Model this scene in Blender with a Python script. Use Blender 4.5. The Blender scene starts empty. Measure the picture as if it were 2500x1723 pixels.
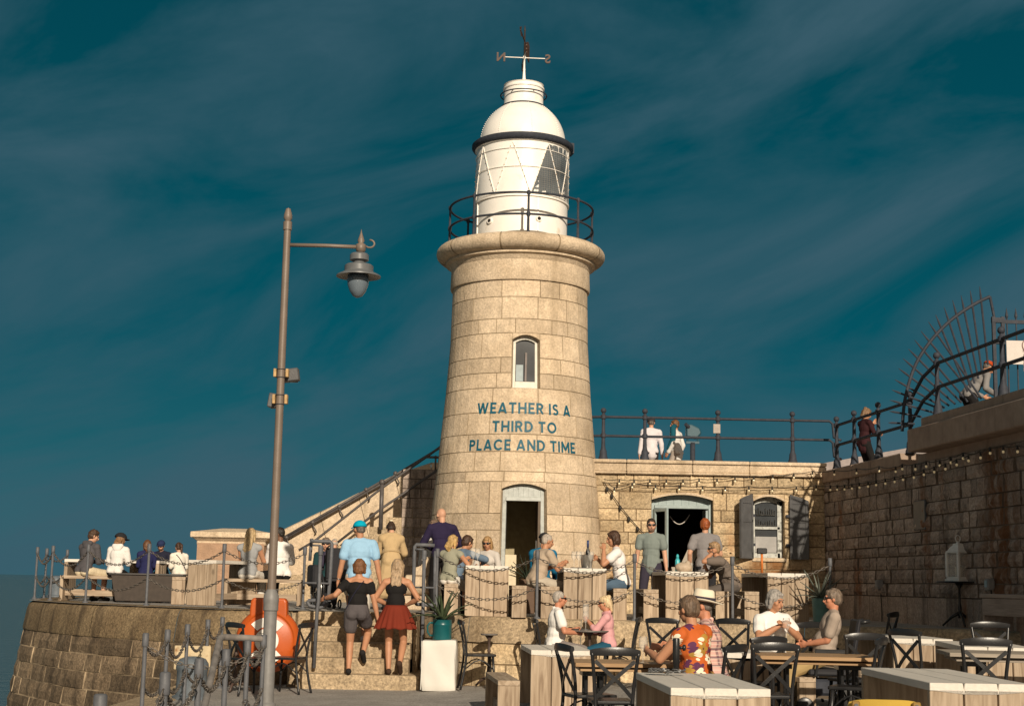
import bpy, bmesh, math, random
from mathutils import Vector, Matrix, Euler
from math import sin, cos, pi, radians as R, atan2, sqrt, hypot
random.seed(7)
SC = bpy.context.scene
COL = SC.collection

# ---------------------------------------------------------------- camera
FPX, PITCH, ROLL, EYE = 3562.0, R(8.98), R(1.10), 1.5      # focal length in pixels of the 2500 px wide photo
cam_d = bpy.data.cameras.new("camera"); cam = bpy.data.objects.new("camera", cam_d); COL.objects.link(cam)
cam_d.sensor_width = 36.0; cam_d.lens = FPX / 2500 * 36.0; cam_d.clip_start = 0.1; cam_d.clip_end = 60000
CAMR = Matrix.Rotation(pi / 2 + PITCH, 3, 'X') @ Matrix.Rotation(ROLL, 3, 'Z')
cam.matrix_world = Matrix.Translation((0, 0, EYE)) @ CAMR.to_4x4()
SC.camera = cam

# ---------------------------------------------------------------- light and sky
SUN_AZ, SUN_EL = R(12.5), R(23)        # sun stands behind the camera, to its right
sun_d = bpy.data.lights.new("sun", 'SUN'); sun = bpy.data.objects.new("sun", sun_d); COL.objects.link(sun)
sun_d.energy = 5.0; sun_d.angle = R(0.5); sun_d.color = (1.0, 0.87, 0.69)
SUND = Vector((sin(SUN_AZ) * cos(SUN_EL), -cos(SUN_AZ) * cos(SUN_EL), sin(SUN_EL)))
sun.rotation_euler = SUND.to_track_quat('Z', 'Y').to_euler()
sun.location = SUND * 60
SC.view_settings.view_transform = 'Standard'; SC.view_settings.look = 'None'
SC.view_settings.exposure = 0.0; SC.view_settings.gamma = 1.0
world = bpy.data.worlds.new("World"); SC.world = world; world.use_nodes = True
def build_world():
    nt = world.node_tree; nt.nodes.clear(); L = nt.links.new
    def N(t, **k):
        n = nt.nodes.new(t)
        for a, b in k.items(): setattr(n, a, b)
        return n
    out = N('ShaderNodeOutputWorld'); bg = N('ShaderNodeBackground'); bg.inputs['Strength'].default_value = 0.1
    L(bg.outputs[0], out.inputs[0])
    sky = N('ShaderNodeTexSky'); sky.sky_type = 'NISHITA'; sky.sun_disc = False
    sky.sun_elevation = SUN_EL; sky.sun_rotation = pi - SUN_AZ; sky.air_density = 1.0; sky.dust_density = 1.5
    tc = N('ShaderNodeTexCoord')
    sep = N('ShaderNodeSeparateXYZ'); L(tc.outputs['Generated'], sep.inputs[0])
    # deep teal evening blue, paler and greyer towards the horizon (values are x10, background strength is 0.1)
    ramp = N('ShaderNodeValToRGB'); L(sep.outputs['Z'], ramp.inputs[0])
    e = ramp.color_ramp.elements
    e[0].position = 0.0; e[0].color = (0.026, 0.140, 0.166, 1)
    e[1].position = 0.5; e[1].color = (0.0, 0.046, 0.070, 1)
    for p, c in ((0.06, (0.015, 0.114, 0.146, 1)), (0.16, (0.0, 0.083, 0.116, 1)), (0.34, (0.0, 0.060, 0.086, 1))):
        q = e.new(p); q.color = c
    # long slanting cloud streaks
    mr0 = N('ShaderNodeMapping'); mr0.inputs['Rotation'].default_value = (0, R(20), 0); L(tc.outputs['Generated'], mr0.inputs[0])
    mp = N('ShaderNodeMapping'); mp.inputs['Scale'].default_value = (1.25, 1.0, 4.2); mp.inputs['Location'].default_value = (0.35, 0.2, 0.1)
    L(mr0.outputs[0], mp.inputs[0])
    nz = N('ShaderNodeTexNoise'); nz.inputs['Scale'].default_value = 2.6; nz.inputs['Detail'].default_value = 7; nz.inputs['Roughness'].default_value = 0.57
    nz.inputs['Distortion'].default_value = 0.5
    L(mp.outputs[0], nz.inputs['Vector'])
    cr = N('ShaderNodeValToRGB'); L(nz.outputs['Fac'], cr.inputs[0])
    cr.color_ramp.elements[0].position = 0.40; cr.color_ramp.elements[0].color = (0, 0, 0, 1)
    cr.color_ramp.elements[1].position = 0.66; cr.color_ramp.elements[1].color = (0.9, 0.9, 0.9, 1)
    cl = N('ShaderNodeMixRGB'); L(cr.outputs[0], cl.inputs['Fac']); L(ramp.outputs[0], cl.inputs['Color1']); cl.inputs['Color2'].default_value = (0.042, 0.106, 0.142, 1)
    # warm bright sky round the low sun, behind the camera
    dot = N('ShaderNodeVectorMath', operation='DOT_PRODUCT'); L(tc.outputs['Generated'], dot.inputs[0]); dot.inputs[1].default_value = SUND
    mr = N('ShaderNodeMapRange'); mr.interpolation_type = 'SMOOTHSTEP'
    L(dot.outputs['Value'], mr.inputs['Value']); mr.inputs['From Min'].default_value = 0.15; mr.inputs['From Max'].default_value = 1.0
    warm = N('ShaderNodeMixRGB'); L(mr.outputs[0], warm.inputs['Fac']); L(cl.outputs[0], warm.inputs['Color1']); warm.inputs['Color2'].default_value = (0.42, 0.325, 0.24, 1)
    x10 = N('ShaderNodeVectorMath', operation='SCALE'); L(warm.outputs[0], x10.inputs[0]); x10.inputs['Scale'].default_value = 10
    mul = N('ShaderNodeMixRGB', blend_type='MULTIPLY'); mul.inputs['Fac'].default_value = 1
    L(sky.outputs[0], mul.inputs['Color1']); mul.inputs['Color2'].default_value = (0.004, 0.006, 0.006, 1)
    add = N('ShaderNodeVectorMath', operation='ADD'); L(x10.outputs[0], add.inputs[0]); L(mul.outputs[0], add.inputs[1])
    L(add.outputs[0], bg.inputs['Color'])
build_world()

# ---------------------------------------------------------------- from the photo's pixels to places
def ray(u, v): return (CAMR @ Vector((u - 1250.0, 861.5 - v, -FPX))).normalized()
def at_y(p, y):
    d = ray(*p); t = y / d.y
    return Vector((d.x * t, y, EYE + d.z * t))
def on_z(p, z):
    d = ray(*p); t = (z - EYE) / d.z
    return Vector((d.x * t, d.y * t, z))
def lerp(a, b, t): return a + (b - a) * t
def interp(x, pts):
    if x <= pts[0][0]: return pts[0][1]
    for (a, fa), (b, fb) in zip(pts, pts[1:]):
        if x <= b: return lerp(fa, fb, (x - a) / (b - a))
    return pts[-1][1]
def sstep(a, b, x):
    t = min(1, max(0, (x - a) / (b - a))); return t * t * (3 - 2 * t)
def zt(x): return interp(x, [(-4, 1.06), (0, 1.03), (3, 1.0), (6, 1.03)])          # terrace floor
def zg(x, y): return 0.045 * max(0, x - 0.2) + 0.1 * sstep(16.5, 19.5, y) * sstep(-1.5, 0.3, x)   # lower quay
def on_t(p):
    z = 1.03
    for _ in range(6): q = on_z(p, z); z = zt(q.x)
    return Vector((q.x, q.y, z))
def on_g(p):
    z = 0.0
    for _ in range(8): q = on_z(p, z); z = zg(q.x, q.y)
    return Vector((q.x, q.y, z))
def _zf(x0, y0, s): return lambda X, Y: (x0 + X / s, y0 + Y / s)
z1 = _zf(0, 1240, 3.304); z2 = _zf(550, 1220, 3.173); z3 = _zf(1000, 1220, 3.173); z4 = _zf(1450, 1180, 3.8)
z5 = _zf(1900, 1220, 3.173); z6 = _zf(1400, 950, 3.3086); z7 = _zf(1900, 650, 2.66); z8 = _zf(1000, 40, 2.418)
y1 = _zf(1000, 600, 2.28); y2 = _zf(600, 480, 3.07); y3 = _zf(600, 1050, 3.86); y4 = _zf(1150, 1400, 4.632)
y5 = _zf(1500, 1400, 4.632); y6 = _zf(2000, 1400, 4.632); y7 = _zf(300, 1480, 5.035)
def V(*a): return Vector(a)

# ---------------------------------------------------------------- mesh builder
class MB:
    def __init__(s): s.v = []; s.f = []; s.m = []; s.r = []; s.cm = 0; s.cr = 0.5
    def add(s, vs, fs):
        o = len(s.v); s.v.extend(tuple(p) for p in vs)
        for f in fs: s.f.append(tuple(i + o for i in f)); s.m.append(s.cm); s.r.append(s.cr)
    def box(s, c, size, rz=0, mtx=None):
        hx, hy, hz = size[0] / 2, size[1] / 2, size[2] / 2
        P = [V(x, y, z) for z in (-hz, hz) for y in (-hy, hy) for x in (-hx, hx)]
        M = mtx if mtx is not None else Matrix.Rotation(rz, 3, 'Z')
        c = Vector(c)
        s.add([c + M @ p for p in P], [(0, 2, 3, 1), (4, 5, 7, 6), (0, 1, 5, 4), (2, 6, 7, 3), (0, 4, 6, 2), (1, 3, 7, 5)])
        return s
    def bar(s, a, b, w, h, up=V(0, 0, 1)):
        a, b = Vector(a), Vector(b); d = b - a; L = d.length; d.normalize()
        x = d.cross(up)
        if x.length < 1e-4: x = d.cross(V(0, 1, 0))
        x.normalize(); z = x.cross(d)
        M = Matrix((x, d, z)).transposed()
        return s.box((a + b) / 2, (w, L, h), mtx=M)
    def tube(s, pts, r, n=8, closed=False, cap=True):
        pts = [Vector(p) for p in pts]; N = len(pts)
        rs = r if isinstance(r, (list, tuple)) else [r] * N
        prev = None; vs = []
        for i, p in enumerate(pts):
            if closed: d = pts[(i + 1) % N] - pts[i - 1]
            else: d = pts[min(i + 1, N - 1)] - pts[max(i - 1, 0)]
            if d.length < 1e-9: d = V(0, 0, 1)
            d.normalize()
            if prev is None:
                x = d.cross(V(0, 0, 1))
                if x.length < 1e-3: x = d.cross(V(0, 1, 0))
            else: x = prev - d * prev.dot(d)
            if x.length < 1e-6: x = d.orthogonal()
            x.normalize(); prev = x; y = d.cross(x)
            for k in range(n):
                a = 2 * pi * k / n; vs.append(p + (x * cos(a) + y * sin(a)) * rs[i])
        fs = []
        for i in range(N if closed else N - 1):
            j = (i + 1) % N
            for k in range(n):
                l = (k + 1) % n
                fs.append((i * n + k, i * n + l, j * n + l, j * n + k))
        if cap and not closed:
            fs.append(tuple(range(n - 1, -1, -1))); fs.append(tuple((N - 1) * n + k for k in range(n)))
        s.add(vs, fs); return s
    def lathe(s, prof, n=24, c=(0, 0, 0), axis='Z', a0=0, a1=2 * pi):
        c = Vector(c); full = abs(a1 - a0 - 2 * pi) < 1e-6; m = n if full else n + 1; vs = []
        for r, z in prof:
            for k in range(m):
                a = a0 + (a1 - a0) * k / n
                p = V(r * cos(a), r * sin(a), z)
                if axis == 'Y': p = V(p.x, p.z, p.y)
                if axis == 'X': p = V(p.z, p.x, p.y)
                vs.append(c + p)
        fs = []
        for i in range(len(prof) - 1):
            for k in range(n):
                l = (k + 1) % m
                fs.append((i * m + k, i * m + l, (i + 1) * m + l, (i + 1) * m + k))
        if full:
            if prof[0][0] > 1e-5: fs.append(tuple(range(m - 1, -1, -1)))
            if prof[-1][0] > 1e-5: fs.append(tuple((len(prof) - 1) * m + k for k in range(m)))
        s.add(vs, fs); return s
    def ell(s, c, r, n=12, mtx=None):
        c = Vector(c); r = r if isinstance(r, (tuple, list)) else (r, r, r); h = n // 2 + 1; vs = []
        M = mtx if mtx is not None else Matrix.Identity(3)
        for i in range(h + 1):
            t = pi * i / h
            for k in range(n):
                a = 2 * pi * k / n
                vs.append(c + M @ V(r[0] * sin(t) * cos(a), r[1] * sin(t) * sin(a), -r[2] * cos(t)))
        fs = []
        for i in range(h):
            for k in range(n):
                l = (k + 1) % n; fs.append((i * n + k, i * n + l, (i + 1) * n + l, (i + 1) * n + k))
        s.add(vs, fs); return s
    def caps(s, a, b, ra, rb, n=10):                        # tapered limb with round ends
        a, b = Vector(a), Vector(b); d = b - a
        if d.length < 1e-5: return s.ell(a, max(ra, rb), n)
        u = d.normalized(); pts = []; rs = []
        for t in (0.05, 0.5, 0.866): pts.append(a - u * ra * cos(math.asin(t))); rs.append(ra * t)
        pts.append(a); rs.append(ra); pts.append(b); rs.append(rb)
        for t in (0.866, 0.5, 0.05): pts.append(b + u * rb * cos(math.asin(t))); rs.append(rb * t)
        return s.tube(pts, rs, n)
    def prism(s, poly, f0, f1):                             # poly: 2-D outline; f0/f1 map it to the two faces
        n = len(poly)
        s.add([f0(*p) for p in poly] + [f1(*p) for p in poly],
              [tuple(range(n - 1, -1, -1)), tuple(range(n, 2 * n))] + [(i, (i + 1) % n, n + (i + 1) % n, n + i) for i in range(n)])
        return s
    def build(s, name, mats, parent=None, smooth=False, bevel=0, loc=None, autosm=None, seg=1):
        me = bpy.data.meshes.new(name); me.from_pydata(s.v, [], s.f)
        ms = mats if isinstance(mats, (list, tuple)) else [mats]
        for m in ms: me.materials.append(m)
        if len(ms) > 1: me.polygons.foreach_set('material_index', s.m)
        at = me.attributes.new('rnd', 'FLOAT', 'FACE'); at.data.foreach_set('value', s.r)
        bm = bmesh.new(); bm.from_mesh(me); bmesh.ops.recalc_face_normals(bm, faces=bm.faces)
        if any(len(f.verts) > 4 for f in bm.faces):
            bmesh.ops.triangulate(bm, faces=[f for f in bm.faces if len(f.verts) > 8], ngon_method='EAR_CLIP')
        bm.to_mesh(me); bm.free()
        if smooth:
            me.polygons.foreach_set('use_smooth', [True] * len(me.polygons))
            if autosm: me.set_sharp_from_angle(angle=R(autosm))
        me.update()
        o = bpy.data.objects.new(name, me); COL.objects.link(o)
        if parent is not None: o.parent = parent
        if loc is not None: o.location = loc
        if bevel:
            b = o.modifiers.new('bevel', 'BEVEL'); b.width = bevel; b.segments = seg; b.limit_method = 'ANGLE'; b.angle_limit = R(40)
        return o

def tag(o, label, cat, group=None):
    o['label'] = label; o['category'] = cat
    if group: o['group'] = group
    return o
def thing(name, label, cat, loc=(0, 0, 0), rz=0, group=None):
    o = bpy.data.objects.new(name, None); COL.objects.link(o); o.empty_display_size = 0.2
    o.location = loc; o.rotation_euler = (0, 0, rz); return tag(o, label, cat, group)
def kids(o): return [c for c in bpy.data.objects if c.parent is o]
def dup(root, loc, rz, label, group=None, tree=None):
    def cp(o, par):
        c = o.copy(); COL.objects.link(c); c.parent = par
        for k in tree_of[o.name]: cp(k, c)
        return c
    tree_of = {}
    def scan(o):
        tree_of[o.name] = list(o.children)
        for k in o.children: scan(k)
    scan(root)
    r = cp(root, None); r.location = loc; r.rotation_euler = (0, 0, rz); r['label'] = label
    if group: r['group'] = group
    return r
def structure(o): o['kind'] = 'structure'; return o
def stuff(o): o['kind'] = 'stuff'; return o

# ---------------------------------------------------------------- materials
def newmat(name):
    m = bpy.data.materials.new(name); m.use_nodes = True; nt = m.node_tree
    return m, nt, nt.nodes['Principled BSDF']
def node(nt, t, **k):
    n = nt.nodes.new(t)
    for a, b in k.items(): setattr(n, a, b)
    return n
def plain(name, c, rough=0.6, var=0.12, scale=12, bump=0.0, bscale=60, metal=0.0, spec=0.4, stretch=None, dirt=None, rnd=0.0):
    m, nt, p = newmat(name); L = nt.links.new
    tc = node(nt, 'ShaderNodeTexCoord'); vec = tc.outputs['Object']
    if stretch:
        mp = node(nt, 'ShaderNodeMapping'); mp.inputs['Scale'].default_value = stretch; L(vec, mp.inputs[0]); vec = mp.outputs[0]
    nz = node(nt, 'ShaderNodeTexNoise'); nz.inputs['Scale'].default_value = scale; nz.inputs['Detail'].default_value = 5; L(vec, nz.inputs['Vector'])
    rp = node(nt, 'ShaderNodeValToRGB'); L(nz.outputs['Fac'], rp.inputs[0])
    e = rp.color_ramp.elements; e[0].position = 0.3; e[1].position = 0.7
    e[0].color = tuple(max(0, x * (1 - var)) for x in c[:3]) + (1,); e[1].color = tuple(min(1, x * (1 + var)) for x in c[:3]) + (1,)
    col = rp.outputs[0]
    if dirt:
        n2 = node(nt, 'ShaderNodeTexNoise'); n2.inputs['Scale'].default_value = dirt[1]; n2.inputs['Detail'].default_value = 6; L(tc.outputs['Object'], n2.inputs['Vector'])
        r2 = node(nt, 'ShaderNodeValToRGB'); L(n2.outputs['Fac'], r2.inputs[0]); r2.color_ramp.elements[0].position = dirt[2]; r2.color_ramp.elements[1].position = dirt[2] + 0.12
        mx = node(nt, 'ShaderNodeMixRGB'); L(r2.outputs[0], mx.inputs['Fac']); L(col, mx.inputs['Color1']); mx.inputs['Color2'].default_value = tuple(dirt[0]) + (1,)
        col = mx.outputs[0]
    if rnd:
        at = node(nt, 'ShaderNodeAttribute'); at.attribute_name = 'rnd'
        mr = node(nt, 'ShaderNodeMapRange'); L(at.outputs['Fac'], mr.inputs['Value']); mr.inputs['To Min'].default_value = 1 - rnd; mr.inputs['To Max'].default_value = 1 + rnd
        sc = node(nt, 'ShaderNodeVectorMath', operation='SCALE'); L(col, sc.inputs[0]); L(mr.outputs[0], sc.inputs['Scale']); col = sc.outputs[0]
    L(col, p.inputs['Base Color'])
    p.inputs['Roughness'].default_value = rough; p.inputs['Metallic'].default_value = metal; p.inputs['Specular IOR Level'].default_value = spec
    if bump:
        n3 = node(nt, 'ShaderNodeTexNoise'); n3.inputs['Scale'].default_value = bscale; n3.inputs['Detail'].default_value = 6; L(vec, n3.inputs['Vector'])
        b = node(nt, 'ShaderNodeBump'); b.inputs['Strength'].default_value = bump; b.inputs['Distance'].default_value = 0.02; L(n3.outputs['Fac'], b.inputs['Height']); L(b.outputs[0], p.inputs['Normal'])
    return m
def stone(name, c, c2, speck=0.25, var=0.22, streak=None, rust=None, bump=0.5, bscale=18, rough=0.85, fine=90, band=None):
    """granite: per-block tone ('rnd'), mineral speckle, blotches, weather streaks running down, rusty stains"""
    m, nt, p = newmat(name); L = nt.links.new
    tc = node(nt, 'ShaderNodeTexCoord'); ob = tc.outputs['Object']
    def noise(sc, det=4, vec=ob, ro=0.55):
        n = node(nt, 'ShaderNodeTexNoise'); n.inputs['Scale'].default_value = sc; n.inputs['Detail'].default_value = det; n.inputs['Roughness'].default_value = ro
        L(vec, n.inputs['Vector']); return n.outputs['Fac']
    def rng(v, a, b, c_, d):
        r = node(nt, 'ShaderNodeMapRange'); L(v, r.inputs['Value'])
        for k, x in zip(('From Min', 'From Max', 'To Min', 'To Max'), (a, b, c_, d)): r.inputs[k].default_value = x
        return r.outputs[0]
    def mix(f, a, b):
        n = node(nt, 'ShaderNodeMixRGB'); L(f, n.inputs['Fac'])
        for s_, x in (('Color1', a), ('Color2', b)):
            if isinstance(x, tuple): n.inputs[s_].default_value = x + (1,)
            else: L(x, n.inputs[s_])
        return n.outputs[0]
    def scale(colr, f):
        n = node(nt, 'ShaderNodeVectorMath', operation='SCALE'); L(colr, n.inputs[0]); L(f, n.inputs['Scale']); return n.outputs[0]
    col = mix(rng(noise(1.7, 6), 0.35, 0.68, 0, 1), tuple(c), tuple(c2))
    at = node(nt, 'ShaderNodeAttribute'); at.attribute_name = 'rnd'
    col = scale(col, rng(at.outputs['Fac'], 0, 1, 1 - var, 1 + var))
    col = scale(col, rng(noise(fine, 3, ro=0.7), 0.3, 0.7, 1 - speck, 1 + speck))
    col = scale(col, rng(noise(7, 5), 0.3, 0.7, 0.86, 1.12))
    if streak:
        mp = node(nt, 'ShaderNodeMapping'); mp.inputs['Scale'].default_value = (2.4, 2.4, 0.22); L(ob, mp.inputs[0])
        col = mix(rng(noise(1.6, 7, mp.outputs[0]), streak[1], streak[1] + 0.16, 0, streak[2]), col, tuple(streak[0]))
    if rust:
        mp2 = node(nt, 'ShaderNodeMapping'); mp2.inputs['Scale'].default_value = (1.3, 1.3, 0.3); mp2.inputs['Location'].default_value = (3.1, 1.7, 0.4); L(ob, mp2.inputs[0])
        col = mix(rng(noise(1.5, 6, mp2.outputs[0]), rust[1], rust[1] + 0.12, 0, rust[2]), col, tuple(rust[0]))
    if band:                                                    # a rusty run-off stain at one place: axis, centre, half width, top, colour
        sp = node(nt, 'ShaderNodeSeparateXYZ'); L(ob, sp.inputs[0])
        df = node(nt, 'ShaderNodeMath', operation='SUBTRACT'); L(sp.outputs[band[0]], df.inputs[0]); df.inputs[1].default_value = band[1]
        ab = node(nt, 'ShaderNodeMath', operation='ABSOLUTE'); L(df.outputs[0], ab.inputs[0])
        mp3 = node(nt, 'ShaderNodeMapping'); mp3.inputs['Scale'].default_value = (4, 4, 0.5); L(ob, mp3.inputs[0])
        m1 = node(nt, 'ShaderNodeMath', operation='MULTIPLY'); L(rng(ab.outputs[0], band[2] * .3, band[2], 1, 0), m1.inputs[0]); L(rng(noise(1.6, 6, mp3.outputs[0]), 0.36, 0.56, 0, 1), m1.inputs[1])
        m2 = node(nt, 'ShaderNodeMath', operation='MULTIPLY'); L(m1.outputs[0], m2.inputs[0]); L(rng(sp.outputs['Z'], band[3], band[3] + .1, .9, 0), m2.inputs[1])
        col = mix(m2.outputs[0], col, tuple(band[4]))
    L(col, p.inputs['Base Color']); p.inputs['Roughness'].default_value = rough; p.inputs['Specular IOR Level'].default_value = 0.25
    b = node(nt, 'ShaderNodeBump'); b.inputs['Strength'].default_value = bump; b.inputs['Distance'].default_value = 0.025
    ad = node(nt, 'ShaderNodeMath', operation='ADD'); L(noise(bscale, 6, ro=0.65), ad.inputs[0]); L(rng(noise(fine, 2), 0, 1, 0, 0.25), ad.inputs[1])
    L(ad.outputs[0], b.inputs['Height']); L(b.outputs[0], p.inputs['Normal'])
    return m
def glassmat(name, tint=(1, 1, 1), alpha=0.25, rough=0.03):
    m, nt, p = newmat(name); L = nt.links.new
    tr = node(nt, 'ShaderNodeBsdfTransparent'); tr.inputs[0].default_value = tint + (1,)
    gl = node(nt, 'ShaderNodeBsdfGlossy'); gl.inputs['Roughness'].default_value = rough
    lw = node(nt, 'ShaderNodeLayerWeight'); lw.inputs['Blend'].default_value = alpha
    nz = node(nt, 'ShaderNodeTexNoise'); nz.inputs['Scale'].default_value = 3
    mx = node(nt, 'ShaderNodeMixShader'); L(lw.outputs['Fresnel'], mx.inputs[0]); L(tr.outputs[0], mx.inputs[1]); L(gl.outputs[0], mx.inputs[2])
    df = node(nt, 'ShaderNodeBsdfDiffuse'); df.inputs[0].default_value = (.85, .82, .76, 1)
    m2 = node(nt, 'ShaderNodeMixShader'); m2.inputs[0].default_value = .16; L(mx.outputs[0], m2.inputs[1]); L(df.outputs[0], m2.inputs[2])
    L(m2.outputs[0], nt.nodes['Material Output'].inputs['Surface'])
    return m
def woodmat(name, c, c2, rough=0.7, knots=True, rnd=0.12, axis=(9, 9, 0.7)):
    """weathered timber, grain along local Z (axis gives the stretch), knots and grain rings"""
    m, nt, p = newmat(name); L = nt.links.new
    tc = node(nt, 'ShaderNodeTexCoord'); at = node(nt, 'ShaderNodeAttribute'); at.attribute_name = 'rnd'
    off = node(nt, 'ShaderNodeVectorMath', operation='SCALE'); off.inputs[0].default_value = (13, 7, 5); L(at.outputs['Fac'], off.inputs['Scale'])
    ad = node(nt, 'ShaderNodeVectorMath', operation='ADD'); L(tc.outputs['Object'], ad.inputs[0]); L(off.outputs[0], ad.inputs[1])
    mp = node(nt, 'ShaderNodeMapping'); mp.inputs['Scale'].default_value = axis; L(ad.outputs[0], mp.inputs[0])
    n1 = node(nt, 'ShaderNodeTexNoise'); n1.inputs['Scale'].default_value = 2.2; n1.inputs['Detail'].default_value = 7; n1.inputs['Distortion'].default_value = 1.1; L(mp.outputs[0], n1.inputs['Vector'])
    r1 = node(nt, 'ShaderNodeValToRGB'); L(n1.outputs['Fac'], r1.inputs[0]); e = r1.color_ramp.elements
    e[0].position = 0.32; e[0].color = tuple(c2) + (1,); e[1].position = 0.62; e[1].color = tuple(c) + (1,)
    col = r1.outputs[0]
    if knots:
        mk = node(nt, 'ShaderNodeMapping'); mk.inputs['Scale'].default_value = tuple(1 if a > 3 else 0.5 for a in axis); L(ad.outputs[0], mk.inputs[0])
        vo = node(nt, 'ShaderNodeTexVoronoi'); vo.inputs['Scale'].default_value = 3.6; L(mk.outputs[0], vo.inputs['Vector'])
        rk = node(nt, 'ShaderNodeValToRGB'); L(vo.outputs['Distance'], rk.inputs[0]); k = rk.color_ramp.elements
        k[0].position = 0.05; k[0].color = (0.6, 0.6, 0.6, 1); k[1].position = 0.12; k[1].color = (0, 0, 0, 1)
        mx = node(nt, 'ShaderNodeMixRGB'); L(rk.outputs[0], mx.inputs['Fac']); L(col, mx.inputs['Color1']); mx.inputs['Color2'].default_value = tuple(x * 0.45 for x in c2) + (1,)
        col = mx.outputs[0]
    mr = node(nt, 'ShaderNodeMapRange'); L(at.outputs['Fac'], mr.inputs['Value']); mr.inputs['To Min'].default_value = 1 - rnd; mr.inputs['To Max'].default_value = 1 + rnd
    sc = node(nt, 'ShaderNodeVectorMath', operation='SCALE'); L(col, sc.inputs[0]); L(mr.outputs[0], sc.inputs['Scale'])
    L(sc.outputs[0], p.inputs['Base Color']); p.inputs['Roughness'].default_value = rough; p.inputs['Specular IOR Level'].default_value = 0.25
    b = node(nt, 'ShaderNodeBump'); b.inputs['Strength'].default_value = 0.25; b.inputs['Distance'].default_value = 0.01; L(n1.outputs['Fac'], b.inputs['Height']); L(b.outputs[0], p.inputs['Normal'])
    return m

M = {}
M['granite'] = stone('pale granite', (0.590, 0.470, 0.338), (0.475, 0.368, 0.252), speck=0.24, var=0.15, streak=((0.31, 0.235, 0.15), 0.55, 0.6), bump=0.5, bscale=24, fine=30)
M['rough'] = stone('rock faced granite', (0.52, 0.405, 0.26), (0.38, 0.28, 0.165), speck=0.42, var=0.22, streak=((0.19, 0.125, 0.07), 0.57, 0.5), rust=((0.36, 0.16, 0.05), 0.62, 0.5), bump=1.0, bscale=14, fine=26, band=('X', 4.7, .75, 2.02, (.20, .085, .025)))
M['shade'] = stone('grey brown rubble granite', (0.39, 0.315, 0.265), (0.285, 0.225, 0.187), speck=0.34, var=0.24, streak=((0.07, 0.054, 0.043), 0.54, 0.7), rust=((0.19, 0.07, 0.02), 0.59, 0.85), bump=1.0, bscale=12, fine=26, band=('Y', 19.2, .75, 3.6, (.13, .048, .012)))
M['quay'] = stone('weathered quay granite', (0.205, 0.15, 0.096), (0.12, 0.086, 0.054), speck=0.50, var=0.40, streak=((0.05, 0.036, 0.024), 0.50, 0.75), rust=((0.32, 0.235, 0.14), 0.62, 0.65), bump=1.0, bscale=14, fine=26)
M['cap'] = stone('quay cap stone', (0.245, 0.178, 0.102), (0.175, 0.122, 0.068), speck=0.46, var=0.12, streak=((0.065, 0.045, 0.028), 0.50, 0.8), bump=0.6, bscale=30, fine=28)
M['step'] = stone('step granite', (0.43, 0.33, 0.215), (0.31, 0.232, 0.145), speck=0.44, var=0.12, streak=((0.15, 0.10, 0.055), 0.57, 0.55), bump=0.5, bscale=30, fine=28)
M['mortar'] = stone('dark tower joint', (0.37, 0.285, 0.185), (0.21, 0.155, 0.095), var=0.02)
M['palejoint'] = stone('pale lime joint', (0.36, 0.275, 0.18), (0.12, 0.088, 0.055), var=0.02, speck=0.3, fine=9)
M['darkjoint'] = stone('dirty joint', (0.17, 0.13, 0.10), (0.10, 0.075, 0.056), var=0.02)
M['midjoint'] = stone('sandy joint', (0.34, 0.25, 0.15), (0.24, 0.17, 0.10), var=0.02)
M['conc'] = stone('stained concrete', (0.36, 0.27, 0.21), (0.29, 0.21, 0.165), speck=0.1, var=0.04, streak=((0.15, 0.11, 0.08), 0.58, 0.6), bump=0.3, bscale=8)
M['asphalt'] = stone('grey asphalt', (0.34, 0.315, 0.285), (0.27, 0.248, 0.224), speck=0.45, var=0.0, bump=0.5, bscale=60, fine=45)
M['render'] = stone('grey render', (0.30, 0.26, 0.25), (0.25, 0.215, 0.205), speck=0.15, var=0.02, bump=0.3)
M['white'] = plain('white paint', (0.84, 0.80, 0.74), rough=0.38, var=0.05, scale=3, bump=0.05, bscale=25, dirt=((0.62, 0.50, 0.36), 2.2, 0.66))
M['iron'] = plain('blue grey iron paint', (0.105, 0.108, 0.118), rough=0.5, spec=0.25, var=0.18, scale=14, bump=0.12, bscale=50, dirt=((0.17, 0.11, 0.075), 6, 0.68))
M['iron2'] = plain('dark railing paint', (0.040, 0.044, 0.056), rough=0.6, var=0.2, scale=14, bump=0.06, bscale=50, spec=0.15)
M['black'] = plain('black paint', (0.018, 0.018, 0.019), rough=0.32, var=0.25, scale=9, bump=0.05, bscale=60)
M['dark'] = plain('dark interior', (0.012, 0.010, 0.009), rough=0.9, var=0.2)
M['teal'] = plain('teal lettering paint', (0.003, 0.088, 0.135), rough=0.6, var=0.18, scale=25)
M['frame'] = plain('grey green frame paint', (0.27, 0.33, 0.33), rough=0.45, var=0.1, scale=10, bump=0.1, bscale=40)
M['shutter'] = plain('charcoal shutter paint', (0.085, 0.085, 0.088), rough=0.5, var=0.15, scale=8, bump=0.1, bscale=40)
M['pole'] = plain('taupe lamp paint', (0.165, 0.128, 0.102), rough=0.45, var=0.10, scale=5, bump=0.06, bscale=40)
M['lampgrey'] = plain('lamp grey', (0.12, 0.125, 0.13), rough=0.4, var=0.1)
M['chain'] = plain('galvanised chain', (0.15, 0.13, 0.112), rough=0.5, var=0.3, scale=30, metal=0.35)
M['wood'] = woodmat('weathered planks', (0.43, 0.335, 0.24), (0.25, 0.18, 0.12))
M['woodh'] = woodmat('weathered planks lying', (0.42, 0.33, 0.24), (0.26, 0.19, 0.13), axis=(9, 0.7, 9))
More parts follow.
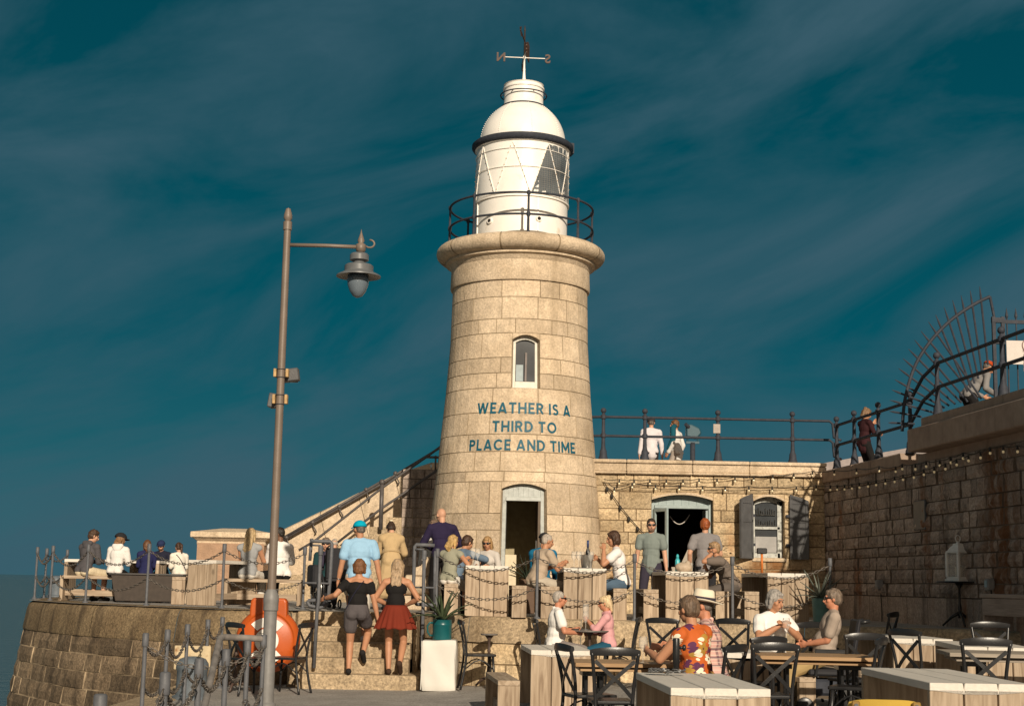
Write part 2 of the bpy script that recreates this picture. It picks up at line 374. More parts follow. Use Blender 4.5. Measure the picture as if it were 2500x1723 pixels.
M['wtop'] = plain('white table paint', (0.62, 0.575, 0.51), rough=0.55, var=0.07, scale=4, stretch=(8, 0.8, 8), bump=0.15, bscale=6, dirt=((0.45, 0.38, 0.3), 5, 0.66))
M['oak'] = woodmat('oak table top', (0.40, 0.255, 0.135), (0.29, 0.175, 0.085), knots=False, axis=(0.7, 9, 9), rough=0.5)
M['glass'] = glassmat('clear glass', alpha=0.12)
M['pane'] = plain('dark window glass', (0.05, 0.055, 0.06), rough=0.08, var=0.35, scale=2, spec=0.6)
M['orange'] = plain('orange plastic', (0.44, 0.082, 0.012), rough=0.42, var=0.10, scale=4, bump=0.05, bscale=30)
M['bulb'] = plain('bulb glass', (0.75, 0.66, 0.46), rough=0.1, var=0.1, spec=0.8)
M['cable'] = plain('cable rubber', (0.02, 0.018, 0.016), rough=0.6)
# ================================================================ masonry
def ashlar(mb, fn, s0, s1, courses, wmin, wmax, holes=(), gap=0.009, dep=0.014, bulge=0.0, seed=1, scale=1.0, nx=2, ny=2, seg=None):
    """blocks with sunk joints on a mapped surface fn(s, h, outward); courses = heights from bottom to top"""
    rd = random.Random(seed); cs = list(courses)
    for (a, b, c, d) in holes:
        for e in (c, d):
            if cs[0] < e < cs[-1]:
                k = min(range(1, len(cs) - 1), key=lambda i: abs(cs[i] - e)); cs[k] = e
    for h0, h1 in zip(cs, cs[1:]):
        if h1 - h0 < 0.02: continue
        iv = [(s0, s1)]
        for (a, b, c, d) in holes:
            if c < h1 - 0.01 and d > h0 + 0.01:
                nv = []
                for p, q in iv:
                    if b <= p or a >= q: nv.append((p, q)); continue
                    if a - p > 0.01: nv.append((p, a))
                    if q - b > 0.01: nv.append((b, q))
                iv = nv
        for p, q in iv:
            x = p
            first = True
            while x < q - 1e-6:
                w = rd.uniform(wmin, wmax) * (0.3 + 0.7 * rd.random() if first else 1); first = False
                e = x + w
                if q - e < wmin * 0.5: e = q
                cell(mb, fn, x, e, h0, h1, gap, dep, bulge, rd, scale, nx if not seg else max(2, int((e - x) / seg)), ny)
                x = e
def cell(mb, fn, a, b, c, d, gap, dep, bulge, rd, scale, nx, ny):
    gs = gap / scale; mb.cr = rd.random()
    g = min(gs, (b - a) * 0.3); gh = min(gap, (d - c) * 0.3)
    P = lambda s, h, o: fn(s, h, o)
    W = nx + 1; vs = []
    off = bulge * rd.uniform(-0.3, 0.5)
    xs = [a + g + (b - a - 2 * g) * i / nx for i in range(W)]; hs = [c + gh + (d - c - 2 * gh) * j / ny for j in range(ny + 1)]
    for h in hs:
        for x in xs:
            edge = h in (hs[0], hs[-1]) or x in (xs[0], xs[-1])
            o = 0.0 if not bulge else (off + (rd.uniform(-0.35, 0.1) if edge else rd.uniform(0.2, 1.0)) * bulge)
            vs.append(P(x, h, o))
    fs = [(j * W + i, j * W + i + 1, (j + 1) * W + i + 1, (j + 1) * W + i) for j in range(ny) for i in range(nx)]
    # sunk joint all round
    ring = [(i, 0) for i in range(nx)] + [(nx, j) for j in range(ny)] + [(nx - i, ny) for i in range(nx)] + [(0, ny - j) for j in range(ny)]
    n0 = len(vs)
    for i, j in ring:
        x = a if i == 0 else (b if i == nx else xs[i]); h = c if j == 0 else (d if j == ny else hs[j])
        vs.append(P(x, h, -dep))
    K = len(ring); nf = len(fs)
    for k in range(K):
        i, j = ring[k]; i2, j2 = ring[(k + 1) % K]
        fs.append((n0 + k, n0 + (k + 1) % K, j2 * W + i2, j * W + i))
    mb.add(vs, fs)
    mb.m[-K:] = [1] * K
def arc_fill(mb, fn, a, b, hs, hc, top, o0, o1, n=8):
    """stone piece over an arched opening: arch springs at hs, crown hc, flat top"""
    pts = [(lerp(a, b, i / n), hs + (hc - hs) * (1 - (2 * i / n - 1) ** 2)) for i in range(n + 1)]
    for (x0, y0), (x1, y1) in zip(pts, pts[1:]):
        q = [(x0, y0), (x1, y1), (x1, top), (x0, top)]
        mb.prism(q, lambda s, h: fn(s, h, o0), lambda s, h: fn(s, h, o1))
def reveal(mb, fn, a, b, c, hs, hc, o0, o1, n=8):
    """inner faces of an opening from depth o0 to o1 (jambs, sill, arched head)"""
    path = [(a, c), (a, hs)] + [(lerp(a, b, i / n), hs + (hc - hs) * (1 - (2 * i / n - 1) ** 2)) for i in range(1, n)] + [(b, hs), (b, c)]
    path.append(path[0])
    for p, q in zip(path, path[1:]):
        mb.add([fn(*p, o0), fn(*q, o0), fn(*q, o1), fn(*p, o1)], [(0, 1, 2, 3)])
def poly_arch(a, b, c, hs, hc, n=8):
    return [(a, c), (b, c), (b, hs)] + [(lerp(b, a, i / n), hs + (hc - hs) * (1 - (2 * i / n - 1) ** 2)) for i in range(1, n)] + [(a, hs)]

# ================================================================ lighthouse
AX = V((at_y((1272.1, 701.6), 26.8).x + at_y((1256, 1330), 26.8).x) / 2, 26.8, 0)
def hz(p, r): return at_y(p, 26.8 - r).z
_prof = []
for yy, l, r_ in ((260, 238, 1000), (560, 228, 1002), (850, 205, 1018), (1050, 180, 1030), (1250, 160, 1045), (1450, 135, 1062)):
    rad = (r_ - l) / 2 / 2.28 * 26.8 / FPX
    _prof.append((at_y(y1((l + r_) / 2, yy), 26.8).z, rad))
_prof = sorted(_prof); _prof.insert(0, (0.9, _prof[0][1] + 0.09))
def TR(h): return interp(h, _prof)
def tfn(s, h, o): r = TR(h) + o; return V(AX.x + r * sin(s), AX.y - r * cos(s), h)
lh = thing('lighthouse', 'stone lighthouse with white lantern room and teal slogan on its tapering tower', 'lighthouse', (AX.x, AX.y, 1.0))
def lpart(mb, name, mats, **k):
    o = mb.build(name, mats, **k); o.parent = lh; o.matrix_parent_inverse = Matrix.Translation(-lh.location); return o
ZT = hz(y1(660, 185), 1.27)                                             # top of the coursed shaft
def sang(p, r): return math.asin(max(-1, min(1, (at_y(p, 26.8 - r * 0.97).x - AX.x) / r)))
# window and door openings
wz0, wz1, wzs = hz(y1(645, 790), 1.35), hz(y1(648, 492), 1.32), hz(y1(600, 518), 1.32)
ws0, ws1 = sang(y1(568, 650), 1.34), sang(y1(728, 650), 1.34)
dz1, dzs = hz(y1(635, 1322), 1.5), hz(y1(520, 1350), 1.5)
ds0, ds1 = sang(y1(509, 1450), 1.52), sang(y1(762, 1450), 1.52); dz0 = 1.0
nC = 17; rdt = random.Random(77); cs = [1.0 + (ZT - 1.0) * (i + (rdt.uniform(-.12, .12) if 0 < i < nC else 0)) / nC for i in range(nC + 1)]
wtop, dtop = wz1 + 0.03, dz1 + 0.03
mb = MB()
ashlar(mb, tfn, -pi, pi, cs, 0.24, 0.66, holes=[(ws0, ws1, wz0, wtop), (ds0, ds1, dz0, dtop)], gap=0.008, dep=0.009, seed=11, scale=1.4, seg=0.11, ny=1)
mb.cr = 0.5
arc_fill(mb, tfn, ws0, ws1, wzs, wz1, wtop, 0.0, -0.20); arc_fill(mb, tfn, ds0, ds1, dzs, dz1, dtop, 0.0, -0.22)
reveal(mb, tfn, ws0, ws1, wz0, wzs, wz1, -0.013, -0.24); reveal(mb, tfn, ds0, ds1, dz0, dzs, dz1, -0.013, -0.30)
lpart(mb, 'tower_shaft', [M['granite'], M['mortar']])
# smooth band and cornice under the gallery
zb0, zb1 = ZT, hz(y1(660, 62), 1.3)
zr_top = hz(z8(650, 1290), 1.42); zr_bot = hz(y1(660, 38), 1.5)
mb = MB(); r0 = TR(ZT) + 0.035
mb.cr = 0.6
mb.lathe([(r0 - 0.3, ZT - 0.01), (r0, ZT - 0.005), (r0 + 0.012, ZT + 0.03), (r0 + 0.0, zb1 - 0.03), (r0 + 0.02, zb1), (r0 + 0.05, zb1 + 0.05), (r0 + 0.11, zb1 + 0.075), (r0 + 0.11, zb1 + 0.12), (r0 - 0.2, zb1 + 0.121)], 96, AX)
lpart(mb, 'cornice', M['granite'], smooth=True, autosm=35)
ZR = zb1 + 0.12; RC, RM, RV = 1.375, 0.205, 0.16
mb = MB()
for k in range(9):
    mb.cr = random.random(); a0 = 2 * pi * k / 9 + 0.28; a1 = a0 + 2 * pi / 9; g = 0.009
    pr = []
    for i in range(15):
        t = -pi / 2 + pi * i / 14
        pr.append((RC + RM * cos(t), ZR + RV + RV * sin(t)))
    pr = [(0.9, ZR)] + pr + [(0.8, ZR + RV * 2)]
    mb.lathe(pr, 12, AX, a0=a0 + g, a1=a1 - g)
lpart(mb, 'gallery', M['granite'], smooth=True, autosm=40)
mb = MB(); mb.lathe([(0.85, ZR + 0.01)] + [(RC + (RM - 0.013) * cos(-pi / 2 + pi * i / 14), ZR + RV + (RV - 0.013) * sin(-pi / 2 + pi * i / 14)) for i in range(15)] + [(0.8, ZR + RV * 1.95)], 96, AX)
lpart(mb, 'gallery_core', M['mortar'], smooth=True, autosm=40)
ZG = ZR + RV * 2
# lantern
zmur = hz(z8(650, 1048), 0.88); zgl1 = hz(z8(650, 728), 0.9); zdome0 = zgl1 + 0.12
zch0 = hz(z8(680, 512), 0.4); zch1 = hz(z8(680, 386), 0.4)
rl = 0.865
mb = MB()
mb.lathe([(rl + 0.02, ZG - 0.03), (rl + 0.02, ZG + 0.04), (rl, ZG + 0.045), (rl, zmur - 0.03), (rl + 0.03, zmur - 0.025), (rl + 0.03, zmur), (rl + 0.005, zmur + 0.004), (rl + 0.005, zgl1), (rl + 0.04, zgl1 + 0.02)], 72, AX)
for k in range(4):                                                   # plate seams on the murette
    a = k * pi / 2 + 0.35
    mb.bar(V(AX.x + (rl + 0.003) * sin(a), AX.y - (rl + 0.003) * cos(a), ZG + 0.06), V(AX.x + (rl + 0.003) * sin(a), AX.y - (rl + 0.003) * cos(a), zmur - 0.04), 0.03, 0.012)
lan = lpart(mb, 'lantern_room', M['white'], smooth=True, autosm=30)
def lsub(mb, name, mats, par, **k):
    o = mb.build(name, mats, **k); o.parent = par; return o
def dfn(a, z, o=0.0): return V(AX.x + (rl + 0.005 + o) * sin(a), AX.y - (rl + 0.005 + o) * cos(a), z)
def dline(mb, a0, z0, a1, z1_, r, n=10, o=0.006):
    mb.tube([dfn(lerp(a0, a1, i / n), lerp(z0, z1_, i / n), o) for i in range(n + 1)], r, 5)
mb = MB(); riv = MB()
T0, B0 = R(-12.6), R(10.3)
for k in range(8):
    at_, ab = T0 + k * pi / 4, B0 + k * pi / 4
    dline(mb, at_, zgl1 - 0.01, ab, zmur + 0.02, 0.010); dline(mb, ab - pi / 4, zmur + 0.02, at_, zgl1 - 0.01, 0.010)
    for i in range(1, 9):
        riv.ell(dfn(lerp(at_, ab, i / 9), lerp(zgl1, zmur, i / 9), 0.018), 0.011, 6)
        riv.ell(dfn(lerp(ab - pi / 4, at_, i / 9), lerp(zmur, zgl1, i / 9), 0.018), 0.011, 6)
lsub(mb, 'glazing_bars', M['white'], lan, smooth=True); lsub(riv, 'rivets', plain('rusty rivets', (0.45, 0.35, 0.24), var=0.4), lan)
mb = MB()
for zz in (zmur + 0.03, lerp(zmur, zgl1, 0.52), lerp(zmur, zgl1, 0.86)):
    mb.tube([dfn(2 * pi * i / 64, zz, 0.014) for i in range(64)], 0.007, 5, closed=True)
lsub(mb, 'guard_wire', M['white'], lan)
mb = MB(); ms = MB()
for k in (1, 2, 3):
    at_, ab, abp = T0 + k * pi / 4, B0 + k * pi / 4, B0 + (k - 1) * pi / 4
    atn = at_ + pi / 4; n = 10
    for i in range(n):
        f0, f1 = i / n, (i + 1) / n                                   # upright, then hanging triangle
        z0, z1_ = lerp(zmur + 0.02, zgl1 - 0.02, f0), lerp(zmur + 0.02, zgl1 - 0.02, f1)
        for (l0, r0_, l1, r1_) in ((lerp(abp, at_, f0), lerp(ab, at_, f0), lerp(abp, at_, f1), lerp(ab, at_, f1)), (lerp(ab, at_, f0), lerp(ab, atn, f0), lerp(ab, at_, f1), lerp(ab, atn, f1))):
            for j in range(4):
                a, b, c, d = lerp(l0, r0_, j / 4), lerp(l0, r0_, (j + 1) / 4), lerp(l1, r1_, (j + 1) / 4), lerp(l1, r1_, j / 4)
                mb.add([dfn(a, z0, .003), dfn(b, z0, .003), dfn(c, z1_, .003), dfn(d, z1_, .003)], [(0, 1, 2, 3)])
    for i in range(0, 26):                                             # wire mesh in front of the panes
        zz = lerp(zmur + 0.03, zgl1 - 0.03, i / 25); f = i / 25
        dline(ms, lerp(abp, at_, f), zz, lerp(ab, atn, f), zz, 0.0016, 6, 0.012)
    for i in range(1, 13):
        aa = lerp(abp, ab, i / 13)
        f = 1 - abs(0) ; f1 = min(1, max(0.05, (aa - abp) / (at_ - abp))) if aa < at_ else 1
        dline(ms, aa, zmur + 0.03, aa, lerp(zmur, zgl1 - 0.03, f1), 0.0016, 1, 0.012)
lsub(mb, 'pane', plain('lantern glass', (.10, .115, .125), rough=.12, var=.5, scale=1.6, spec=.6), lan, smooth=True); lsub(ms, 'wire_mesh', plain('grey wire', (.30, .28, .25)), lan)
mb = MB(); vent = MB()
for px in (475, 762):
    a = sang(z8(px, 1190), rl); zc = hz(z8(px, 1190), rl); c = V(AX.x + rl * sin(a), AX.y - rl * cos(a), zc); d = V(sin(a), -cos(a), 0)
    mb.tube([c, c + d * 0.03], [0.062, 0.055], 16); vent.tube([c + d * 0.02, c + d * 0.033], 0.034, 14)
lsub(mb, 'air_vent', M['white'], lan, smooth=True, autosm=40); lsub(vent, 'vent_hole', M['dark'], lan)
mb = MB(); rc = 0.965                                                 # dark gutter ring
mb.lathe([(rl, zgl1 + 0.02), (rl + 0.05, zgl1 + 0.02), (rc - 0.02, zgl1 + 0.045), (rc, zgl1 + 0.075), (rc, zgl1 + 0.125), (rc - 0.03, zgl1 + 0.15), (rc - 0.2, zgl1 + 0.17)], 72, AX)
mb.box(V(AX.x + 0.88, AX.y + 0.2, zgl1 + 0.16), (0.16, 0.24, 0.2), R(12))
lpart(mb, 'gutter_ring', M['iron2'], smooth=True, autosm=40)
mb = MB(); rd_, rn = 0.815, 0.365; zd0 = zgl1 + 0.15
hd = zch0 - zd0; mb.lathe([(rd_ * cos(t) if True else 0, zd0 + 0.86 * sin(t)) for t in [asn * math.acos(rn / rd_) / 14 for asn in range(15)]], 72, AX)
ztop_d = zd0 + 0.86 * sin(math.acos(rn / rd_))
for k in range(8):
    a = k * pi / 4 + 0.2
    for i in range(1, 22):
        t = i / 22 * math.acos(rn / rd_); rr = rd_ * cos(t) + 0.002
        mb.ell(V(AX.x + rr * sin(a), AX.y - rr * cos(a), zd0 + 0.86 * sin(t)), 0.010, 6)
lpart(mb, 'dome', M['white'], smooth=True, autosm=40)
zc1 = max(zch1, ztop_d + 0.42)
mb = MB()
mb.lathe([(rn + 0.035, ztop_d - 0.015), (rn + 0.02, ztop_d + 0.03), (rn + 0.01, ztop_d + 0.05), (rn + 0.01, zc1 - 0.1), (rn + 0.03, zc1 - 0.09), (rn + 0.03, zc1 - 0.06), (rn + 0.005, zc1 - 0.05), (rn + 0.005, zc1 - 0.02), (rn + 0.02, zc1), (0.06, zc1 + 0.05), (0, zc1 + 0.05)], 48, AX)
mb2 = MB(); mb2.lathe([(rn + .02, ztop_d - .03), (rn + .05, ztop_d - .025), (rn + .05, ztop_d + .0), (rn + .0, ztop_d + .005)], 48, AX); lpart(mb2, 'cowl_flashing', M['iron2'])
cow = lpart(mb, 'vent_cowl', M['white'], smooth=True, autosm=30)
mb = MB(); zz = zc1 - 0.2
mb.tube([V(AX.x + 0.44 * cos(2 * pi * i / 40), AX.y + 0.44 * sin(2 * pi * i / 40), zz) for i in range(40)], 0.012, 6, closed=True)
for k in range(6):
    a = k * pi / 3 + 0.5; mb.tube([V(AX.x + 0.37 * sin(a), AX.y - 0.37 * cos(a), zz + 0.03), V(AX.x + 0.44 * sin(a), AX.y - 0.44 * cos(a), zz)], 0.01, 5)
lsub(mb, 'cowl_ring', M['iron2'], cow)
# weather vane
vn = bpy.data.objects.new('weather_vane', None); COL.objects.link(vn); vn.parent = lh; vn.matrix_parent_inverse = Matrix.Translation(-lh.location)
zarm = at_y(z8(680, 246), 26.8).z; ztip = at_y(z8(684, 55), 26.8).z; z0 = zc1 + 0.03
def vsub(mb, name, mats, **k):
    o = mb.build(name, mats, **k); o.parent = vn; return o
mb = MB(); mb.lathe([(0.06, z0), (0.045, z0 + 0.06), (0.03, z0 + 0.14), (0.022, z0 + 0.28), (0.026, z0 + 0.3), (0.02, z0 + 0.33), (0.016, zarm - 0.03), (0.028, zarm - 0.02), (0.028, zarm + 0.03), (0, zarm + .032)], 12, AX)
vsub(mb, 'spindle_base', M['white'], smooth=True)
mb = MB(); mb.lathe([(.017, zarm + .03), (0.013, ztip - 0.12), (0.02, ztip - 0.1), (0.003, ztip)], 10, AX); vsub(mb, 'spindle', plain('dark vane iron', (.035, .022, .016), rough=.6, var=.3), smooth=True)

DIRN = V(-cos(R(4)), -sin(R(4)), 0); PERP = V(-DIRN.y, DIRN.x, 0)
mb = MB(); A_ = V(AX.x, AX.y, zarm)
mb.tube([A_ + DIRN * 0.40, A_ - DIRN * 0.40], 0.010, 8); mb.tube([A_ + PERP * 0.36, A_ - PERP * 0.36], 0.010, 8)
vsub(mb, 'cardinal_arm', M['white'])
bronze = plain('rusty vane letters', (0.07, 0.036, 0.022), rough=0.6, var=0.3)
def text_mesh(name, body, size, mat, extrude=0.01, offset=0.0, align='CENTER', spacing=1.0):
    cu = bpy.data.curves.new(name, 'FONT'); cu.body = body; cu.size = size; cu.extrude = extrude; cu.offset = offset; cu.align_x = align; cu.resolution_u = 4; cu.space_character = spacing
    t = bpy.data.objects.new(name + '_tmp', cu); COL.objects.link(t)
    dg = bpy.context.evaluated_depsgraph_get(); me = bpy.data.meshes.new_from_object(t.evaluated_get(dg))
    bpy.data.objects.remove(t); bpy.data.curves.remove(cu)
    me.name = name; me.materials.clear(); me.materials.append(mat)
    o = bpy.data.objects.new(name, me); COL.objects.link(o); return o
for ch, sg in (('N', 1), ('S', -1), ('E', 0), ('W', 2)):
    d = {1: DIRN, -1: -DIRN, 0: PERP, 2: -PERP}[sg]
    o = text_mesh('cardinal_letter', ch, 0.24, bronze, 0.012, 0.006)
    o.data.transform(Matrix.Translation((0, -0.085, 0)))
    rot = Matrix((-DIRN if sg in (1, -1) else PERP, V(0, 0, 1), (-DIRN if sg in (1, -1) else PERP).cross(V(0, 0, 1)))).transposed()
    if sg in (1, -1): rot = Matrix((DIRN, V(0, 0, 1), DIRN.cross(V(0, 0, 1)))).transposed()   # read from the far side
    o.data.transform(rot.to_4x4()); o.data.transform(Matrix.Translation(A_ + d * 0.45))
    o.parent = vn
VD = V(0.22, 0.975, 0); zv = lerp(zarm, ztip, 0.45)                    # arrow seen almost end on
mb = MB(); c = V(AX.x, AX.y, zv)
mb.tube([c - VD * 0.4 + V(0, 0, 0.12), c + VD * 0.4 - V(0, 0, 0.04)], 0.014, 6)
ux = VD
def vf(o): return lambda a, b: c + ux * a + V(0, 0, b) + V(VD.y, -VD.x, 0) * o
mb.prism([(0.1, -0.2), (0.42, -0.24), (0.42, 0.1), (0.3, 0.14), (0.1, 0.05)], vf(0.008), vf(-0.008))
mb.prism([(-0.3, 0.02), (-0.44, 0.16), (-0.3, 0.22), (-0.36, 0.12)], vf(0.008), vf(-0.008))
vsub(mb, 'wind_arrow', bronze)
# gallery railing
rail = bpy.data.objects.new('gallery_railing', None); COL.objects.link(rail); rail.parent = lh; rail.matrix_parent_inverse = Matrix.Translation(-lh.location)
RR = 1.345; zrt = hz(z8(690, 1038), RR); zrm = hz(z8(690, 1165), RR); zrb = ZG - 0.03
for k in range(8):
    a = R(5 + 45 * k); b = V(AX.x + RR * sin(a), AX.y - RR * cos(a), 0)
    mb = MB(); mb.lathe([(0.045, zrb), (0.04, zrb + 0.03), (0.026, zrb + 0.06), (0.022, zrm - 0.05), (0.036, zrm - 0.03), (0.036, zrm + 0.03), (0.022, zrm + 0.05), (0.020, zrt - 0.05), (0.034, zrt - 0.03), (0.034, zrt + 0.025), (0.02, zrt + 0.04), (0, zrt + 0.042)], 10, b)
    o = mb.build('post', M['iron2'], smooth=True, autosm=50); o.parent = rail
for zz in (zrt, zrm):
    mb = MB(); mb.tube([V(AX.x + RR * cos(2 * pi * i / 72), AX.y + RR * sin(2 * pi * i / 72), zz) for i in range(72)], 0.021, 8, closed=True)
    o = mb.build('rail', M['iron2'], smooth=True); o.parent = rail
# tower window
def tpl(mb, poly, o0, o1): return mb.prism(poly, lambda s, h: tfn(s, h, o0), lambda s, h: tfn(s, h, o1))
mb = MB(); e = 0.04; o0, o1 = -0.13, -0.19
wl, wr = ws0 + 0.004, ws1 - 0.004
tpl(mb, [(wl, wz0 + .01), (wl + e, wz0 + .01), (wl + e, wzs), (wl, wzs - .01)], o0, o1); tpl(mb, [(wr - e, wz0 + .01), (wr, wz0 + .01), (wr, wzs - .01), (wr - e, wzs)], o0, o1)
tpl(mb, [(wl + e, wz0 + .01), (wr - e, wz0 + .01), (wr - e, wz0 + .13), (wl + e, wz0 + .13)], o0 + .01, o1)
hd = [(lerp(wl, wr, i / 8), wzs + (wz1 - wzs) * (1 - (2 * i / 8 - 1) ** 2)) for i in range(9)]
for p, q in zip(hd, hd[1:]): tpl(mb, [(p[0], p[1] - .07), (q[0], q[1] - .07), (q[0], q[1] - .004), (p[0], p[1] - .004)], o0 + .004, o1)
wf = lpart(mb, 'window', plain('pale window paint', (0.62, 0.60, 0.53), var=0.1), bevel=0.004)
mb = MB(); tpl(mb, [(wl + .01, wz0 + .1), (wr - .01, wz0 + .1), (wr - .01, wzs), (wl + .01, wzs)], -0.165, -0.175); lsub(mb, 'pane', M['pane'], wf)
mb = MB(); tpl(mb, [(wl + e + .01, wz0 + .14), (lerp(wl, wr, .42), wz0 + .14), (lerp(wl, wr, .42), lerp(wz0, wzs, .5)), (wl + e + .01, lerp(wz0, wzs, .5))], -0.158, -0.163)
lsub(mb, 'blind', plain('pale blue blind', (0.30, 0.36, 0.38)), wf)
mb = MB(); mb.tube([tfn(lerp(wl, wr, .52), wz0 + .14, -.155), tfn(lerp(wl, wr, .54), lerp(wz0, wzs, .75), -.155)], 0.02, 6); lsub(mb, 'curtain', plain('grey curtain', (0.22, 0.19, 0.18)), wf)
# doorway
mb = MB(); o0, o1 = -0.10, -0.18; dl, dr = ds0 + 0.004, ds1 - 0.004; e = 0.045
zlin = hz(y1(640, 1418), 1.45)
tpl(mb, [(dl, dz0), (dl + e, dz0), (dl + e, dzs), (dl, dzs - .01)], o0, o1); tpl(mb, [(dr - e, dz0), (dr, dz0), (dr, dzs - .01), (dr - e, dzs)], o0, o1)
tpl(mb, [(dl + e, zlin), (dr - e, zlin), (dr - e, zlin + .07), (dl + e, zlin + .07)], o0 + .02, o1)
hd = [(lerp(dl, dr, i / 8), dzs + (dz1 - dzs) * (1 - (2 * i / 8 - 1) ** 2)) for i in range(9)]
for p, q in zip(hd, hd[1:]): tpl(mb, [(p[0], zlin + .07), (q[0], zlin + .07), (q[0], q[1] - .004), (p[0], p[1] - .004)], o0 - .02, o1)
dw = lpart(mb, 'doorway', plain('weathered blue grey door paint', (0.40, 0.42, 0.40), var=0.15, dirt=((0.25, 0.26, 0.25), 8, 0.6)), bevel=0.004)
mb = MB(); c0 = tfn(dr - e, 0, -0.19); c1 = c0 + V(-0.03, 0.72, 0)
mb.add([V(c0.x, c0.y, 1.0), V(c1.x, c1.y, 1.0), V(c1.x, c1.y, zlin), V(c0.x, c0.y, zlin), V(c0.x - .045, c0.y, 1.0), V(c1.x - .045, c1.y, 1.0), V(c1.x - .045, c1.y, zlin), V(c0.x - .045, c0.y, zlin)], [(0, 1, 2, 3), (4, 5, 6, 7), (0, 1, 5, 4), (3, 2, 6, 7), (0, 3, 7, 4), (1, 2, 6, 5)])
dd = lsub(mb, 'door', plain('dark brown door', (0.10, 0.07, 0.045)), dw)
mb = MB(); mb.tube([c0 + V(-.06, .12, 1.85), c0 + V(-.06, .12, 2.25)], 0.014, 6); lsub(mb, 'handle', M['white'], dd)
mb = MB(); cx = tfn((dl + dr) / 2, 0, -0.2)                          # lobby behind the doorway
mb.box(V(cx.x, cx.y + 0.95, 0.99), (1.1, 1.7, 0.02)); mb.box(V(cx.x, cx.y + 1.85, 2.1), (1.1, 0.04, 2.2)); mb.box(V(cx.x - 0.55, cx.y + 1.0, 2.1), (0.04, 1.66, 2.2)); mb.box(V(cx.x + 0.55, cx.y + 1.0, 2.1), (0.04, 1.66, 2.2)); mb.box(V(cx.x, cx.y + 1.0, 3.24), (1.1, 1.66, 0.04))
lsub(mb, 'lobby', plain('olive lobby plaster', (0.34, 0.28, 0.16), var=0.15), dw)
# slogan painted round the tower: even-stroke block capitals, one unit high
def arcp(cx, cy, rx, ry, a0, a1, n=14): return [(cx + rx * cos(R(lerp(a0, a1, i / n))), cy + ry * sin(R(lerp(a0, a1, i / n)))) for i in range(n + 1)]
SW = .19; hs_ = SW / 2
GL = {'I': (SW, [[(hs_, 0), (hs_, 1)]]), 'L': (.56, [[(hs_, 1), (hs_, 0)], [(0, hs_), (.56, hs_)]]), 'T': (.68, [[(.34, 0), (.34, 1)], [(0, 1 - hs_), (.68, 1 - hs_)]]),
      'E': (.58, [[(hs_, 0), (hs_, 1)], [(0, hs_), (.58, hs_)], [(0, 1 - hs_), (.58, 1 - hs_)], [(0, .5), (.52, .5)]]), 'H': (.76, [[(hs_, 0), (hs_, 1)], [(.76 - hs_, 0), (.76 - hs_, 1)], [(0, .5), (.76, .5)]]),
      'A': (.84, [[(.09, 0), (.42, 1)], [(.75, 0), (.42, 1)], [(.2, .27), (.64, .27)]]), 'W': (1.16, [[(.09, 1), (.34, 0)], [(.34, 0), (.58, 1)], [(.58, 1), (.82, 0)], [(.82, 0), (1.07, 1)]]),
      'M': (.94, [[(hs_, 0), (hs_, 1)], [(.94 - hs_, 0), (.94 - hs_, 1)], [(.07, 1), (.47, .22)], [(.87, 1), (.47, .22)]]), 'N': (.78, [[(hs_, 0), (hs_, 1)], [(.78 - hs_, 0), (.78 - hs_, 1)], [(.07, .97), (.71, .03)]]),
      'P': (.64, [[(hs_, 0), (hs_, 1)], [(0, 1 - hs_), (.34, 1 - hs_)] + arcp(.34, .695, .21, .21, 90, -90) + [(0, .485)]]), 'R': (.68, [[(hs_, 0), (hs_, 1)], [(0, 1 - hs_), (.34, 1 - hs_)] + arcp(.34, .695, .21, .21, 90, -90) + [(0, .485)], [(.34, .47), (.60, 0)]]),
      'D': (.76, [[(hs_, 0), (hs_, 1)], [(0, 1 - hs_), (.28, 1 - hs_)] + arcp(.28, .5, .385, .405, 90, -90) + [(0, hs_)]]), 'O': (.94, [arcp(.47, .5, .375, .405, 0, 360, 26)]), 'C': (.86, [arcp(.47, .5, .375, .405, 42, 318, 22)]),
      'S': (.62, [arcp(.31, .715, .205, .19, 25, 270, 12) + arcp(.31, .29, .215, .195, 90, -150, 12)])}
def word_mesh(txt, gap=.17, space=.36):
    quads = []; x = 0
    for ch in txt:
        if ch == ' ': x += space; continue
        w, strokes = GL[ch]
        for st_ in strokes:
            for (ax, ay), (bx, by) in zip(st_, st_[1:]):
                dx, dy = bx - ax, by - ay; l = hypot(dx, dy)
                if l < 1e-6: continue
                curved = len(st_) > 3; e = .015 if curved else 0
                ux_, uy_ = dx / l * e, dy / l * e; nx, ny = -dy / l * hs_, dx / l * hs_; ax_, ay_, bx_, by_ = ax - ux_, ay - uy_, bx + ux_, by + uy_
                m = max(1, int(l / .2))
                for k in range(m):
                    p, q = k / m, (k + 1) / m
                    A = (lerp(ax_, bx_, p), lerp(ay_, by_, p)); B = (lerp(ax_, bx_, q), lerp(ay_, by_, q))
                    quads.append([(x + A[0] + nx, A[1] + ny), (x + A[0] - nx, A[1] - ny), (x + B[0] - nx, B[1] - ny), (x + B[0] + nx, B[1] + ny)])
        x += w + gap
    return quads, x - gap
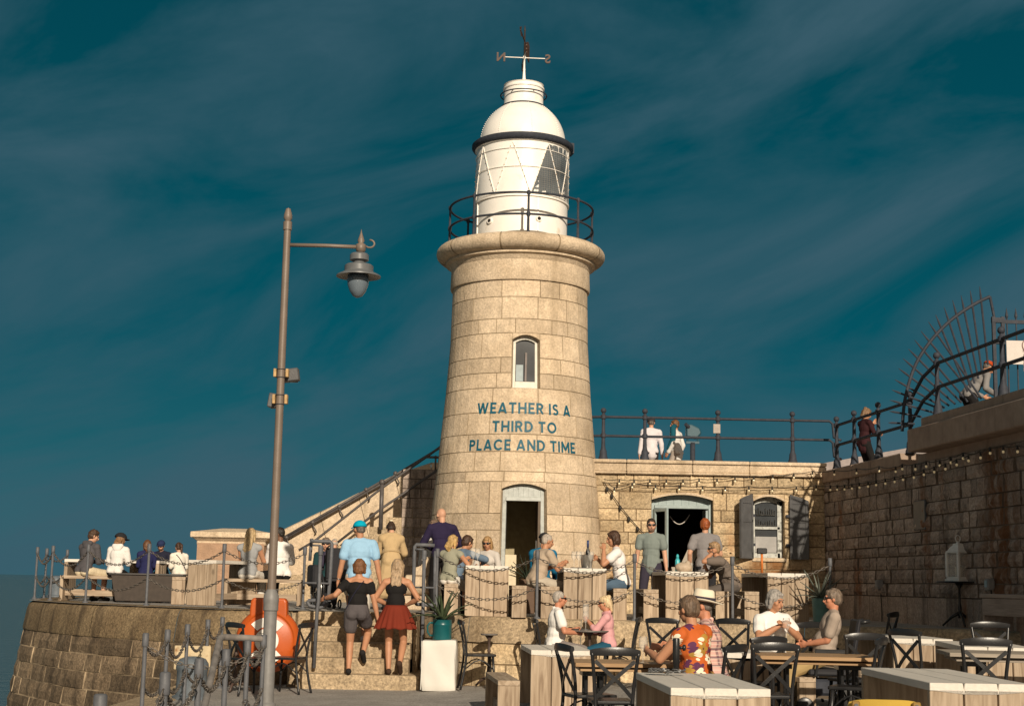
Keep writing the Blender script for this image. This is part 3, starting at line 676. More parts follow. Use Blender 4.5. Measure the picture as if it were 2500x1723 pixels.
for txt, pa, pb, py in (('WEATHER IS A', 377, 896, (870, 933)), ('THIRD TO', 461, 818, (974, 1036)), ('PLACE AND TIME', 333, 925, (1078, 1140))):
    zb_, zt_ = hz(y1(640, py[1]), 1.4), hz(y1(640, py[0]), 1.4); hh = zt_ - zb_; zc = (zb_ + zt_) / 2
    a0, a1 = sang(y1(pa, sum(py) / 2), TR(zc)), sang(y1(pb, sum(py) / 2), TR(zc)); x = 0
    wd_ = sum(.36 if c == ' ' else GL[c][0] + .17 for c in txt) - .17
    for ch in txt:
        if ch == ' ': x += .36; continue
        Q, w_ = word_mesh(ch); mb = MB()
        for qi, q in enumerate(Q):
            o_ = .004 + .0004 * (qi % 7)
            mb.add([tfn(lerp(a0, a1, (x + px_) / wd_), zb_ + min(1.0, max(0.0, y)) * hh, o_) for px_, y in q], [(0, 1, 2, 3)])
        lpart(mb, 'painted_letter', M['teal']); x += w_ + .17

# ================================================================ terrace, harbour wall, ground, water
EDGE_PX = [(62, 1463.4), (121, 1467.6), (206, 1473), (354, 1479), (539, 1486.5), (640, 1488.5), (722, 1489)]
edgeL = [on_t(p) for p in EDGE_PX]
edgeL = [V(-9.2, 34, 1.06), V(-9.35, 30.5, 1.06), V(edgeL[0].x - 0.55, edgeL[0].y + 2.2, 1.06), V(edgeL[0].x - 0.12, edgeL[0].y + 0.8, 1.06)] + edgeL
def smooth_poly(P, it=2):
    for _ in range(it):
        Q = [P[0]]
        for a, b in zip(P, P[1:]): Q += [a * 0.75 + b * 0.25, a * 0.25 + b * 0.75]
        Q.append(P[-1]); P = Q
    return P
edgeL = smooth_poly(edgeL, 2)
SX0, SX1, SY = edgeL[-1].x, on_t((1023, 1493.5)).x, 22.0       # stair opening
edgeR = [on_t(p) for p in ((1026, 1494.5), (1110, 1501), (1195, 1505), (1302.5, 1508), (1425, 1513), (1608, 1517), (1781, 1522), (2354, 1541))]
edgeR[-1] = V(7.3, edgeR[-1].y, 1.03)
edgeR = smooth_poly(edgeR, 1)
def along(P):
    d = [0.0]
    for a, b in zip(P, P[1:]): d.append(d[-1] + (b - a).length)
    def f(s):
        s = min(max(s, 0), d[-1] - 1e-6)
        for i in range(len(P) - 1):
            if s <= d[i + 1]:
                t = (s - d[i]) / (d[i + 1] - d[i]); p = P[i].lerp(P[i + 1], t)
                def nrm(k): k = min(max(k, 0), len(P) - 2); w = P[k + 1] - P[k]; return V(w.y, -w.x, 0).normalized()
                n = (nrm(i - 1) + nrm(i)).normalized() * (1 - t) + (nrm(i) + nrm(i + 1)).normalized() * t
                return p, n.normalized()
        return P[-1], nrm(len(P) - 2)
    return f, d[-1]
def wall_fn(P, batter=0.17, inset=0.0):
    f, L = along(P)
    def fn(s, h, o):                                         # h = depth below the top edge, negative
        p, n = f(s); q = p + n * (batter * (-h) + o + inset); return V(q.x, q.y, p.z + h)
    return fn, L
hw = thing('harbour_wall', 'curved battered harbour wall of dark stained granite blocks under the left terrace', 'wall', (-6, 24, 0))
def wchild(mb, name, mats, par, **k):
    o = mb.build(name, mats, **k); o.parent = par; o.matrix_parent_inverse = Matrix.Translation(-par.location); return o
fn, L = wall_fn(edgeL, 0.15, -0.03)
mb = MB(); ch = [-3.2 + 0.27 * i for i in range(11)] + [-0.50]
ch = [-0.50 - 0.265 * i for i in range(15, -1, -1)]
ashlar(mb, fn, 0, L, ch, 0.42, 0.95, gap=0.009, dep=0.010, bulge=0.03, seed=5, seg=0.16, ny=2)
wchild(mb, 'block_courses', [M['quay'], M['palejoint']], hw)
# cap stones with a rounded nose
mb = MB(); rd2 = random.Random(3); s = 0
while s < L - 0.02:
    e = min(L, s + rd2.uniform(1.6, 2.3)); mb.cr = rd2.random(); n = 10; ring = []
    prof = [(-0.505, -0.03), (-0.50, 0.012), (-0.47, 0.025), (-0.14, 0.022), (-0.06, 0.005), (-0.015, -0.045), (0.002, -0.12), (0.003, -0.6)]
    for i in range(n + 1):
        ss = lerp(s + 0.006, e - 0.006, i / n); ring.append([fn(ss, h, o) for h, o in prof])
    K = len(prof)
    mb.add([p for r_ in ring for p in r_], [(i * K + k, (i + 1) * K + k, (i + 1) * K + k + 1, i * K + k + 1) for i in range(n) for k in range(K - 1)])
    s = e
wchild(mb, 'cap_stone', M['cap'], hw, smooth=True, autosm=50)
tw = thing('terrace_wall', 'low granite wall with a big cap course right of the steps, holding up the terrace', 'wall', (2, 20.5, 0))
fnr, LR = wall_fn(edgeR, 0.06, -0.02)
mb = MB(); ashlar(mb, fnr, 0, LR, [-1.3, -0.98, -0.66, -0.36], 0.45, 1.0, gap=0.011, dep=0.02, bulge=0.02, seed=9, seg=0.16, ny=2)
wchild(mb, 'block_courses', [M['rough'], M['midjoint']], tw)
mb = MB(); s = 0
while s < LR - 0.02:
    e = min(LR, s + rd2.uniform(1.3, 1.9)); mb.cr = rd2.random(); n = 8; ring = []
    prof = [(-0.365, -0.02), (-0.36, 0.035), (-0.05, 0.02), (-0.012, 0.0), (0.002, -0.05), (0.003, -0.5)]
    for i in range(n + 1):
        ss = lerp(s + 0.004, e - 0.004, i / n); ring.append([fnr(ss, h, o) for h, o in prof])
    K = len(prof)
    mb.add([p for r_ in ring for p in r_], [(i * K + k, (i + 1) * K + k, (i + 1) * K + k + 1, i * K + k + 1) for i in range(n) for k in range(K - 1)])
    s = e
wchild(mb, 'cap_stone', M['step'], tw, smooth=True, autosm=50)
# terrace floor, strip by strip
mb = MB(); E = edgeL[2:] + edgeR; inner = []
for p, q in zip(E, E[1:]):
    if q.x <= p.x: continue
    mb.add([p + V(0, 0.05, -0.004), q + V(0, 0.05, -0.004), V(q.x, 44, q.z - 0.004), V(p.x, 44, p.z - 0.004)], [(0, 1, 2, 3)])
p = edgeL[2]; mb.add([V(-9.3, 30, 1.055), V(p.x, p.y, 1.055), V(p.x, 44, 1.055), V(-9.3, 44, 1.055)], [(0, 1, 2, 3)])
structure(mb.build('terrace', M['asphalt']))
# steps up to the terrace
st = thing('stone_steps', 'five worn granite steps rising to the terrace between two grey handrails', 'steps', (-2.1, 21.4, 0))
mb = MB(); xa, xb = SX0 + 0.02, SX1 - 0.02
for i in range(4):                                                     # treads 1..4 counted from the top
    z = zt(-2) - 0.21 * (i + 1); yf = 22.0 - 0.28 * (i + 1); mb.cr = random.random()
    a, b = (xa, xb) if i < 3 else (on_g((742, 1669)).x, on_g((1036, 1669)).x)
    mb.box(V((a + b) / 2, (yf + 22.3) / 2, z / 2 - 0.1), (b - a, 22.3 - yf, z + 0.2))
wchild(mb, 'step', M['step'], st, bevel=0.02, seg=2)
mb = MB(); mb.cr = 0.7; mb.box(V((xa + xb) / 2, 22.26, zt(-2) / 2 - .003), (xb - xa, 0.52, zt(-2)))
wchild(mb, 'landing', M['step'], st, bevel=0.02, seg=2)
# flank walls of the stair
mb = MB()
for xx, eY in ((SX0, edgeL[-1].y), (SX1, edgeR[0].y)):
    mb.box(V(xx + (0.0 if xx == SX0 else 0.02), 22.4, 0.42), (0.05, 1.3, 1.2))
wchild(mb, 'flank', M['step'], st)
# lower quay
mb = MB(); NX, NY = 44, 50; x0, x1, y0, y1_ = -4.35, 14, -6, 22.6
vs = []; quay_edge = lambda y: -4.35
for j in range(NY + 1):
    y = lerp(y0, y1_, j / NY)
    for i in range(NX + 1):
        x = lerp(quay_edge(y), x1, i / NX); vs.append(V(x, y, zg(x, y)))
mb.add(vs, [(j * (NX + 1) + i, j * (NX + 1) + i + 1, (j + 1) * (NX + 1) + i + 1, (j + 1) * (NX + 1) + i) for j in range(NY) for i in range(NX)])
structure(mb.build('quay_ground', M['asphalt'], smooth=True))
mb = MB()
for j in range(14):
    mb.cr = random.random(); mb.box(V(-4.35, -4 + j * 1.9 + 0.9, -0.14), (0.55, 1.885, 0.31))
structure(mb.build('quay_kerb', M['step'], bevel=0.03, seg=2))
mb = MB(); ashlar(mb, lambda s, h, o: V(-4.5 - o, s, h), -6, 21.6, [-5 + 0.3 * i for i in range(17)], 0.5, 1.0, gap=0.012, dep=0.02, bulge=0.02, seed=21, seg=0.3, ny=1)
q = mb.build('quay_wall', [M['quay'], M['palejoint']]); tag(q, 'dark block wall of the lower quay dropping to the water at lower left', 'wall')
# sea
mb = MB(); mb.add([V(-40000, -3000, -5), V(40000, -3000, -5), V(40000, 50000, -5), V(-40000, 50000, -5)], [(0, 1, 2, 3)])
mw, nt, p = newmat('sea water'); L_ = nt.links.new
p.inputs['Base Color'].default_value = (0.075, 0.115, 0.135, 1); p.inputs['Roughness'].default_value = 0.22; p.inputs['IOR'].default_value = 1.33
tc = node(nt, 'ShaderNodeTexCoord'); mpw = node(nt, 'ShaderNodeMapping'); mpw.inputs['Scale'].default_value = (0.5, 1.0, 1); L_(tc.outputs['Object'], mpw.inputs[0])
n1 = node(nt, 'ShaderNodeTexNoise'); n1.inputs['Scale'].default_value = 0.9; n1.inputs['Detail'].default_value = 7; n1.inputs['Roughness'].default_value = 0.6; L_(mpw.outputs[0], n1.inputs['Vector'])
bw = node(nt, 'ShaderNodeBump'); bw.inputs['Strength'].default_value = 1.0; bw.inputs['Distance'].default_value = 1.2; L_(n1.outputs['Fac'], bw.inputs['Height']); L_(bw.outputs[0], p.inputs['Normal'])
structure(mb.build('sea', mw))

# ================================================================ bar building on the right of the tower
YB = 26.5; XC = 5.72
bd = thing('stone_building', 'low granite bar building with arched hatch and shuttered window beside the tower', 'building', (3.5, YB, 1.0))
bfn = lambda s, h, o: V(s, YB - o, h)
PB = lambda X, Y: at_y(z6(X, Y), YB)
ztop = at_y(z6(1250, 583), YB).z; zc0 = at_y(z6(1250, 700), YB).z
hx0, hx1, hzs, hzc = PB(632, 900).x, PB(1128, 900).x, PB(0, 885).z, PB(880, 846).z
wx0, wx1, wzs2, wzc, wzb = PB(1452, 1000).x, PB(1704, 1000).x, PB(0, 900).z, PB(1575, 861).z, PB(1575, 1360).z
hzs = PB(632, 884).z; wzs2 = PB(1452, 897).z
mb = MB(); nb = 12; cs = [1.0 + (zc0 - 1.0) * i / nb for i in range(nb + 1)]
ashlar(mb, bfn, 1.0, XC, cs, 0.26, 0.66, holes=[(hx0, hx1, 1.0, hzc + .03), (wx0, wx1, wzb, wzc + .03)], gap=0.010, dep=0.018, bulge=0.02, seed=31, seg=0.11, ny=3)
mb.cr = 0.5
arc_fill(mb, bfn, hx0, hx1, hzs, hzc, hzc + .03, 0.0, -0.25); arc_fill(mb, bfn, wx0, wx1, wzs2, wzc, wzc + .03, 0.0, -0.25)
reveal(mb, bfn, hx0, hx1, 1.0, hzs, hzc, -0.018, -0.3); reveal(mb, bfn, wx0, wx1, wzb, wzs2, wzc, -0.018, -0.3)
wchild(mb, 'wall', [M['rough'], M['midjoint']], bd)
# fine arch ring line above the openings
for a, b, hs, hc in ((hx0, hx1, hzs, hzc), (wx0, wx1, wzs2, wzc)):
    mb = MB()
    for i in range(10):
        q = [(lerp(a, b, t), hs + (hc - hs) * (1 - (2 * t - 1) ** 2)) for t in (i / 10, (i + 1) / 10)]
        mb.prism([(q[0][0], q[0][1] - .012), (q[1][0], q[1][1] - .012), (q[1][0], q[1][1] + .028), (q[0][0], q[0][1] + .028)], lambda s, h: bfn(s, h, 0.03), lambda s, h: bfn(s, h, -0.1))
    wchild(mb, 'arch_trim', M['granite'], bd)
mb = MB(); x = 1.0; rdb = random.Random(4)
while x < XC + 0.02:
    e = min(XC + 0.03, x + rdb.uniform(1.0, 1.5)); mb.cr = rdb.random(); zc = lerp(zc0, ztop, 0.75)
    for (h0, h1, o) in ((zc0, zc0 + .045, .085), (zc0 + .045, zc - .004, .04), (zc, ztop, .075)):
        mb.box(V((x + e) / 2, YB + 0.3 - o / 2 - 0.001, (h0 + h1) / 2), (e - x - 0.008, 0.6 + o, h1 - h0 - 0.002))
    x = e
wchild(mb, 'coping', M['granite'], bd, bevel=0.012)
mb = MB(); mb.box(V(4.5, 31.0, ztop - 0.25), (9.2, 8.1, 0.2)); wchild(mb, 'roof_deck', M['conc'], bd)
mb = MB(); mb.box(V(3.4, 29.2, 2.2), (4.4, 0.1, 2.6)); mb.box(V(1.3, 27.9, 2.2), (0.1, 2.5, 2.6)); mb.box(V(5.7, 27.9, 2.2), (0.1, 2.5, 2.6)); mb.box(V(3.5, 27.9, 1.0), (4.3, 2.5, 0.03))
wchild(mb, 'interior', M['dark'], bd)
# hatch: frame, fanlight band, open casement on the left, counter and white boxes inside
mb = MB(); o0, o1 = -0.14, -0.22; e = 0.06
P2 = lambda mb, poly, o0, o1: mb.prism(poly, lambda s, h: bfn(s, h, o0), lambda s, h: bfn(s, h, o1))
hl, hr = hx0 + .004, hx1 - .004
P2(mb, [(hl, 1.0), (hl + e, 1.0), (hl + e, hzs - .02), (hl, hzs - .02)], o0, o1); P2(mb, [(hr - e, 1.0), (hr, 1.0), (hr, hzs - .02), (hr - e, hzs - .02)], o0, o1)
hd = [(lerp(hl, hr, i / 8), hzs + (hzc - hzs) * (1 - (2 * i / 8 - 1) ** 2)) for i in range(9)]
for p, q in zip(hd, hd[1:]): P2(mb, [(p[0], hzs - .16), (q[0], hzs - .16), (q[0], q[1] - .004), (p[0], p[1] - .004)], o0 - .03, o1)
P2(mb, [(hl + e, hzs - .16), (hr - e, hzs - .16), (hr - e, hzs - .10), (hl + e, hzs - .10)], o0 + .03, o0 - .03)
hf = wchild(mb, 'hatch_frame', M['frame'], bd, bevel=0.005)
def bsub(mb, name, mats, par, **k):
    o = mb.build(name, mats, **k); o.parent = par; return o
def leaf(mb, px, x0, w, ang, z0, z1_, t=0.04, fr=0.06):              # hinged frame swung out by ang
    d = V(cos(ang), -sin(ang), 0); b = V(x0, YB + 0.12, 0)
    for a0, a1, h0, h1 in ((0, fr, z0, z1_), (w - fr, w, z0, z1_), (fr, w - fr, z0, z0 + fr), (fr, w - fr, z1_ - fr, z1_), (fr, w - fr, lerp(z0, z1_, .5) - .02, lerp(z0, z1_, .5) + .02)):
        mb.bar(b + d * a0 + V(0, 0, (h0 + h1) / 2), b + d * a1 + V(0, 0, (h0 + h1) / 2), t, h1 - h0)
mb = MB(); leaf(mb, 0, hl + 0.05, 0.44, R(62), 1.05, hzs - .17); lf = bsub(mb, 'casement', M['frame'], hf, bevel=0.004)
mb = MB(); b = V(hr - .07, YB + 0.2, 0)
for k in (0, .44): mb.bar(b + V(-.01, k, 1.05), b + V(-.01, k, hzs - .17), .05, .05, up=V(0, 1, 0))
mb.bar(b + V(-.01, 0, hzs - .19), b + V(-.01, .44, hzs - .19), .04, .05); bsub(mb, 'casement', M['frame'], hf)
mb = MB(); a0 = V(hx0 + .4, YB + .6, hzs - .28); a1 = V(hx1 - .35, YB + .6, hzs - .24)
mb.tube([a0.lerp(a1, i / 10) - V(0, 0, .16 * (1 - (2 * i / 10 - 1) ** 2)) for i in range(11)], 0.008, 5); bsub(mb, 'light_strip', plain('pale rope light', (.6, .55, .5)), hf)
mb = MB(); mb.box(V((hx0 + hx1) / 2 + .05, YB + .75, 1.35), (hx1 - hx0 - .2, .45, .7)); bsub(mb, 'counter', plain('dark counter', (.05, .04, .035)), hf)
mb = MB(); mb.box(V(hx0 + .55, YB + .6, 1.78), (.28, .3, .16)); mb.box(V(hx0 + .78, YB + .9, 2.0), (.2, .03, .5), mtx=Matrix.Rotation(R(25), 3, 'Y')); bsub(mb, 'menu_board', plain('pale board', (.35, .30, .24)), hf)
# sash window
mb = MB(); wl, wr = wx0 + .004, wx1 - .004; e = 0.05; zm = lerp(wzb, wzs2, .52)
wfr = plain('flaking window paint', (.42, .43, .40), var=0.3, dirt=((.16, .15, .14), 14, 0.56))
for q in ([(wl, wzb), (wl + e, wzb), (wl + e, wzs2), (wl, wzs2)], [(wr - 2 * e, wzb), (wr, wzb), (wr, wzs2), (wr - 2 * e, wzs2)], [(wl + e, wzb), (wr - e, wzb), (wr - e, wzb + .09), (wl + e, wzb + .09)], [(wl + e, zm - .02), (wr - e, zm - .02), (wr - e, zm + .03), (wl + e, zm + .03)]): P2(mb, q, -.15, -.2)
hd = [(lerp(wl, wr, i / 8), wzs2 + (wzc - wzs2) * (1 - (2 * i / 8 - 1) ** 2)) for i in range(9)]
for p, q in zip(hd, hd[1:]): P2(mb, [(p[0], p[1] - .1), (q[0], q[1] - .1), (q[0], q[1] - .004), (p[0], p[1] - .004)], -.15, -.2)
wn = wchild(mb, 'window', wfr, bd, bevel=0.004)
mb = MB(); P2(mb, poly_arch(wl + .01, wr - .01, wzb + .02, wzs2 - .02, wzc - .03), -.185, -.19); bsub(mb, 'pane', M['pane'], wn)
mb = MB(); P2(mb, [(wl + e + .01, wzb + .1), (wr - 2 * e - .01, wzb + .1), (wr - 2 * e - .01, lerp(wzb, zm, .72)), (wl + e + .01, lerp(wzb, zm, .72))], -.178, -.183); bsub(mb, 'blind', plain('grey blind', (.30, .29, .28), var=.25, scale=3), wn)
mb = MB()
for zz in (lerp(zm, wzs2, .12), lerp(zm, wzs2, .52)):
    mb.cm = 0; mb.box(V((wl + wr) / 2 - .03, YB + .165, zz - .012), (wr - wl - .2, .03, .018))
    for i in range(9):
        xx = lerp(wl + .08, wr - .14, i / 8); mb.tube([V(xx, YB + .165, zz), V(xx, YB + .165, zz + random.uniform(.04, .13))], random.uniform(.006, .012), 6)
bsub(mb, 'shelf_of_glasses', plain('grey glassware', (.05, .05, .047), rough=.15, var=.6, scale=30), wn)
mb = MB(); P2(mb, [(wx0 - .03, wzb - .07), (wx1 + .03, wzb - .07), (wx1 + .03, wzb - .004), (wx0 - .03, wzb - .004)], .05, -.12); bsub(mb, 'sill', M['granite'], wn, bevel=.01)
for (xa_, xb_, zb_a, zt_a, hinge, ang) in ((PB(1325, 1000).x, PB(1430, 1000).x, PB(1380, 1358).z, PB(1400, 850).z, 'r', 40), (PB(1757, 1000).x, PB(1893, 1000).x, PB(1800, 1370).z, PB(1800, 876).z, 'l', 20)):
    mb = MB(); w = 0.335; ang = R(ang)
    hg = V(wx0 - .035, YB - .03, 0) if hinge == 'r' else V(wx1 + .10, YB - .03, 0); d = V(-cos(ang), -sin(ang), 0) if hinge == 'r' else V(cos(ang), -sin(ang), 0)
    n_ = V(-d.y, d.x, 0)
    if n_.y > 0: n_ = -n_
    zsp = wzs2 + .02; zcr = wzc + .03
    pts = [(0, wzb - .02), (w, wzb - .02), (w, zsp - .02)] + [(w * (1 - t), zsp - .02 + (zcr - zsp) * sin(t * pi / 2)) for t in (.33, .66)] + [(0, zcr)]
    mb.prism(pts, lambda a, b: hg + d * a + V(0, 0, b), lambda a, b: hg + d * a + V(0, 0, b) + n_ * .035)
    sh = wchild(mb, 'shutter', M['shutter'], bd, bevel=.004)
    mb = MB()
    for a0, a1, h0, h1 in ((.0, w, wzb - .02, wzb + .09), (.0, w, lerp(wzb, zsp, .6), lerp(wzb, zsp, .6) + .05), (0, .05, wzb, zsp), (w - .05, w, wzb, zsp - .02), (.05, w - .05, zsp - .08, zsp - .02)):
        o_ = .037; mb.prism([(a0, h0), (a1, h0), (a1, h1), (a0, h1)], lambda a, b: hg + d * a + V(0, 0, b) + n_ * .03, lambda a, b: hg + d * a + V(0, 0, b) + n_ * (.046 + .0015 * (a0 > 0)))
    bsub(mb, 'panel_frame', M['shutter'], sh)
    for zz in (lerp(wzb, zsp, .22), lerp(wzb, zsp, .72)):
        mb = MB(); mb.box(hg + V(-.03 if hinge == 'l' else .02, .0, zz), (.09, .05, .05)); mb.tube([hg + V(0, -.0, zz - .06), hg + V(0, 0, zz + .06)], .018, 8); bsub(mb, 'hinge', M['iron2'], sh)

# ================================================================ tall retaining wall on the right
rw = thing('retaining_wall', 'tall shaded wall of brown rubble blocks running along the right side', 'wall', (6.5, 22, 1.0))
WM = 0.10
wfn = lambda s, h, o: V(XC + WM * s - o, YB - s - WM * o, h)                 # s = metres towards the camera
wz_top = 3.42
mb = MB(); rdc = random.Random(12); cs = [1.0, 1.42] + [1.42 + (wz_top - 1.42) * (i + (rdc.uniform(-.2, .2) if i < 10 else 0)) / 10 for i in range(1, 11)]
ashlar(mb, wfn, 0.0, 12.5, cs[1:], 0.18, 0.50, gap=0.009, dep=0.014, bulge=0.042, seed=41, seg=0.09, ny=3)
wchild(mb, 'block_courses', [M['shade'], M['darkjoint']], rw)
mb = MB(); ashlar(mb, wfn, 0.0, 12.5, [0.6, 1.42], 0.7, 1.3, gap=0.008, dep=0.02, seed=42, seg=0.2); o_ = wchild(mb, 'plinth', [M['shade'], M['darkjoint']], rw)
mb = MB(); s = -0.3
rdw = random.Random(8)
while s < 3.6:
    e = s + rdw.uniform(.9, 1.3); mb.cr = rdw.random() * .5
    a, b = wfn(s, 0, .06), wfn(e - .008, 0, .06); d = V(1, WM, 0).normalized()
    mb.add([V(a.x, a.y, wz_top - .02), V(b.x, b.y, wz_top - .02), V(b.x, b.y, wz_top + .20), V(a.x, a.y, wz_top + .20)] + [p_ + d * .62 for p_ in (V(a.x, a.y, wz_top - .02), V(b.x, b.y, wz_top - .02), V(b.x, b.y, wz_top + .20), V(a.x, a.y, wz_top + .20))], [(0, 1, 2, 3), (4, 5, 6, 7), (0, 1, 5, 4), (2, 3, 7, 6), (0, 3, 7, 4), (1, 2, 6, 5)])
    s = e
wchild(mb, 'coping', M['conc'], rw, bevel=.02)
# concrete parapet beam that overhangs nearer the camera
ps = lambda Xz, Yz, o=.25: at_wall(z7(Xz, Yz), o)
def at_wall(p, o=0.0):
    d = ray(*p); n = V(-1, -WM, 0).normalized(); q0 = wfn(0, 0, o); t = (q0 - V(0, 0, EYE)).dot(V(n.x, n.y, 0)) / (d.dot(n)); return V(0, 0, EYE) + d * t
q0, q1, q2, q3 = ps(835, 1215), ps(835, 1062), ps(1596, 1022), ps(1596, 778)
sA = (YB - q0.y); sB = 12.5
zbot, zfc = (q0.z + q2.z) / 2, (q1.z + ps(1596, 850).z) / 2
ztp = (at_wall(z7(885, 1000), .19).z + at_wall(z7(1596, 778), .19).z) / 2
mb = MB()
def beam(mb, s0, s1, z0, z1_, o, back):
    P = [wfn(s, z, oo) for s in (s0, s1) for oo in (o, back) for z in (z0, z1_)]
    mb.add(P, [(0, 1, 3, 2), (4, 6, 7, 5), (0, 4, 5, 1), (2, 3, 7, 6), (0, 2, 6, 4), (1, 5, 7, 3)])
beam(mb, sA, sB, zbot, zfc, .25, -1.0)
wchild(mb, 'parapet_beam', M['conc'], rw, bevel=.015)
mb = MB(); beam(mb, sA + .35, sB, zfc - .002, ztp, .17, -1.0); wchild(mb, 'parapet_band', M['conc'], rw, bevel=.015)
mb = MB(); beam(mb, sA - .3, sB, wz_top - .3, zbot - .003, -.03, -.8); wchild(mb, 'beam_backing', M['conc'], rw)
mb = MB(); beam(mb, -.4, 12.5, .6, wz_top - .02, -.05, -.5); wchild(mb, 'wall_core', M['conc'], rw)
mb = MB(); mb.cr = .4; mb.prism([(6.0, 16.6), (8.2, 16.6), (8.2, 13.0), (5.6, 13.0)], lambda a, b: V(a, b, 3.3), lambda a, b: V(a, b, ztp + .1)); wchild(mb, 'shade_slab', M['conc'], rw)  # unseen slab added out of view to shade the terrace floor
# plaque on the wall
c = at_wall(z5(1100, 118), 0.02); mb = MB(); mb.box(c, (.04, .46, .44), mtx=Matrix.Rotation(math.atan(WM), 3, 'Z')); tag(mb.build('wall_plaque', plain('slate grey plaque', (.075, .078, .085), rough=.4, var=.2), bevel=.012), 'blank slate grey metal plaque fixed high on the shaded right wall', 'plaque')
for (X, Y, lab) in ((783, 655, 'grey electric socket box with a cable, on the right wall left of the lantern'), (1638, 655, 'grey socket box with pale blue label on the right wall beside the lantern')):
    c = at_wall(z5(X, Y), .05); t = thing('socket_box', lab, 'socket box', c, math.atan(WM), 'socket boxes on the right wall')
    mb = MB(); mb.box((0, 0, 0), (.1, .12, .15)); mb.build('box', plain('grey plastic', (.22, .22, .22)), t, bevel=.012)
    mb = MB(); mb.box((-.055, 0, .01), (.012, .07, .09)); mb.build('cover', plain('pale blue cover', (.25, .38, .45)) if X > 1000 else plain('grey cover', (.27, .27, .27)), t, bevel=.004)
    mb = MB(); mb.tube([(.02, 0, -.07), (.03, -.01, -.4), (.03, 0, -.62)], .009, 6); mb.build('cable', M['cable'], t)

# upper level behind the railing: parapet of the ramp
mb = MB(); a, b = at_y(z7(250, 1285), 35), at_y(z7(900, 1168), 35)
mb.prism([(a.x - 1.5, 2.5), (b.x + 3, 2.5), (b.x + 3, b.z + .35), (b.x, b.z), (a.x, a.z), (a.x - 1.5, a.z - .25)], lambda s, h: V(s, 35, h), lambda s, h: V(s, 35.5, h))
mb.cr = .5
tag(mb.build('ramp_parapet', M['render']), 'smooth grey rendered parapet rising behind the upper walkway on the right', 'wall')

# ================================================================ stair to the upper level, left of the tower
sw = thing('pier_stair', 'granite stair with sloping parapet climbing behind the left of the lighthouse', 'stairs', (-3, 27.5, 1.0))
YS = 32.5
a0, a1, a2, a3 = at_y(y3(340, 935), YS), at_y(y3(1290, 470), YS), at_y(y3(1630, 302), YS), at_y(y3(1830, 298), YS)
slope = [a0, at_y(y3(700, 765), YS), at_y(y3(1000, 618), YS), a1, a2, a3 + V(1.2, 0, 0)]
mb = MB()
fx = lambda y: (lambda s, h: V(s, y, h))
cuts = [0, .18, .36, .53, .70, .86, 1.0]
def top_at(x): return interp(x, [(p.x, p.z) for p in slope])
xs_ = [lerp(slope[0].x, slope[-1].x, t) for t in cuts]
for i in range(len(cuts) - 1):                                        # slanting slabs, joints square to the slope
    mb.cr = random.random(); k = 0.30
    xl, xr = xs_[i], xs_[i + 1]; g = .006
    sl = lambda x: x + (0.62 if 0 < x - slope[0].x < 4.2 else 0.0)
    zl, zr = top_at(xl), top_at(xr)
    bl = xl + .55 * (zl - 1.0) * (i > 0) * .5; br = xr + .55 * (zr - 1.0) * .5 * (i < len(cuts) - 2)
    q = [(bl + g, 1.0), (br - g, 1.0), (xr - g, zr - .1), (xl + g, zl - .1)]
    mb.prism(q, fx(YS - .02), fx(YS + .5))
    prof = [(-.1, -.02), (-.03, .0), (0, .08), (.02, .25), (0, .5)]
    for (h0, d0), (h1, d1) in zip(prof, prof[1:]):
        mb.add([V(xl + g, YS + d0, zl + h0), V(xr - g, YS + d0, zr + h0), V(xr - g, YS + d1, zr + h1), V(xl + g, YS + d1, zl + h1)], [(0, 1, 2, 3)])
wchild(mb, 'parapet', M['granite'], sw)
p0 = at_y(y3(1460, 822), 31.2)
prof_ = [(0.35, .8)]; lo = None
for i in range(-12, 5):
    xx = p0.x - .31 + i * .335; zz = p0.z + i * .206
    if zz < 1.08: continue
    if lo is None: lo = xx; prof_ = [(.35, .8), (xx, .8)]
    prof_ += [(xx, zz), (xx + .335, zz)]
prof_[-1] = (.35, prof_[-1][1])
for k in range(0, len(prof_) - 2, 2):
    pass
mb = MB(); mb.cr = .5; mb.prism(prof_, lambda a, b: V(a, 31.17, b), lambda a, b: V(a, 32.47, b))
wchild(mb, 'steps', M['step'], sw, bevel=.012)
mb = MB()
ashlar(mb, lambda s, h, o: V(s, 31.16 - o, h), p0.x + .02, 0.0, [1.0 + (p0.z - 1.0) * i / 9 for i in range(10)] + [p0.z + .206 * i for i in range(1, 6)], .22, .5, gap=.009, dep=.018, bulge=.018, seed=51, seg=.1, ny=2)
wchild(mb, 'spandrel', [M['shade'], M['darkjoint']], sw)
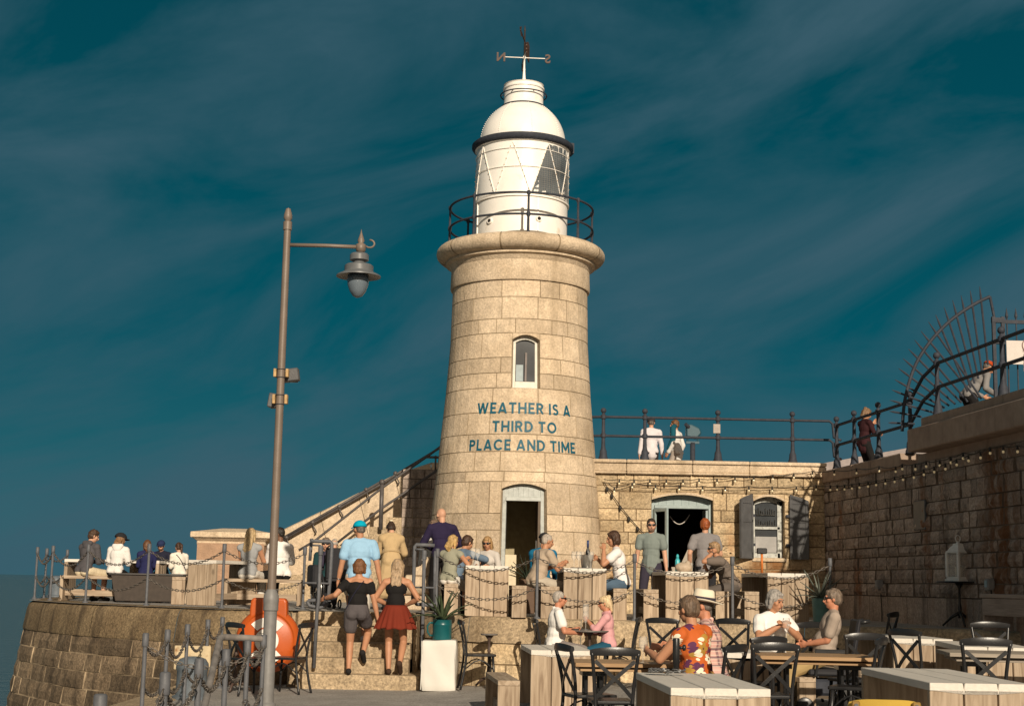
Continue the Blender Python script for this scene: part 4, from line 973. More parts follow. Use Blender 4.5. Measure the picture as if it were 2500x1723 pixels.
# newel block at the foot of the stair
YNB = 30.6; pb = lambda X, Y: at_y(z1(X, Y), YNB)
xl, xr = pb(1590, 300).x, pb(2130, 300).x; zc = pb(0, 300).z
mb = MB(); cx = (xl + xr) / 2; w = xr - xl; zc1_ = pb(1850, 240).z; zc2 = pb(1850, 165).z
mb.cr = .4; mb.box(V(cx, YNB + .75, (1 + zc1_) / 2 - .06), (w, 1.5, zc1_ - 1.0 - .1)); wchild(mb, 'newel_block', plain('pinkish stone', (.34, .21, .13), var=.2, scale=5, bump=.4, bscale=30), sw)
zA, zB = pb(1560, 268).z, pb(1560, 212).z
mb = MB(); mb.cr = .7
def fr(x0, z0, x1, z1_, y0=28.12, d=1.55): 
    P = [V(cx + sx * x0, YNB + .75 + sy * x0, z0) for sx, sy in ((-1, -1), (1, -1), (1, 1), (-1, 1))] + [V(cx + sx * x1, YNB + .75 + sy * x1, z1_) for sx, sy in ((-1, -1), (1, -1), (1, 1), (-1, 1))]
    mb.add(P, [(0, 1, 2, 3), (4, 5, 6, 7), (0, 1, 5, 4), (1, 2, 6, 5), (2, 3, 7, 6), (3, 0, 4, 7)])
fr(w / 2 + .02, zA - .06, w / 2 + .02, zA + .02); fr(w / 2 + .02, zA + .02, w / 2 + .11, zA + .09); fr(w / 2 + .14, zA + .09, w / 2 + .14, zB + .06); fr(w / 2 + .14, zB + .06, w / 2 - .42, zc2 + .02)
wchild(mb, 'newel_cap', M['granite'], sw, bevel=.012)

# ================================================================ railings
def ballpost(b, h=0.9, r=.036, mat=None, base=True, sc=1.0):
    mb = MB(); z = b.z
    pr = [(.085, z), (.085, z + .03), (.07, z + .07), (.062, z + .16), (.044, z + .2), (.038, z + .24)] if base else [(.04, z)]
    pr += [(.032, z + h * .46), (.05, z + h * .48), (.05, z + h * .55), (.033, z + h * .57), (.03, z + h * .86), (.05, z + h * .88), (.05, z + h * .95), (.03, z + h * .965), (.026, z + h * .985)]
    for i in range(9):
        t = -pi / 2 + .45 + (pi - .45) * i / 8; pr.append((max(.001, .052 * cos(t)), z + h + .042 + .052 * sin(t)))
    mb.lathe(pr, 12, V(b.x, b.y, 0)); return mb
def railing(name, label, posts, h, rails, mat, cat='railing', rr=.024, base=True):
    o = thing(name, label, cat, posts[0])
    for b in posts:
        p = ballpost(b, h, base=base).build('post', mat, smooth=True, autosm=45); p.parent = o; p.matrix_parent_inverse = Matrix.Translation(-o.location)
    for pts in rails:
        p = MB().tube(pts, rr, 8).build('rail', mat, smooth=True); p.parent = o; p.matrix_parent_inverse = Matrix.Translation(-o.location)
    return o
zrb = ztop
pB = [at_y(z6(X, Y), YB + .12) for X, Y in ((240, 560), (576, 567), (1168, 583), (1772, 598))]
pB = [V(p.x, YB + .12, zrb) for p in pB]; hB = .86
endb = at_y(z6(2100, 600), YB + .1).x
def rl_(p, f): return p + V(0, 0, hB * f)
rails = []
for f in (.915, .51):
    rails.append([V(pB[0].x - .55, YB + .3, zrb + hB * f)] + [rl_(p, f) for p in pB] + [V(endb - .06, YB + .12, zrb + hB * f), V(endb, YB + .12, zrb + hB * f - .05), V(endb + .02, YB + .12, zrb + hB * f - .3), V(endb + .12, YB + .0, zrb + hB * f - .36)])
railing('roof_railing', 'dark blue grey railing with ball topped posts along the bar roof', pB, hB, rails, M['iron2'])
mb = MB(); q = at_y(z6(1158, 318), YB + .08); mb.box(q + V(0, -.0, 0), (.13, .02, .17)); tag(mb.build('notice_plate', plain('grey notice back', (.35, .30, .26)), bevel=.006), 'small grey notice plate fixed on the third post of the roof railing', 'notice')
pW = [at_wall(z7(X, Y), -.12) for X, Y in ((383, 1330), (497, 1303), (655, 1270), (862, 1215))]
zW = wz_top + .20
pW = [V(p.x, p.y, zW) for p in pW]
def sfor(X): return (YB - at_wall(z7(X, 900), -.12).y)
pS = [V(*wfn(sfor(X), ztp, -.05)) for X in (1068, 1500, 1760)]
hS = .88; rails = []
for f in (.915, .51):
    rails.append([V(p.x, p.y, zW + hS * f) for p in pW] + [V(*wfn(sfor(960), lerp(zW, ztp, .7) + hS * f, -.08))] + [V(p.x, p.y, p.z + hS * f) for p in pS] + [V(*wfn(11, ztp + hS * f, -.05))])
railing('walkway_railing', 'dark railing with ball topped posts along the top of the right wall', pW + pS, hS, rails, M['iron2'], rr=.027)
# second row of railing behind it, with a level rail
pT = [V(*wfn(sfor(1090) + .0, ztp - .1, -1.5)), V(*wfn(sfor(1445), ztp - .0, -1.2))]
railing('inner_railing', 'lower ball topped railing behind the spiked fan on the upper walkway', pT, hS, [[p + V(0, 0, hS * .7) for p in pT], [p + V(0, 0, hS * .12) for p in pT]], M['iron2'])
# spiked fan guard
YF = at_wall(z7(850, 1000), 0).y
F = lambda X, Y: at_y(z7(X, Y), YF)
fan = thing('spiked_fan', 'fan shaped iron guard of radiating spikes above the right wall', 'fan guard', F(1250, 900))
def fchild(mb, name, **k): return wchild(mb, name, M['iron2'], fan, **k)
mb = MB(); arcp = [(1375, 197), (1290, 235), (1165, 313), (1080, 385), (1000, 470), (945, 545), (905, 610), (870, 690), (845, 770), (825, 850), (813, 930), (805, 1070)]
mb.tube([F(*p) for p in smooth_poly([V(a, b, 0) for a, b in arcp], 2) for p in [(p.x, p.y)]], .026, 8)
mb.tube([F(1375, 197), F(1405, 345), F(1405, 800)], .022, 6); fchild(mb, 'curved_frame', smooth=True)
tips = [((1308, 130), (1362, 640)), ((1247, 158), (1325, 700)), ((1187, 188), (1300, 730)), ((1132, 220), (1275, 760)), ((1077, 264), (1250, 790)), ((1022, 314), (1230, 815)), ((975, 360), (1320, 860)), ((926, 420), (1290, 862)), ((885, 478), (1230, 880)), ((845, 536), (1190, 885)), ((810, 598), (1150, 895)), ((781, 662), (1110, 905)), ((757, 735), (1080, 920)), ((738, 802), (1050, 925)), ((724, 868), (1010, 950)), ((722, 940), (930, 977)), ((715, 1015), (885, 1022))]
for a, b in tips:
    mb = MB(); A, B = F(*a), F(*b); C_ = A.lerp(B, .12); mb.tube([A, C_, B], [.004, .0165, .0165], 6); fchild(mb, 'spike')
# gate with spear heads and the notice behind the railing
YG = at_wall(z7(1500, 700), -.6).y; Gp = lambda X, Y: at_y(z7(X, Y), YG)
gt = thing('spear_gate', 'spear topped iron gate behind the railing at the right edge', 'gate', Gp(1430, 900))
def gchild(mb, name, mats=None, **k): return wchild(mb, name, mats or M['iron2'], gt, **k)
mb = MB(); zt0, zt1 = Gp(1405, 350).z, Gp(1405, 850).z; xg0, xg1 = Gp(1405, 600).x, Gp(1465, 600).x
for x in (xg0, xg1): mb.box(V(x, YG, (zt0 + zt1) / 2 - .2), (.045, .045, zt0 - zt1 + .5))
for z_ in (zt0, Gp(1405, 488).z): mb.box(V((xg0 + xg1) / 2, YG, z_), (xg1 - xg0 + .05, .055, .07))
mb.bar(V(xg1, YG, zt0 - .02), V(xg1 + 3, YG, zt0 - .02), .03, .05); gchild(mb, 'frame')
for i in range(10):
    mb = MB(); x = xg1 + .06 + i * .13; mb.tube([V(x, YG, zt1 - .4), V(x, YG, zt0 + .02), V(x, YG, zt0 + .06), V(x, YG, zt0 + .18)], [.011, .011, .024, .002], 6); gchild(mb, 'spear')
YN = YG - .12; n0, n1 = at_y(z7(1475, 482), YN), at_y(z7(1475, 635), YN)
sg = thing('notice_board', 'white public notice with round emblem and lines of small text by the gate', 'sign', V(n0.x + .4, YN, (n0.z + n1.z) / 2))
sw_, sh_ = .98, n0.z - n1.z
mb = MB(); mb.box((.1, 0, 0), (sw_, .02, sh_)); mb.build('board', plain('white sign', (.55, .50, .46), var=.05), sg)
red = plain('grey brown print', (.22, .13, .11))
mb = MB(); cxn = -.065; mb.tube([(cxn + .105 * cos(2 * pi * i / 24), -.014, sh_ * .30 + .105 * sin(2 * pi * i / 24)) for i in range(24)], .008, 5, closed=True)
mb.tube([(cxn - .06, -.014, sh_ * .24), (cxn - .045, -.014, sh_ * .27), (cxn + .0, -.014, sh_ * .36), (cxn + .05, -.014, sh_ * .25)], .006, 4); mb.tube([(cxn - .06, -.014, sh_ * .23), (cxn + .07, -.014, sh_ * .25)], .006, 4)
mb.build('emblem', red, sg)
for i, tx in enumerate(('IS ONLY PERM', 'AND FISHING T', 'IN THE DESIGN', 'D AREA LOCAT', 'HE UPPER ARE')):
    o = text_mesh('text_line', tx, .082, red, .002, 0, align='LEFT'); o.data.transform(Matrix.Rotation(pi / 2, 4, 'X')); o.location = (-.17, -.014, sh_ * .02 - i * .068); o.parent = sg
# stair handrails left of the tower
def stairrail(name, label, Y, lines, posts, mat=None, cat='handrail', r=.026):
    t = thing(name, label, cat, at_y(y3(*lines[0][0]), Y))
    for ln in lines:
        o = MB().tube([at_y(y3(*p), Y) for p in ln], r, 8).build('rail', mat or M['iron'], smooth=True); o.parent = t; o.matrix_parent_inverse = Matrix.Translation(-t.location)
    for a, b, rr in posts:
        A, B = at_y(y3(*a), Y), at_y(y3(*b), Y); m = MB(); m.tube([A, V(A.x, A.y, B.z)], rr, 10); m.ell(A, rr * 1.5, 10)
        o = m.build('post', mat or M['iron'], smooth=True); o.parent = t; o.matrix_parent_inverse = Matrix.Translation(-t.location)
    return t
ir3 = plain('brown grey handrail paint', (.085, .075, .072), rough=.45, var=.2)
t = stairrail('wall_handrail', 'double handrail on brackets along the sloping stair parapet', 32.36, [[(335, 1045), (1290, 500), (1420, 415), (1830, 165)], [(335, 1022), (1285, 478)]], [], ir3)
for X, Y in ((385, 1010), (630, 868), (880, 718), (1135, 560), (1410, 405)):
    m = MB(); p = at_y(y3(X, Y), 32.36); m.ell(p, .05, 10); m.tube([p, p + V(.03, .0, -.1), p + V(.09, .0, -.2), p + V(.04, .1, -.27)], .016, 6)
    o = m.build('bracket', ir3, smooth=True); o.parent = t; o.matrix_parent_inverse = Matrix.Translation(-t.location)
stairrail('stair_railing', 'free standing two rail railing climbing the steps left of the tower', 31.0, [[(500, 1130), (650, 1040), (1280, 545), (1725, 235), (1835, 155)], [(860, 1060), (1280, 735), (1480, 600), (1810, 372)], [(1700, 252), (1830, 256)]], [((1285, 490), (1285, 935), .045), ((1790, 250), (1790, 385), .02)], ir3)
# ================================================================ street furniture
def keep(o, par):                                           # parent a mesh already built in world space
    o.parent = par; o.matrix_parent_inverse = par.matrix_basis.inverted(); return o
def sag_pts(a, b, sag, n):
    a, b = Vector(a), Vector(b); return [a.lerp(b, i / n) - V(0, 0, sag * (1 - (2 * i / n - 1) ** 2)) for i in range(n + 1)]
def chain(a, b, sag, par, link=0.062, r=0.0054, mat=None):
    a, b = Vector(a), Vector(b); L_ = (b - a).length * (1 + 2.6 * (sag / max(.1, (b - a).length)) ** 2); n = max(3, int(L_ / link)); P = sag_pts(a, b, sag, n)
    mb = MB()
    for i in range(n):
        p, q = P[i], P[i + 1]; d = (q - p); ln = d.length * .5 + r * 1.6; d.normalize(); c = (p + q) / 2
        s = d.cross(V(0, 0, 1)); s = s.normalized() if s.length > .05 else V(1, 0, 0); u = s.cross(d)
        if i % 2: s = u
        w = 0.017; ring = []
        for t in range(8):
            an = 2 * pi * t / 8; e = ln - w; ring.append(c + d * (w * cos(an) + (e if cos(an) > 0 else -e)) + s * (w * sin(an)))
        mb.tube(ring, r, 4, closed=True)
    return keep(mb.build('chain', mat or M['chain'], smooth=True), par)
def post_mesh(h=.95, cap=.032, r=.021):
    mb = MB(); mb.lathe([(.05, 0), (.05, .015), (r + .006, .03), (r, .06), (r, h - .13), (cap - .004, h - .125), (cap, h - .12), (cap, h - .008), (cap - .008, h), (0, h)], 12); return mb
POSTM = post_mesh().build('post_proto', M['iron'], smooth=True, autosm=45); POSTME = POSTM.data; bpy.data.objects.remove(POSTM)
def post(b, par, h=.95):
    o = bpy.data.objects.new('post', POSTME); COL.objects.link(o); o.location = b; o.scale = (1, 1, h / .95); return keep(o, par)
def barrier(label, P, h=.95, levels=((.80, .25), (.36, .23)), skip=(), group='chain barriers'):
    t = thing('chain_barrier', label, 'barrier', P[0], 0, group)
    for b in P: post(b, t, h)
    for i, (a, b) in enumerate(zip(P, P[1:])):
        if i in skip: continue
        for f, sg in levels:
            u = (b - a).normalized() * .03
            chain(a + V(0, 0, h * f + .07) + u, b + V(0, 0, h * f + .07) - u, sg * min(1.5, max(.5, (b - a).length / 2.2)), t)
    return t
pl = [on_t(z1(*p)) for p in ((1782, 808), (1172, 786), (680, 764), (395, 744))]
for p in pl: p.y += .05
c6_ = V(-8.75, 27.4, 1.06); c7_ = V(-8.95, 28.6, 1.06); c8_ = V(-8.85, 29.6, 1.06)
ps_ = on_t(z2(592, 846)); ps_.y += .1
barrier('chain barrier of grey posts curving along the edge of the left terrace', [ps_] + pl + [c6_, c7_, c8_])
pr_ = [on_t(z2(1626, 862))] + [on_t(z3(*p)) for p in ((985, 915), (1742, 935))] + [on_t(z4(1290, 1296))]
for p in pr_: p.y += .03
pr_[0] = V(at_y((1064, 1500), 21.4).x, 21.4, zt(-1)); pr_[1] = V(at_y((1310, 1500), 20.6).x, 20.6, zt(.3))
barrier('chain barrier of grey posts along the terrace edge in front of the wooden tables', pr_ + [V(at_y(z4(2190, 740), 21.9).x, 21.9, 1.02)])
# quay rows at lower left
def qpost(p, ht=.97): y = (EYE - ht - .0) * FPX / (p[1] - (1401 + (p[0] - 48) * .0192)); q = at_y(p, y); return V(q.x, q.y, 0.0)
rowA = [qpost(y7(*p)) for p in ((285, 300), (555, 258), (800, 195), (1050, 140), (1228, 110))]
rowB = [qpost(z1(815, 1460))] + [qpost(y7(*p)) for p in ((525, 760), (945, 600), (1275, 490), (1540, 385), (1735, 320))]
barrier('far row of grey chain posts on the quay edge at lower left', rowA, .97, ((.82, .26), (.4, .22)), group='chain rails on the lower quay')
rb = barrier('near row of grey chain posts with thick caps at lower left corner', rowB, .97, ((.82, .24), (.4, .2)), group='chain rails on the lower quay')
for a, b in ((rowA[0], rowB[5]), ):
    chain(a + V(0, 0, .86), b + V(0, 0, .84), .2, rb)
pp = thing('pipe_handrail', 'grey pipe handrail bending down towards the water between the chain posts', 'handrail', (rowB[5].x, rowB[5].y, 0))
pts = [at_y(y7(1720, 395), rowB[5].y), at_y(y7(1250, 372), 14.2), at_y(y7(1195, 385), 14.1), at_y(y7(1180, 440), 14.0), at_y(y7(1000, 1240), 12.3), at_y(y7(960, 1400), 11.9)]
keep(MB().tube([p for p in smooth_poly(pts, 2)], .032, 10).build('pipe', plain('worn pipe paint', (.20, .18, .165), var=.3, scale=8), smooth=True), pp)
def bollard(b, s, label, grp=None):
    t = thing('mooring_bollard', label, 'bollard', b, .3, grp); t.scale = (s, s, s)
    mb = MB(); mb.lathe([(.25, 0), (.25, .04), (.205, .06), (.2, .2), (.2, .36), (.215, .40), (.21, .46), (.17, .52), (.09, .55), (0, .555)], 20); mb.build('body', plain('bollard blue grey', (.105, .125, .145), var=.2, rough=.5), t, smooth=True, autosm=50)
    return t
bollard(on_g(y7(835, 1135)), .95, 'squat blue grey mooring bollard behind the chain posts on the lower quay')
bollard(on_t(z1(450, 716)), .78, 'rounded grey mooring bollard on the left end of the terrace')
bx = on_g(y7(900, 1100)); t = thing('rusty_panel', 'cream metal panel streaked with rust, on a stand behind the chain posts', 'panel', V(bx.x - .0, bx.y - .35, 0))
mb = MB(); mb.box((0, 0, .50), (.46, .03, .30)); mb.build('plate', plain('rusty cream paint', (.50, .40, .25), var=.2, scale=6, dirt=((.25, .12, .04), 7, .58)), t, bevel=.01)
mb = MB(); mb.box((0, .03, .25), (.05, .03, .5)); mb.build('stand', M['iron'], t)
# handrails of the steps
def tubes(name, par, ln, Y, r=.022, mat=None):
    return keep(MB().tube([at_y(z2(*p), Y) for p in ln], r, 10).build(name, mat or M['iron'], smooth=True), par)
for lab, post_, frame, foot, bars in (
    ('grey tubular handrail left of the steps, with a ladder shaped frame', [[(740, 365), (722, 780), (712, 850), (686, 1300)]], [(668, 300), (672, 318), (815, 322), (826, 340), (812, 600), (800, 755), (780, 772), (645, 778), (636, 790), (652, 818), (730, 836), (780, 812), (795, 790)], [(668, 300), (655, 470)], [[(600, 640), (806, 646)], [(676, 350), (740, 352)]]),
    ('grey tubular handrail right of the steps, beside the white plinth', [[(1542, 400), (1532, 850), (1520, 1315)]], [(1622, 352), (1480, 345), (1468, 360), (1460, 600), (1452, 765), (1480, 806), (1610, 815), (1630, 805)], [(1628, 395), (1618, 800)], [[(1463, 675), (1620, 679)], [(1475, 380), (1542, 384)]])):
    t = thing('step_handrail', lab, 'handrail', at_y(z2(*post_[0][-1]), 21.0), 0, 'handrails at the steps')
    for ln in post_:
        tubes('post', t, ln, 21.05, .026); a = at_y(z2(*ln[0]), 21.05); keep(MB().tube([a + V(0, 0, .02), a - V(0, 0, .11)], .036, 12).build('post_cap', M['iron'], smooth=True, autosm=40), t)
    tubes('frame', t, frame, 21.25, .027); tubes('upright', t, foot, 21.4, .024)
    for ln in bars: tubes('bar', t, ln, 21.2, .014)

# ---------------------------------------------------------------- lamp post
lb = V(at_y((651, 1711), 17.9).x, 17.9, 0.0)
lp = thing('street_lamp', 'tall taupe lamp post with side arm and bell shaped lantern left of the lighthouse', 'street lamp', lb)
def lz(v): return at_y((690, v), 17.9).z
zt_ = lz(507); zc_ = at_y(y2(315, 185), 17.9).z; zc2_ = at_y(y2(312, 252), 17.9).z
zbs = at_y(z1(2155, 740), 17.9).z
mb = MB(); mb.lathe([(.11, 0), (.11, .03), (.083, .05), (.083, .55), (.079, .57), (.079, zbs - .13), (.092, zbs - .12), (.092, zbs - .04), (.096, zbs), (.09, zbs + .06), (.055, zbs + .13)], 20); mb.build('base', plain('lamp base grey', (.175, .17, .165), var=.12, rough=.5), lp, smooth=True, autosm=40)
mb = MB(); mb.lathe([(.053, zbs + .1), (.05, zbs + 1.6), (.044, zc2_), (.055, zc2_ + .002), (.055, zc_ - .01), (.035, zc_), (.055, zc_ + .04), (.052, zc_ + .08), (.03, zc_ + .16), (.018, zt_ - .05), (.004, zt_)], 16); mb.build('pole', M['pole'], lp, smooth=True, autosm=40)
za = at_y(y2(330, 363), 17.9).z; xl_ = at_y(y2(862, 390), 17.9).x - lb.x; zl_ = at_y(y2(862, 380), 17.9).z - .0
mb = MB(); mb.tube([(.03, 0, za), (xl_ * .55, 0, za), (xl_, 0, za - .01)], .024, 10); mb.tube([(xl_ + .06 * cos(a) + .11, 0, za + .035 + .05 * sin(a)) for a in [(-2.4 + i * .5) for i in range(9)]], .013, 6); mb.build('arm', M['pole'], lp, smooth=True)
mb = MB(); mb.lathe([(.02, za - .09), (.06, za - .06), (.065, za + .02), (.03, za + .04), (.045, za + .07), (.035, za + .1), (.012, za + .17), (.002, za + .22)], 14, (xl_, 0, 0)); mb.build('finial', M['pole'], lp, smooth=True)
zb = lambda Y: at_y(y2(850, Y), 17.9).z
mb = MB(); mb.lathe([(.0, zb(425)), (.10, zb(428)), (.118, zb(440)), (.118, zb(478)), (.075, zb(490)), (.07, zb(508)), (.16, zb(512)), (.18, zb(522)), (.18, zb(560)), (.2, zb(570)), (.275, zb(592)), (.278, zb(602)), (.262, zb(600)), (.14, zb(580)), (0, zb(578))], 32, (xl_ - .015, 0, 0)); lh2 = mb.build('lantern_hood', M['lampgrey'], lp, smooth=True, autosm=35)
mb = MB(); g0, g1 = zb(590), zb(758); mb.lathe([(.0, g0), (.132, g0), (.136, lerp(g0, g1, .2)), (.128, lerp(g0, g1, .45)), (.1, lerp(g0, g1, .72)), (.06, lerp(g0, g1, .92)), (.02, lerp(g0, g1, .99)), (0, g1)], 24, (xl_ - .02, 0, 0)); mb.build('globe', plain('frosted globe', (.13, .16, .19), rough=.25, var=.08, spec=.5), lp, smooth=True)
for X0, X1, Y0, Y1, sx in ((187, 388, 1275, 1378, 1), (163, 340, 1465, 1580, -1)):
    a, b = at_y(y2(X0, Y0), 17.9), at_y(y2(X1, Y1), 17.9); f = bpy.data.objects.new('floodlight', None); COL.objects.link(f); f.parent = lp
    cx = -lb.x; px = at_y(y2(240 if sx > 0 else 232, (Y0 + Y1) / 2), 17.9).x - lb.x
    mb = MB(); w = b.x - a.x; h = a.z - b.z; c = V((a.x + b.x) / 2 - lb.x + .06 * sx, .14, (a.z + b.z) / 2)
    mb.box(c, (w * .62, .14, h * .95), mtx=Matrix.Rotation(R(-8 * sx), 3, 'Y')); mb.build('housing', M['shutter'], f, bevel=.01)
    mb = MB(); mb.box(c + V(0, .075, -.02), (w * .5, .01, h * .7)); mb.build('lens', M['pane'], f)
    for k, ox in enumerate((.075, -.075)):
        mb = MB(); mb.box(V(ox, .02, c.z + .01), (.035, .09, h * .62)); mb.build('bracket', plain('rusty bracket', (.42, .27, .12), var=.3, scale=20), f, bevel=.004)
    mb = MB(); mb.lathe([(.056, c.z - h * .32), (.059, c.z - h * .3), (.056, c.z - h * .27)], 14); mb.lathe([(.055, c.z + h * .3), (.058, c.z + h * .32), (.055, c.z + h * .35)], 14); mb.build('strap', M['iron2'], f)
# lifebuoy housing
yl = 20.55; c = at_y(z2(331, 1085), yl); k = yl / FPX / 3.173
lbuoy = thing('lifebuoy_housing', 'round orange plastic lifebuoy housing with white panels behind the lamp post', 'lifebuoy', V(c.x, yl, 0))
R0 = 244 * k; cz = c.z
mb = MB(); mb.lathe([(0, .09), (R0 * .9, .09), (R0, .04), (R0, -.02), (R0 * .95, -.07), (R0 * .86, -.10), (R0 * .80, -.085), (R0 * .74, -.10), (R0 * .2, -.115), (0, -.116)], 48, (0, 0, cz), axis='Y')
mb.build('body', M['orange'], lbuoy, smooth=True, autosm=50)
mb = MB(); hw_ = 142 * k; hz_ = (1085 - 768) * k
mb.prism([(-hw_, 0), (hw_, 0), (hw_ * 1.0, hz_ * .72), (hw_ * .97, hz_ * .92), (hw_ * .86, hz_), (-hw_ * .86, hz_), (-hw_ * .97, hz_ * .92), (-hw_, hz_ * .72)], lambda a, b: V(a, -.088, cz + b), lambda a, b: V(a, .088, cz + b)); mb.build('top_cover', M['orange'], lbuoy, bevel=.03, seg=3)
wp = plain('white reflective panel', (.80, .76, .70), rough=.4, var=.05)
for s_ in (1, -1):
    mb = MB(); n = 12
    for i in range(n):
        a0, a1 = [R(90) * s_ + R(lerp(-46, 46, t / n)) for t in (i, i + 1)]
        P = [V(r_ * cos(a), -.119, cz + r_ * sin(a)) for a in (a0, a1) for r_ in (R0 * .42, R0 * .70)]; mb.add(P, [(0, 1, 3, 2)])
    mb.build('white_panel', wp, lbuoy)
mb = MB(); mb.lathe([(0, -.128), (R0 * .37, -.126), (R0 * .375, -.115)], 28, (0, 0, cz), axis='Y'); lab_ = mb.build('label_disc', wp, lbuoy)
for i in range(7):
    mb = MB(); mb.box((.02 * (i % 2), -.131, cz + .1 - i * .033), (.2 - .02 * (i % 3), .002, .008)); mb.build('print_line', plain('grey print', (.2, .2, .2)) if i == 0 else bpy.data.materials['grey print'], lab_)
mb = MB(); mb.box((0, .12, cz * .5), (.08, .06, cz)); mb.build('stand', M['iron'], lbuoy)

# ---------------------------------------------------------------- chairs
def chair_proto():
    r = thing('cross_back_chair', 'x', 'chair', (0, 0, 0), 0, 'black cross back cafe chairs'); K = M['black']
    pr = []                                                    # seat: rounded trapezoid
    for x, y in ((.19, .20), (.17, .215), (-.17, .215), (-.19, .20), (-.185, -.1), (-.165, -.185), (-.14, -.2), (.14, -.2), (.165, -.185), (.185, -.1)): pr.append((x, y))
    mb = MB(); mb.prism(pr, lambda a, b: V(a, b, .445), lambda a, b: V(a, b, .478)); mb.build('seat', K, r, bevel=.01, seg=2)
    for sx in (-1, 1):
        mb = MB(); mb.tube([(sx * .16, .17, .45), (sx * .172, .185, .25), (sx * .19, .20, 0)], [.019, .017, .014], 8); mb.build('leg', K, r, smooth=True)
        mb = MB(); P = [(sx * .185, -.27, 0), (sx * .165, -.225, .2), (sx * .16, -.19, .44), (sx * .172, -.2, .6), (sx * .19, -.235, .78), (sx * .205, -.262, .895)]
        mb.tube(smooth_poly([V(*p) for p in P], 1), .0165, 8); mb.build('leg', K, r, smooth=True)
        mb = MB(); P = [V(-sx * .165, -.197, .50), V(-sx * .06, -.225, .615), V(sx * .07, -.238, .73), V(sx * .175, -.245, .82)]
        for a, b in zip(P, P[1:]): mb.bar(a + V(0, .003 * sx, 0), b + V(0, .003 * sx, 0), .012, .034, up=V(0, -1, .25) if False else V(0, 0, 1))
        mb = MB(); Q = smooth_poly(P, 1); w = .017
        for j in (0,):
            d = [(Q[min(i + 1, len(Q) - 1)] - Q[max(i - 1, 0)]).normalized() for i in range(len(Q))]
            vs = []
            for q, dd in zip(Q, d):
                n = dd.cross(V(0, -1, .1)).normalized(); f = n.cross(dd)
                vs += [q + n * w + f * (.005 + .005 * (sx > 0)), q - n * w + f * (.005 + .005 * (sx > 0)), q - n * w - f * (.005 - .003 * (sx > 0)), q + n * w - f * (.005 - .003 * (sx > 0))]
            fs = [(i * 4 + k, i * 4 + (k + 1) % 4, i * 4 + 4 + (k + 1) % 4, i * 4 + 4 + k) for i in range(len(Q) - 1) for k in range(4)] + [(0, 1, 2, 3), (len(vs) - 4, len(vs) - 3, len(vs) - 2, len(vs) - 1)]
            mb.add(vs, fs)
        mb.build('cross_brace', K, r)
        mb = MB(); mb.tube([(sx * .168, .18, .27)] + [(sx * (.168 - .004 * 0), lerp(.18, -.2, t), .27 + .13 * sin(pi * t)) for t in (.15, .3, .5, .7, .85)] + [(sx * .163, -.215, .27)], .009, 6); mb.build('stretcher', K, r, smooth=True)
    mb = MB(); n = 10; vs = []
    for i in range(n + 1):
        t = 2 * i / n - 1; x = .222 * t; y = -.262 - .03 * (1 - t * t) + .012 * abs(t) ** 3; z = .905 - .012 * t * t; hh = .036 * (1 - .35 * abs(t) ** 4)
        for (oy, oz) in ((-.011, -hh), (.012, -hh * .9), (.02, 0), (.012, hh * .9), (-.011, hh), (-.02, 0)): vs.append((x, y + oy, z + oz))
    mb.add(vs, [(i * 6 + k, i * 6 + (k + 1) % 6, i * 6 + 6 + (k + 1) % 6, i * 6 + 6 + k) for i in range(n) for k in range(6)] + [(5, 4, 3, 2, 1, 0), tuple(n * 6 + k for k in range(6))]); mb.build('top_rail', K, r, smooth=True, autosm=50)
    mb = MB(); mb.tube([(-.168, .18, .27)] + [(lerp(-.168, .168, t), .178, .27 + .13 * sin(pi * t)) for t in (.15, .3, .5, .7, .85)] + [(.168, .18, .27)], .009, 6); mb.build('stretcher', K, r, smooth=True)
    return r
CH = chair_proto(); first = [True]
def chair(x, y, yaw, label, z=None):
    z = zg(x, y) if z is None else z
    if first[0]: first[0] = False; CH.location = (x, y, z); CH.rotation_euler = (0, 0, R(yaw)); CH['label'] = label; return CH
    return dup(CH, (x, y, z), R(yaw), label)
def ux(u, y): return at_y((u, 1500), y).x
chair(ux(1495, 13.1), 13.2, 4, 'black chair with its back squarely to the camera, left of the floral topped woman')
chair(ux(1440, 13.9), 13.95, -72, 'black chair seen side on just behind the squarely turned chair, at its left')
chair(ux(1772, 13.2) - .12, 13.35, 55, 'black chair on which the woman in the orange floral top sits')
chair(ux(1880, 13.2), 13.35, 6, 'black chair back in front of the oak table, just below the woman in white')
chair(ux(1838, 14.9), 14.9, 28, 'black chair half hidden behind the chair in front of the oak table')
chair(ux(1812, 18.3), 18.5, -28, 'black chair left of the grey haired woman in white, against the terrace wall')
chair(ux(1948, 17.6), 17.8, 32, 'black chair just behind the right arm of the grey haired woman in white')
chair(ux(1636, 18.8), 19.0, -24, 'black chair against the terrace wall, left of the man in the straw hat')
chair(ux(2087, 14.9), 15.0, 14, 'black chair behind the oak table corner, right of the seated man in taupe')
chair(ux(2128, 13.9) - .15, 14.0, 66, 'black chair turned left beside the big white topped table at lower right')
chair(ux(2133, 19.2), 19.2, 60, 'small far black chair standing on its own behind the man in taupe')
chair(ux(2262, 15.2), 15.4, -58, 'black chair leaning its back in front of the knotty end panel at the right')
chair(ux(2403, 13.0), 13.15, -6, 'large black chair back at the right edge, in front of the grey plank table')
chair(ux(2433, 16.6), 16.7, 172, 'black chair facing the camera behind the grey plank table at right edge')
chair(ux(1352, 20.0), 20.05, -84, 'black chair under the man in the white polo shirt')
chair(ux(1512, 20.0), 20.0, 80, 'black chair under the woman in the pink shirt')
chair(ux(1172, 20.5), 20.45, -82, 'empty black chair on its own right of the white plinth')
